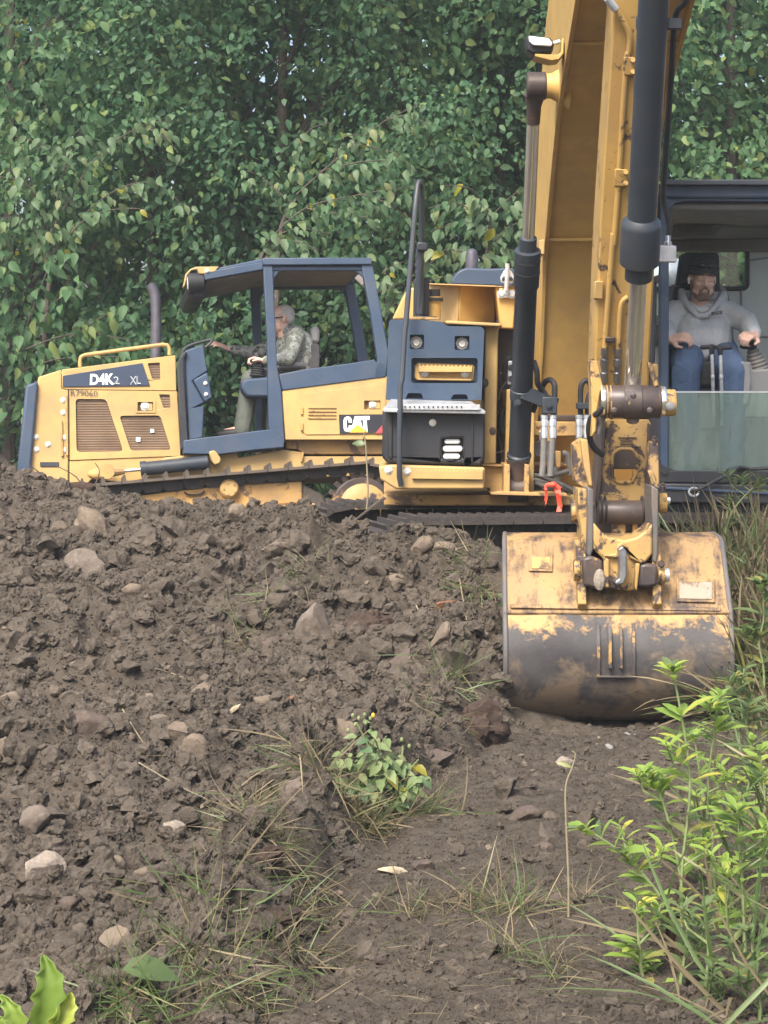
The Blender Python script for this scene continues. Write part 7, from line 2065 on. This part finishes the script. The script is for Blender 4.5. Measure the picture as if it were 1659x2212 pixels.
# the plants with leaves one can pick apart
M['dull_leaf'] = leaf_mat('dusty leaf', (.10, .135, .06), (.14, .17, .085), (.16, .17, .08), .2, .7, .2)
LM = {k: leaf_mesh(LF_L, 'leaf', M[k]) for k in ('weed_leaf', 'weed_dull', 'dead_leaf')}
M['pale_leaf'] = leaf_mat('wilted grey green leaf', (.13, .19, .075), (.23, .28, .13), (.26, .26, .11), .25, .6, .3)
LMB = {k: leaf_mesh(LF_B, 'leaf', M[k]) for k in ('weed_leaf', 'weed_dull', 'leaf_mid', 'leaf_yellow', 'leaf_light', 'pale_leaf', 'dull_leaf')}
def weed(seed, Y, pts, top, label, n=46, size=.085, mat='weed_leaf', dead=22):
    r = random.Random(seed)
    p = [W(a, b_, Y + i * .0) for i, (a, b_) in enumerate(pts)]
    base = Vector((p[0].x, Y, gz(p[0].x, Y)))
    root = empty('tall_weed', base, label, 'weed', 'tall weeds at the right edge')
    q = catmull([base] + p, 8)
    m = MB(); m.tube(q, [.0075, .003], 6); m.build('stem', M['stem'], root)
    N = len(q); n = int(n * .62); top = min(.85, top * 1.35); size *= 1.1
    for i in range(n):
        t = 1 - top * (r.random() ** 2.0); k = min(int(t * (N - 1)), N - 2); pos = q[k].lerp(q[k + 1], r.random())
        a = i * 2.4 + r.uniform(-.4, .4); o_ = Vector((math.cos(a), math.sin(a), 0))
        ax = (q[k + 1] - q[k]).normalized()
        d = o_ * 1.0 + ax * r.uniform(.5, 1.1) * (1 if t > .8 else .6)
        s = size * (1.15 - .5 * max(0, (t - .85) / .15)) * r.uniform(.65, 1.2)
        put_leaf(LM[mat if r.random() < .78 else 'weed_dull'], root, pos, d, ax - o_ * .3 + Vector((0, -.25, .1)), s)
    # side shoots
    for j in range(3):
        t = 1 - top * r.uniform(.15, .95); k = min(int(t * (N - 1)), N - 2); a = r.uniform(0, 6.28)
        e_ = q[k] + Vector((math.cos(a) * .10, math.sin(a) * .08, .11)) * r.uniform(.6, 1.2)
        m = MB(); m.tube([q[k], q[k].lerp(e_, .5) + Vector((math.cos(a) * .02, 0, -.01)), e_], [.004, .002], 5); m.build('side_shoot', M['stem'], root)
        for i in range(11):
            tt = .35 + .65 * i / 10; aa = i * 2.4; o_ = Vector((math.cos(aa), math.sin(aa), 0)); pos = q[k].lerp(e_, tt)
            put_leaf(LM[mat], root, pos, o_ + Vector((math.cos(a) * .4, math.sin(a) * .3, .8)), Vector((0, -.3, 1)) - o_ * .3, size * r.uniform(.5, .85))
    for i in range(int(dead * 2.2)):
        t = r.uniform(.12, max(.2, 1 - top)); k = int(t * (N - 1)); a = r.uniform(0, 6.28)
        put_leaf(LM['dead_leaf'], root, q[k], Vector((math.cos(a) * .35, math.sin(a) * .35, -1)), Vector((math.cos(a), math.sin(a), .3)), size * r.uniform(.8, 1.5), 'dead_leaf')
    return root
weed(1, 7.3, [(1478, 2120), (1472, 1900), (1490, 1680), (1452, 1440)], .42, 'tallest bright green weed, its tip in front of the right half of the bucket', 62, .085)
weed(2, 7.6, [(1560, 2100), (1540, 1860), (1530, 1690), (1556, 1500)], .42, 'bright green weed just right of the tallest one', 56, .08)
weed(3, 6.6, [(1402, 2200), (1388, 2110), (1380, 2040), (1376, 1950)], .55, 'low bright weed over withered brown leaves at the bottom right', 44, .075, 'weed_leaf', 26)
weed(4, 6.9, [(1520, 2160), (1440, 1960), (1350, 1850), (1262, 1788)], .34, 'weed whose stem arches far to the left over the scraped soil', 48, .07)
weed(5, 6.8, [(1612, 2160), (1606, 1960), (1600, 1860), (1592, 1750)], .5, 'bushy bright weed near the right edge, lower half', 58, .08, 'weed_leaf', 20)
weed(6, 8.2, [(1650, 2000), (1655, 1850), (1652, 1720), (1640, 1620)], .6, 'green weed cut by the right edge of the picture', 54, .09)
weed(7, 7.4, [(1492, 2130), (1470, 1900), (1440, 1760), (1405, 1668)], .36, 'weed leaning left between the tallest weed and the arching one', 44, .075, 'weed_leaf', 20)
weed(8, 6.4, [(1530, 2215), (1525, 2140), (1530, 2050), (1520, 1960)], .45, 'withered dark weed in the middle of the right hand growth', 24, .07, 'weed_dull', 40)
weed(9, 9.8, [(1630, 1700), (1620, 1600), (1600, 1520), (1575, 1470)], .7, 'dull green weed behind the tall weeds, beside the bucket foot', 54, .10, 'weed_dull', 12)
weed(10, 13.2, [(1560, 1190), (1580, 1110), (1620, 1060), (1650, 1035)], .6, 'slanting weed in front of the cab sill', 40, .09, 'weed_dull', 4)
weed(11, 11.5, [(1650, 1450), (1640, 1390), (1650, 1330), (1645, 1260)], .75, 'leafy weed at the right edge beside the bucket', 60, .12, 'weed_dull', 6)
weed(12, 7.9, [(1500, 2080), (1512, 1900), (1520, 1760), (1500, 1590)], .5, 'slender green weed between the two tallest ones', 40, .08, 'weed_leaf', 24)
weed(13, 7.0, [(1575, 2180), (1580, 2060), (1570, 1980), (1566, 1890)], .6, 'half withered green weed left of the bushy bright one', 40, .075, 'weed_leaf', 40)
weed(14, 6.5, [(1460, 2210), (1470, 2120), (1480, 2060), (1490, 1975)], .5, 'short weed with many brown leaves near the bottom edge', 26, .07, 'weed_dull', 46)
weed(15, 8.8, [(1600, 1850), (1605, 1750), (1618, 1690), (1625, 1600)], .6, 'green weed standing behind the bushy bright one', 46, .09, 'weed_leaf', 16)
weed(16, 6.2, [(1640, 2230), (1642, 2160), (1630, 2090), (1620, 2010)], .6, 'leafy weed in the bottom right corner', 44, .075, 'weed_dull', 30)
# bare stem on the scraped soil
g = hit(1228, 1982); root = empty('bare_stem', g, 'tall bare pale stem with a bent tip, standing alone on the scraped soil', 'weed')
m = MB(); q = [g] + [W(a, b_, g.y) for a, b_ in ((1228, 1900), (1223, 1780), (1222, 1700), (1236, 1658), (1243, 1630), (1235, 1622))]; m.tube(q, [.0042, .002], 6, smooth=4); m.build('stem', M['stem_dry'], root)
put_leaf(LM['weed_dull'], root, q[4], Vector((-.7, 0, .3)), Vector((0, -1, .4)), .05)
# thin weed before the bulldozer
Yq = 13.75; bq = W(792, 1100, Yq); root = empty('thin_weed', bq, 'thin weed with one leaf standing in front of the bulldozer logo', 'weed')
m = MB(); q = [bq] + [W(a, b_, Yq) for a, b_ in ((795, 1060), (792, 1000), (790, 960), (786, 940), (792, 925))]; m.tube(q, [.006, .003], 6, smooth=3); m.build('stem', M['stem_dry'], root)
put_leaf(LMB['weed_dull'], root, q[3], Vector((-1, 0, .25)), Vector((0, -.9, .5)), .08); put_leaf(LM['dead_leaf'], root, q[4], Vector((.1, 0, -1)), Vector((0, -1, .1)), .06, 'dead_leaf')
# dry twigs on the mound crest in front of the bulldozer
for i, (pts, lab) in enumerate((([(100, 1035), (78, 1015), (55, 1000)], 'thin dry twig on the crest before the bulldozer radiator'), ([(180, 1060), (165, 1030), (120, 1005)], 'red brown dry twig on the crest below the small blue label'), ([(200, 1060), (215, 1020), (205, 1000)], 'branched dry twig on the crest below the lift rod'))):
    straw(pts, .006, lab, 'bark', 0, 16.6)
# uprooted leafy plant in the middle
r = random.Random(5); g = hit(800, 1770); root = empty('uprooted_plant', g, 'uprooted leafy plant with wilting broad leaves and small yellow buds', 'plant')
tips = [(770, 1560), (800, 1570), (835, 1590), (740, 1620), (870, 1610), (905, 1640), (720, 1660), (930, 1680), (780, 1640), (850, 1680), (750, 1700), (890, 1700), (815, 1620)]
cnt = 0
for (a, b_) in tips:
    e_ = W(a, b_, g.y - .05 + r.uniform(-.15, .15)); q = catmull([g + Vector((r.uniform(-.05, .05), r.uniform(-.05, .05), 0)), g.lerp(e_, .5) + Vector((r.uniform(-.05, .05), 0, .02)), e_], 8)
    m = MB(); m.tube(q, [.006, .003], 5); m.build('stem', M['stem'], root)
    for i in range(26):
        t = .15 + .75 * r.random(); k = min(int(t * (len(q) - 1)), len(q) - 2); aa = i * 2.4
        d = Vector((math.cos(aa), math.sin(aa) - .25, r.uniform(-.9, .35)))
        nn = Vector((r.uniform(-.4, .4), -.7, .8)); mk = 'leaf_yellow' if r.random() < .04 else ('pale_leaf' if r.random() < .75 else 'leaf_light')
        put_leaf(LMB[mk], root, q[k] + Vector((r.uniform(-.03, .03), r.uniform(-.03, .03), r.uniform(-.02, .03))), d, nn, r.uniform(.05, .105) * (1.15 - .6 * t)); cnt += 1
for (a, b_) in ((762, 1546), (775, 1552), (788, 1544), (800, 1552), (806, 1545), (768, 1565), (868, 1598), (884, 1612), (752, 1578), (790, 1562)):
    m = MB(); m.ell(W(a, b_, g.y - .08), (.007, .007, .010), None, 8, 6); m.build('flower_bud', M['yellow_print'] if a in (806,) else M['stem'], root)
# bright leaves close to the camera
Yc = 4.7; bq = W(90, 2300, Yc); bq.z = gz(bq.x, Yc); root = empty('foreground_plant', bq, 'plant with bright yellow green lobed leaves in the bottom left corner', 'plant')
def lobed(name, pts_mid, wid, mat):
    m = MB(); n = len(pts_mid); vs = []
    for i, (a, b_) in enumerate(pts_mid):
        t = i / (n - 1); w = wid * (math.sin(math.pi * min(1, t * .92 + .06)) ** .7) * (1 + .22 * math.sin(i * 2.3)) + (.5 if i in (0, n - 1) else 0)
        for s, dy in ((-1, .02), (-.5, .004), (0, 0), (.5, .004), (1, .02)): vs.append(W(a + s * w, b_ + abs(s) * 3, Yc - dy - .02 * math.sin(t * 3)))
    fs = []
    for i in range(n - 1):
        for k in range(4): fs.append((i * 5 + k, i * 5 + k + 1, i * 5 + 6 + k, i * 5 + 5 + k))
    m.add(vs, fs); o = m.build(name, M[mat], root, angle=80); so = o.modifiers.new('s', 'SOLIDIFY'); so.thickness = .0012; return o
def ml(name, a, b, c, d, w): lobed('leaf', [((1 - t) ** 3 * a[0] + 3 * (1 - t) ** 2 * t * b[0] + 3 * (1 - t) * t * t * c[0] + t ** 3 * d[0], (1 - t) ** 3 * a[1] + 3 * (1 - t) ** 2 * t * b[1] + 3 * (1 - t) * t * t * c[1] + t ** 3 * d[1]) for t in [i / 12 for i in range(13)]], w, 'weed_leaf')
ml('leaf', (86, 2250), (92, 2180), (128, 2120), (94, 2062), 34); ml('leaf', (100, 2260), (118, 2215), (150, 2190), (152, 2142), 26)
ml('leaf', (50, 2270), (45, 2215), (30, 2175), (4, 2146), 24); ml('leaf', (10, 2260), (0, 2220), (-10, 2200), (-20, 2180), 24)
m = MB(); m.tube([bq, W(85, 2330, Yc), W(88, 2240, Yc)], [.006, .004], 6); m.tube([W(85, 2330, Yc), W(50, 2260, Yc)], [.004, .003], 6); m.tube([W(85, 2330, Yc), W(12, 2258, Yc)], [.004, .003], 6); m.tube([W(88, 2260, Yc), W(100, 2250, Yc)], [.004, .003], 6); m.build('stem', M['stem'], root)
# big leaves lying on the ground
for (px, py, s, d, mk, lab) in ((268, 2150, .15, (1, .1, .05), 'weed_dull', 'large dark green leaf lying in the grass at the bottom left'),):
    g = hit(px, py); me = LMB[mk]; o = put_leaf(me, None, g + Vector((0, -.04, .05)), Vector(d), Vector((0, -.6, .8)), s, 'fallen_leaf'); tag(o, lab, 'leaf')
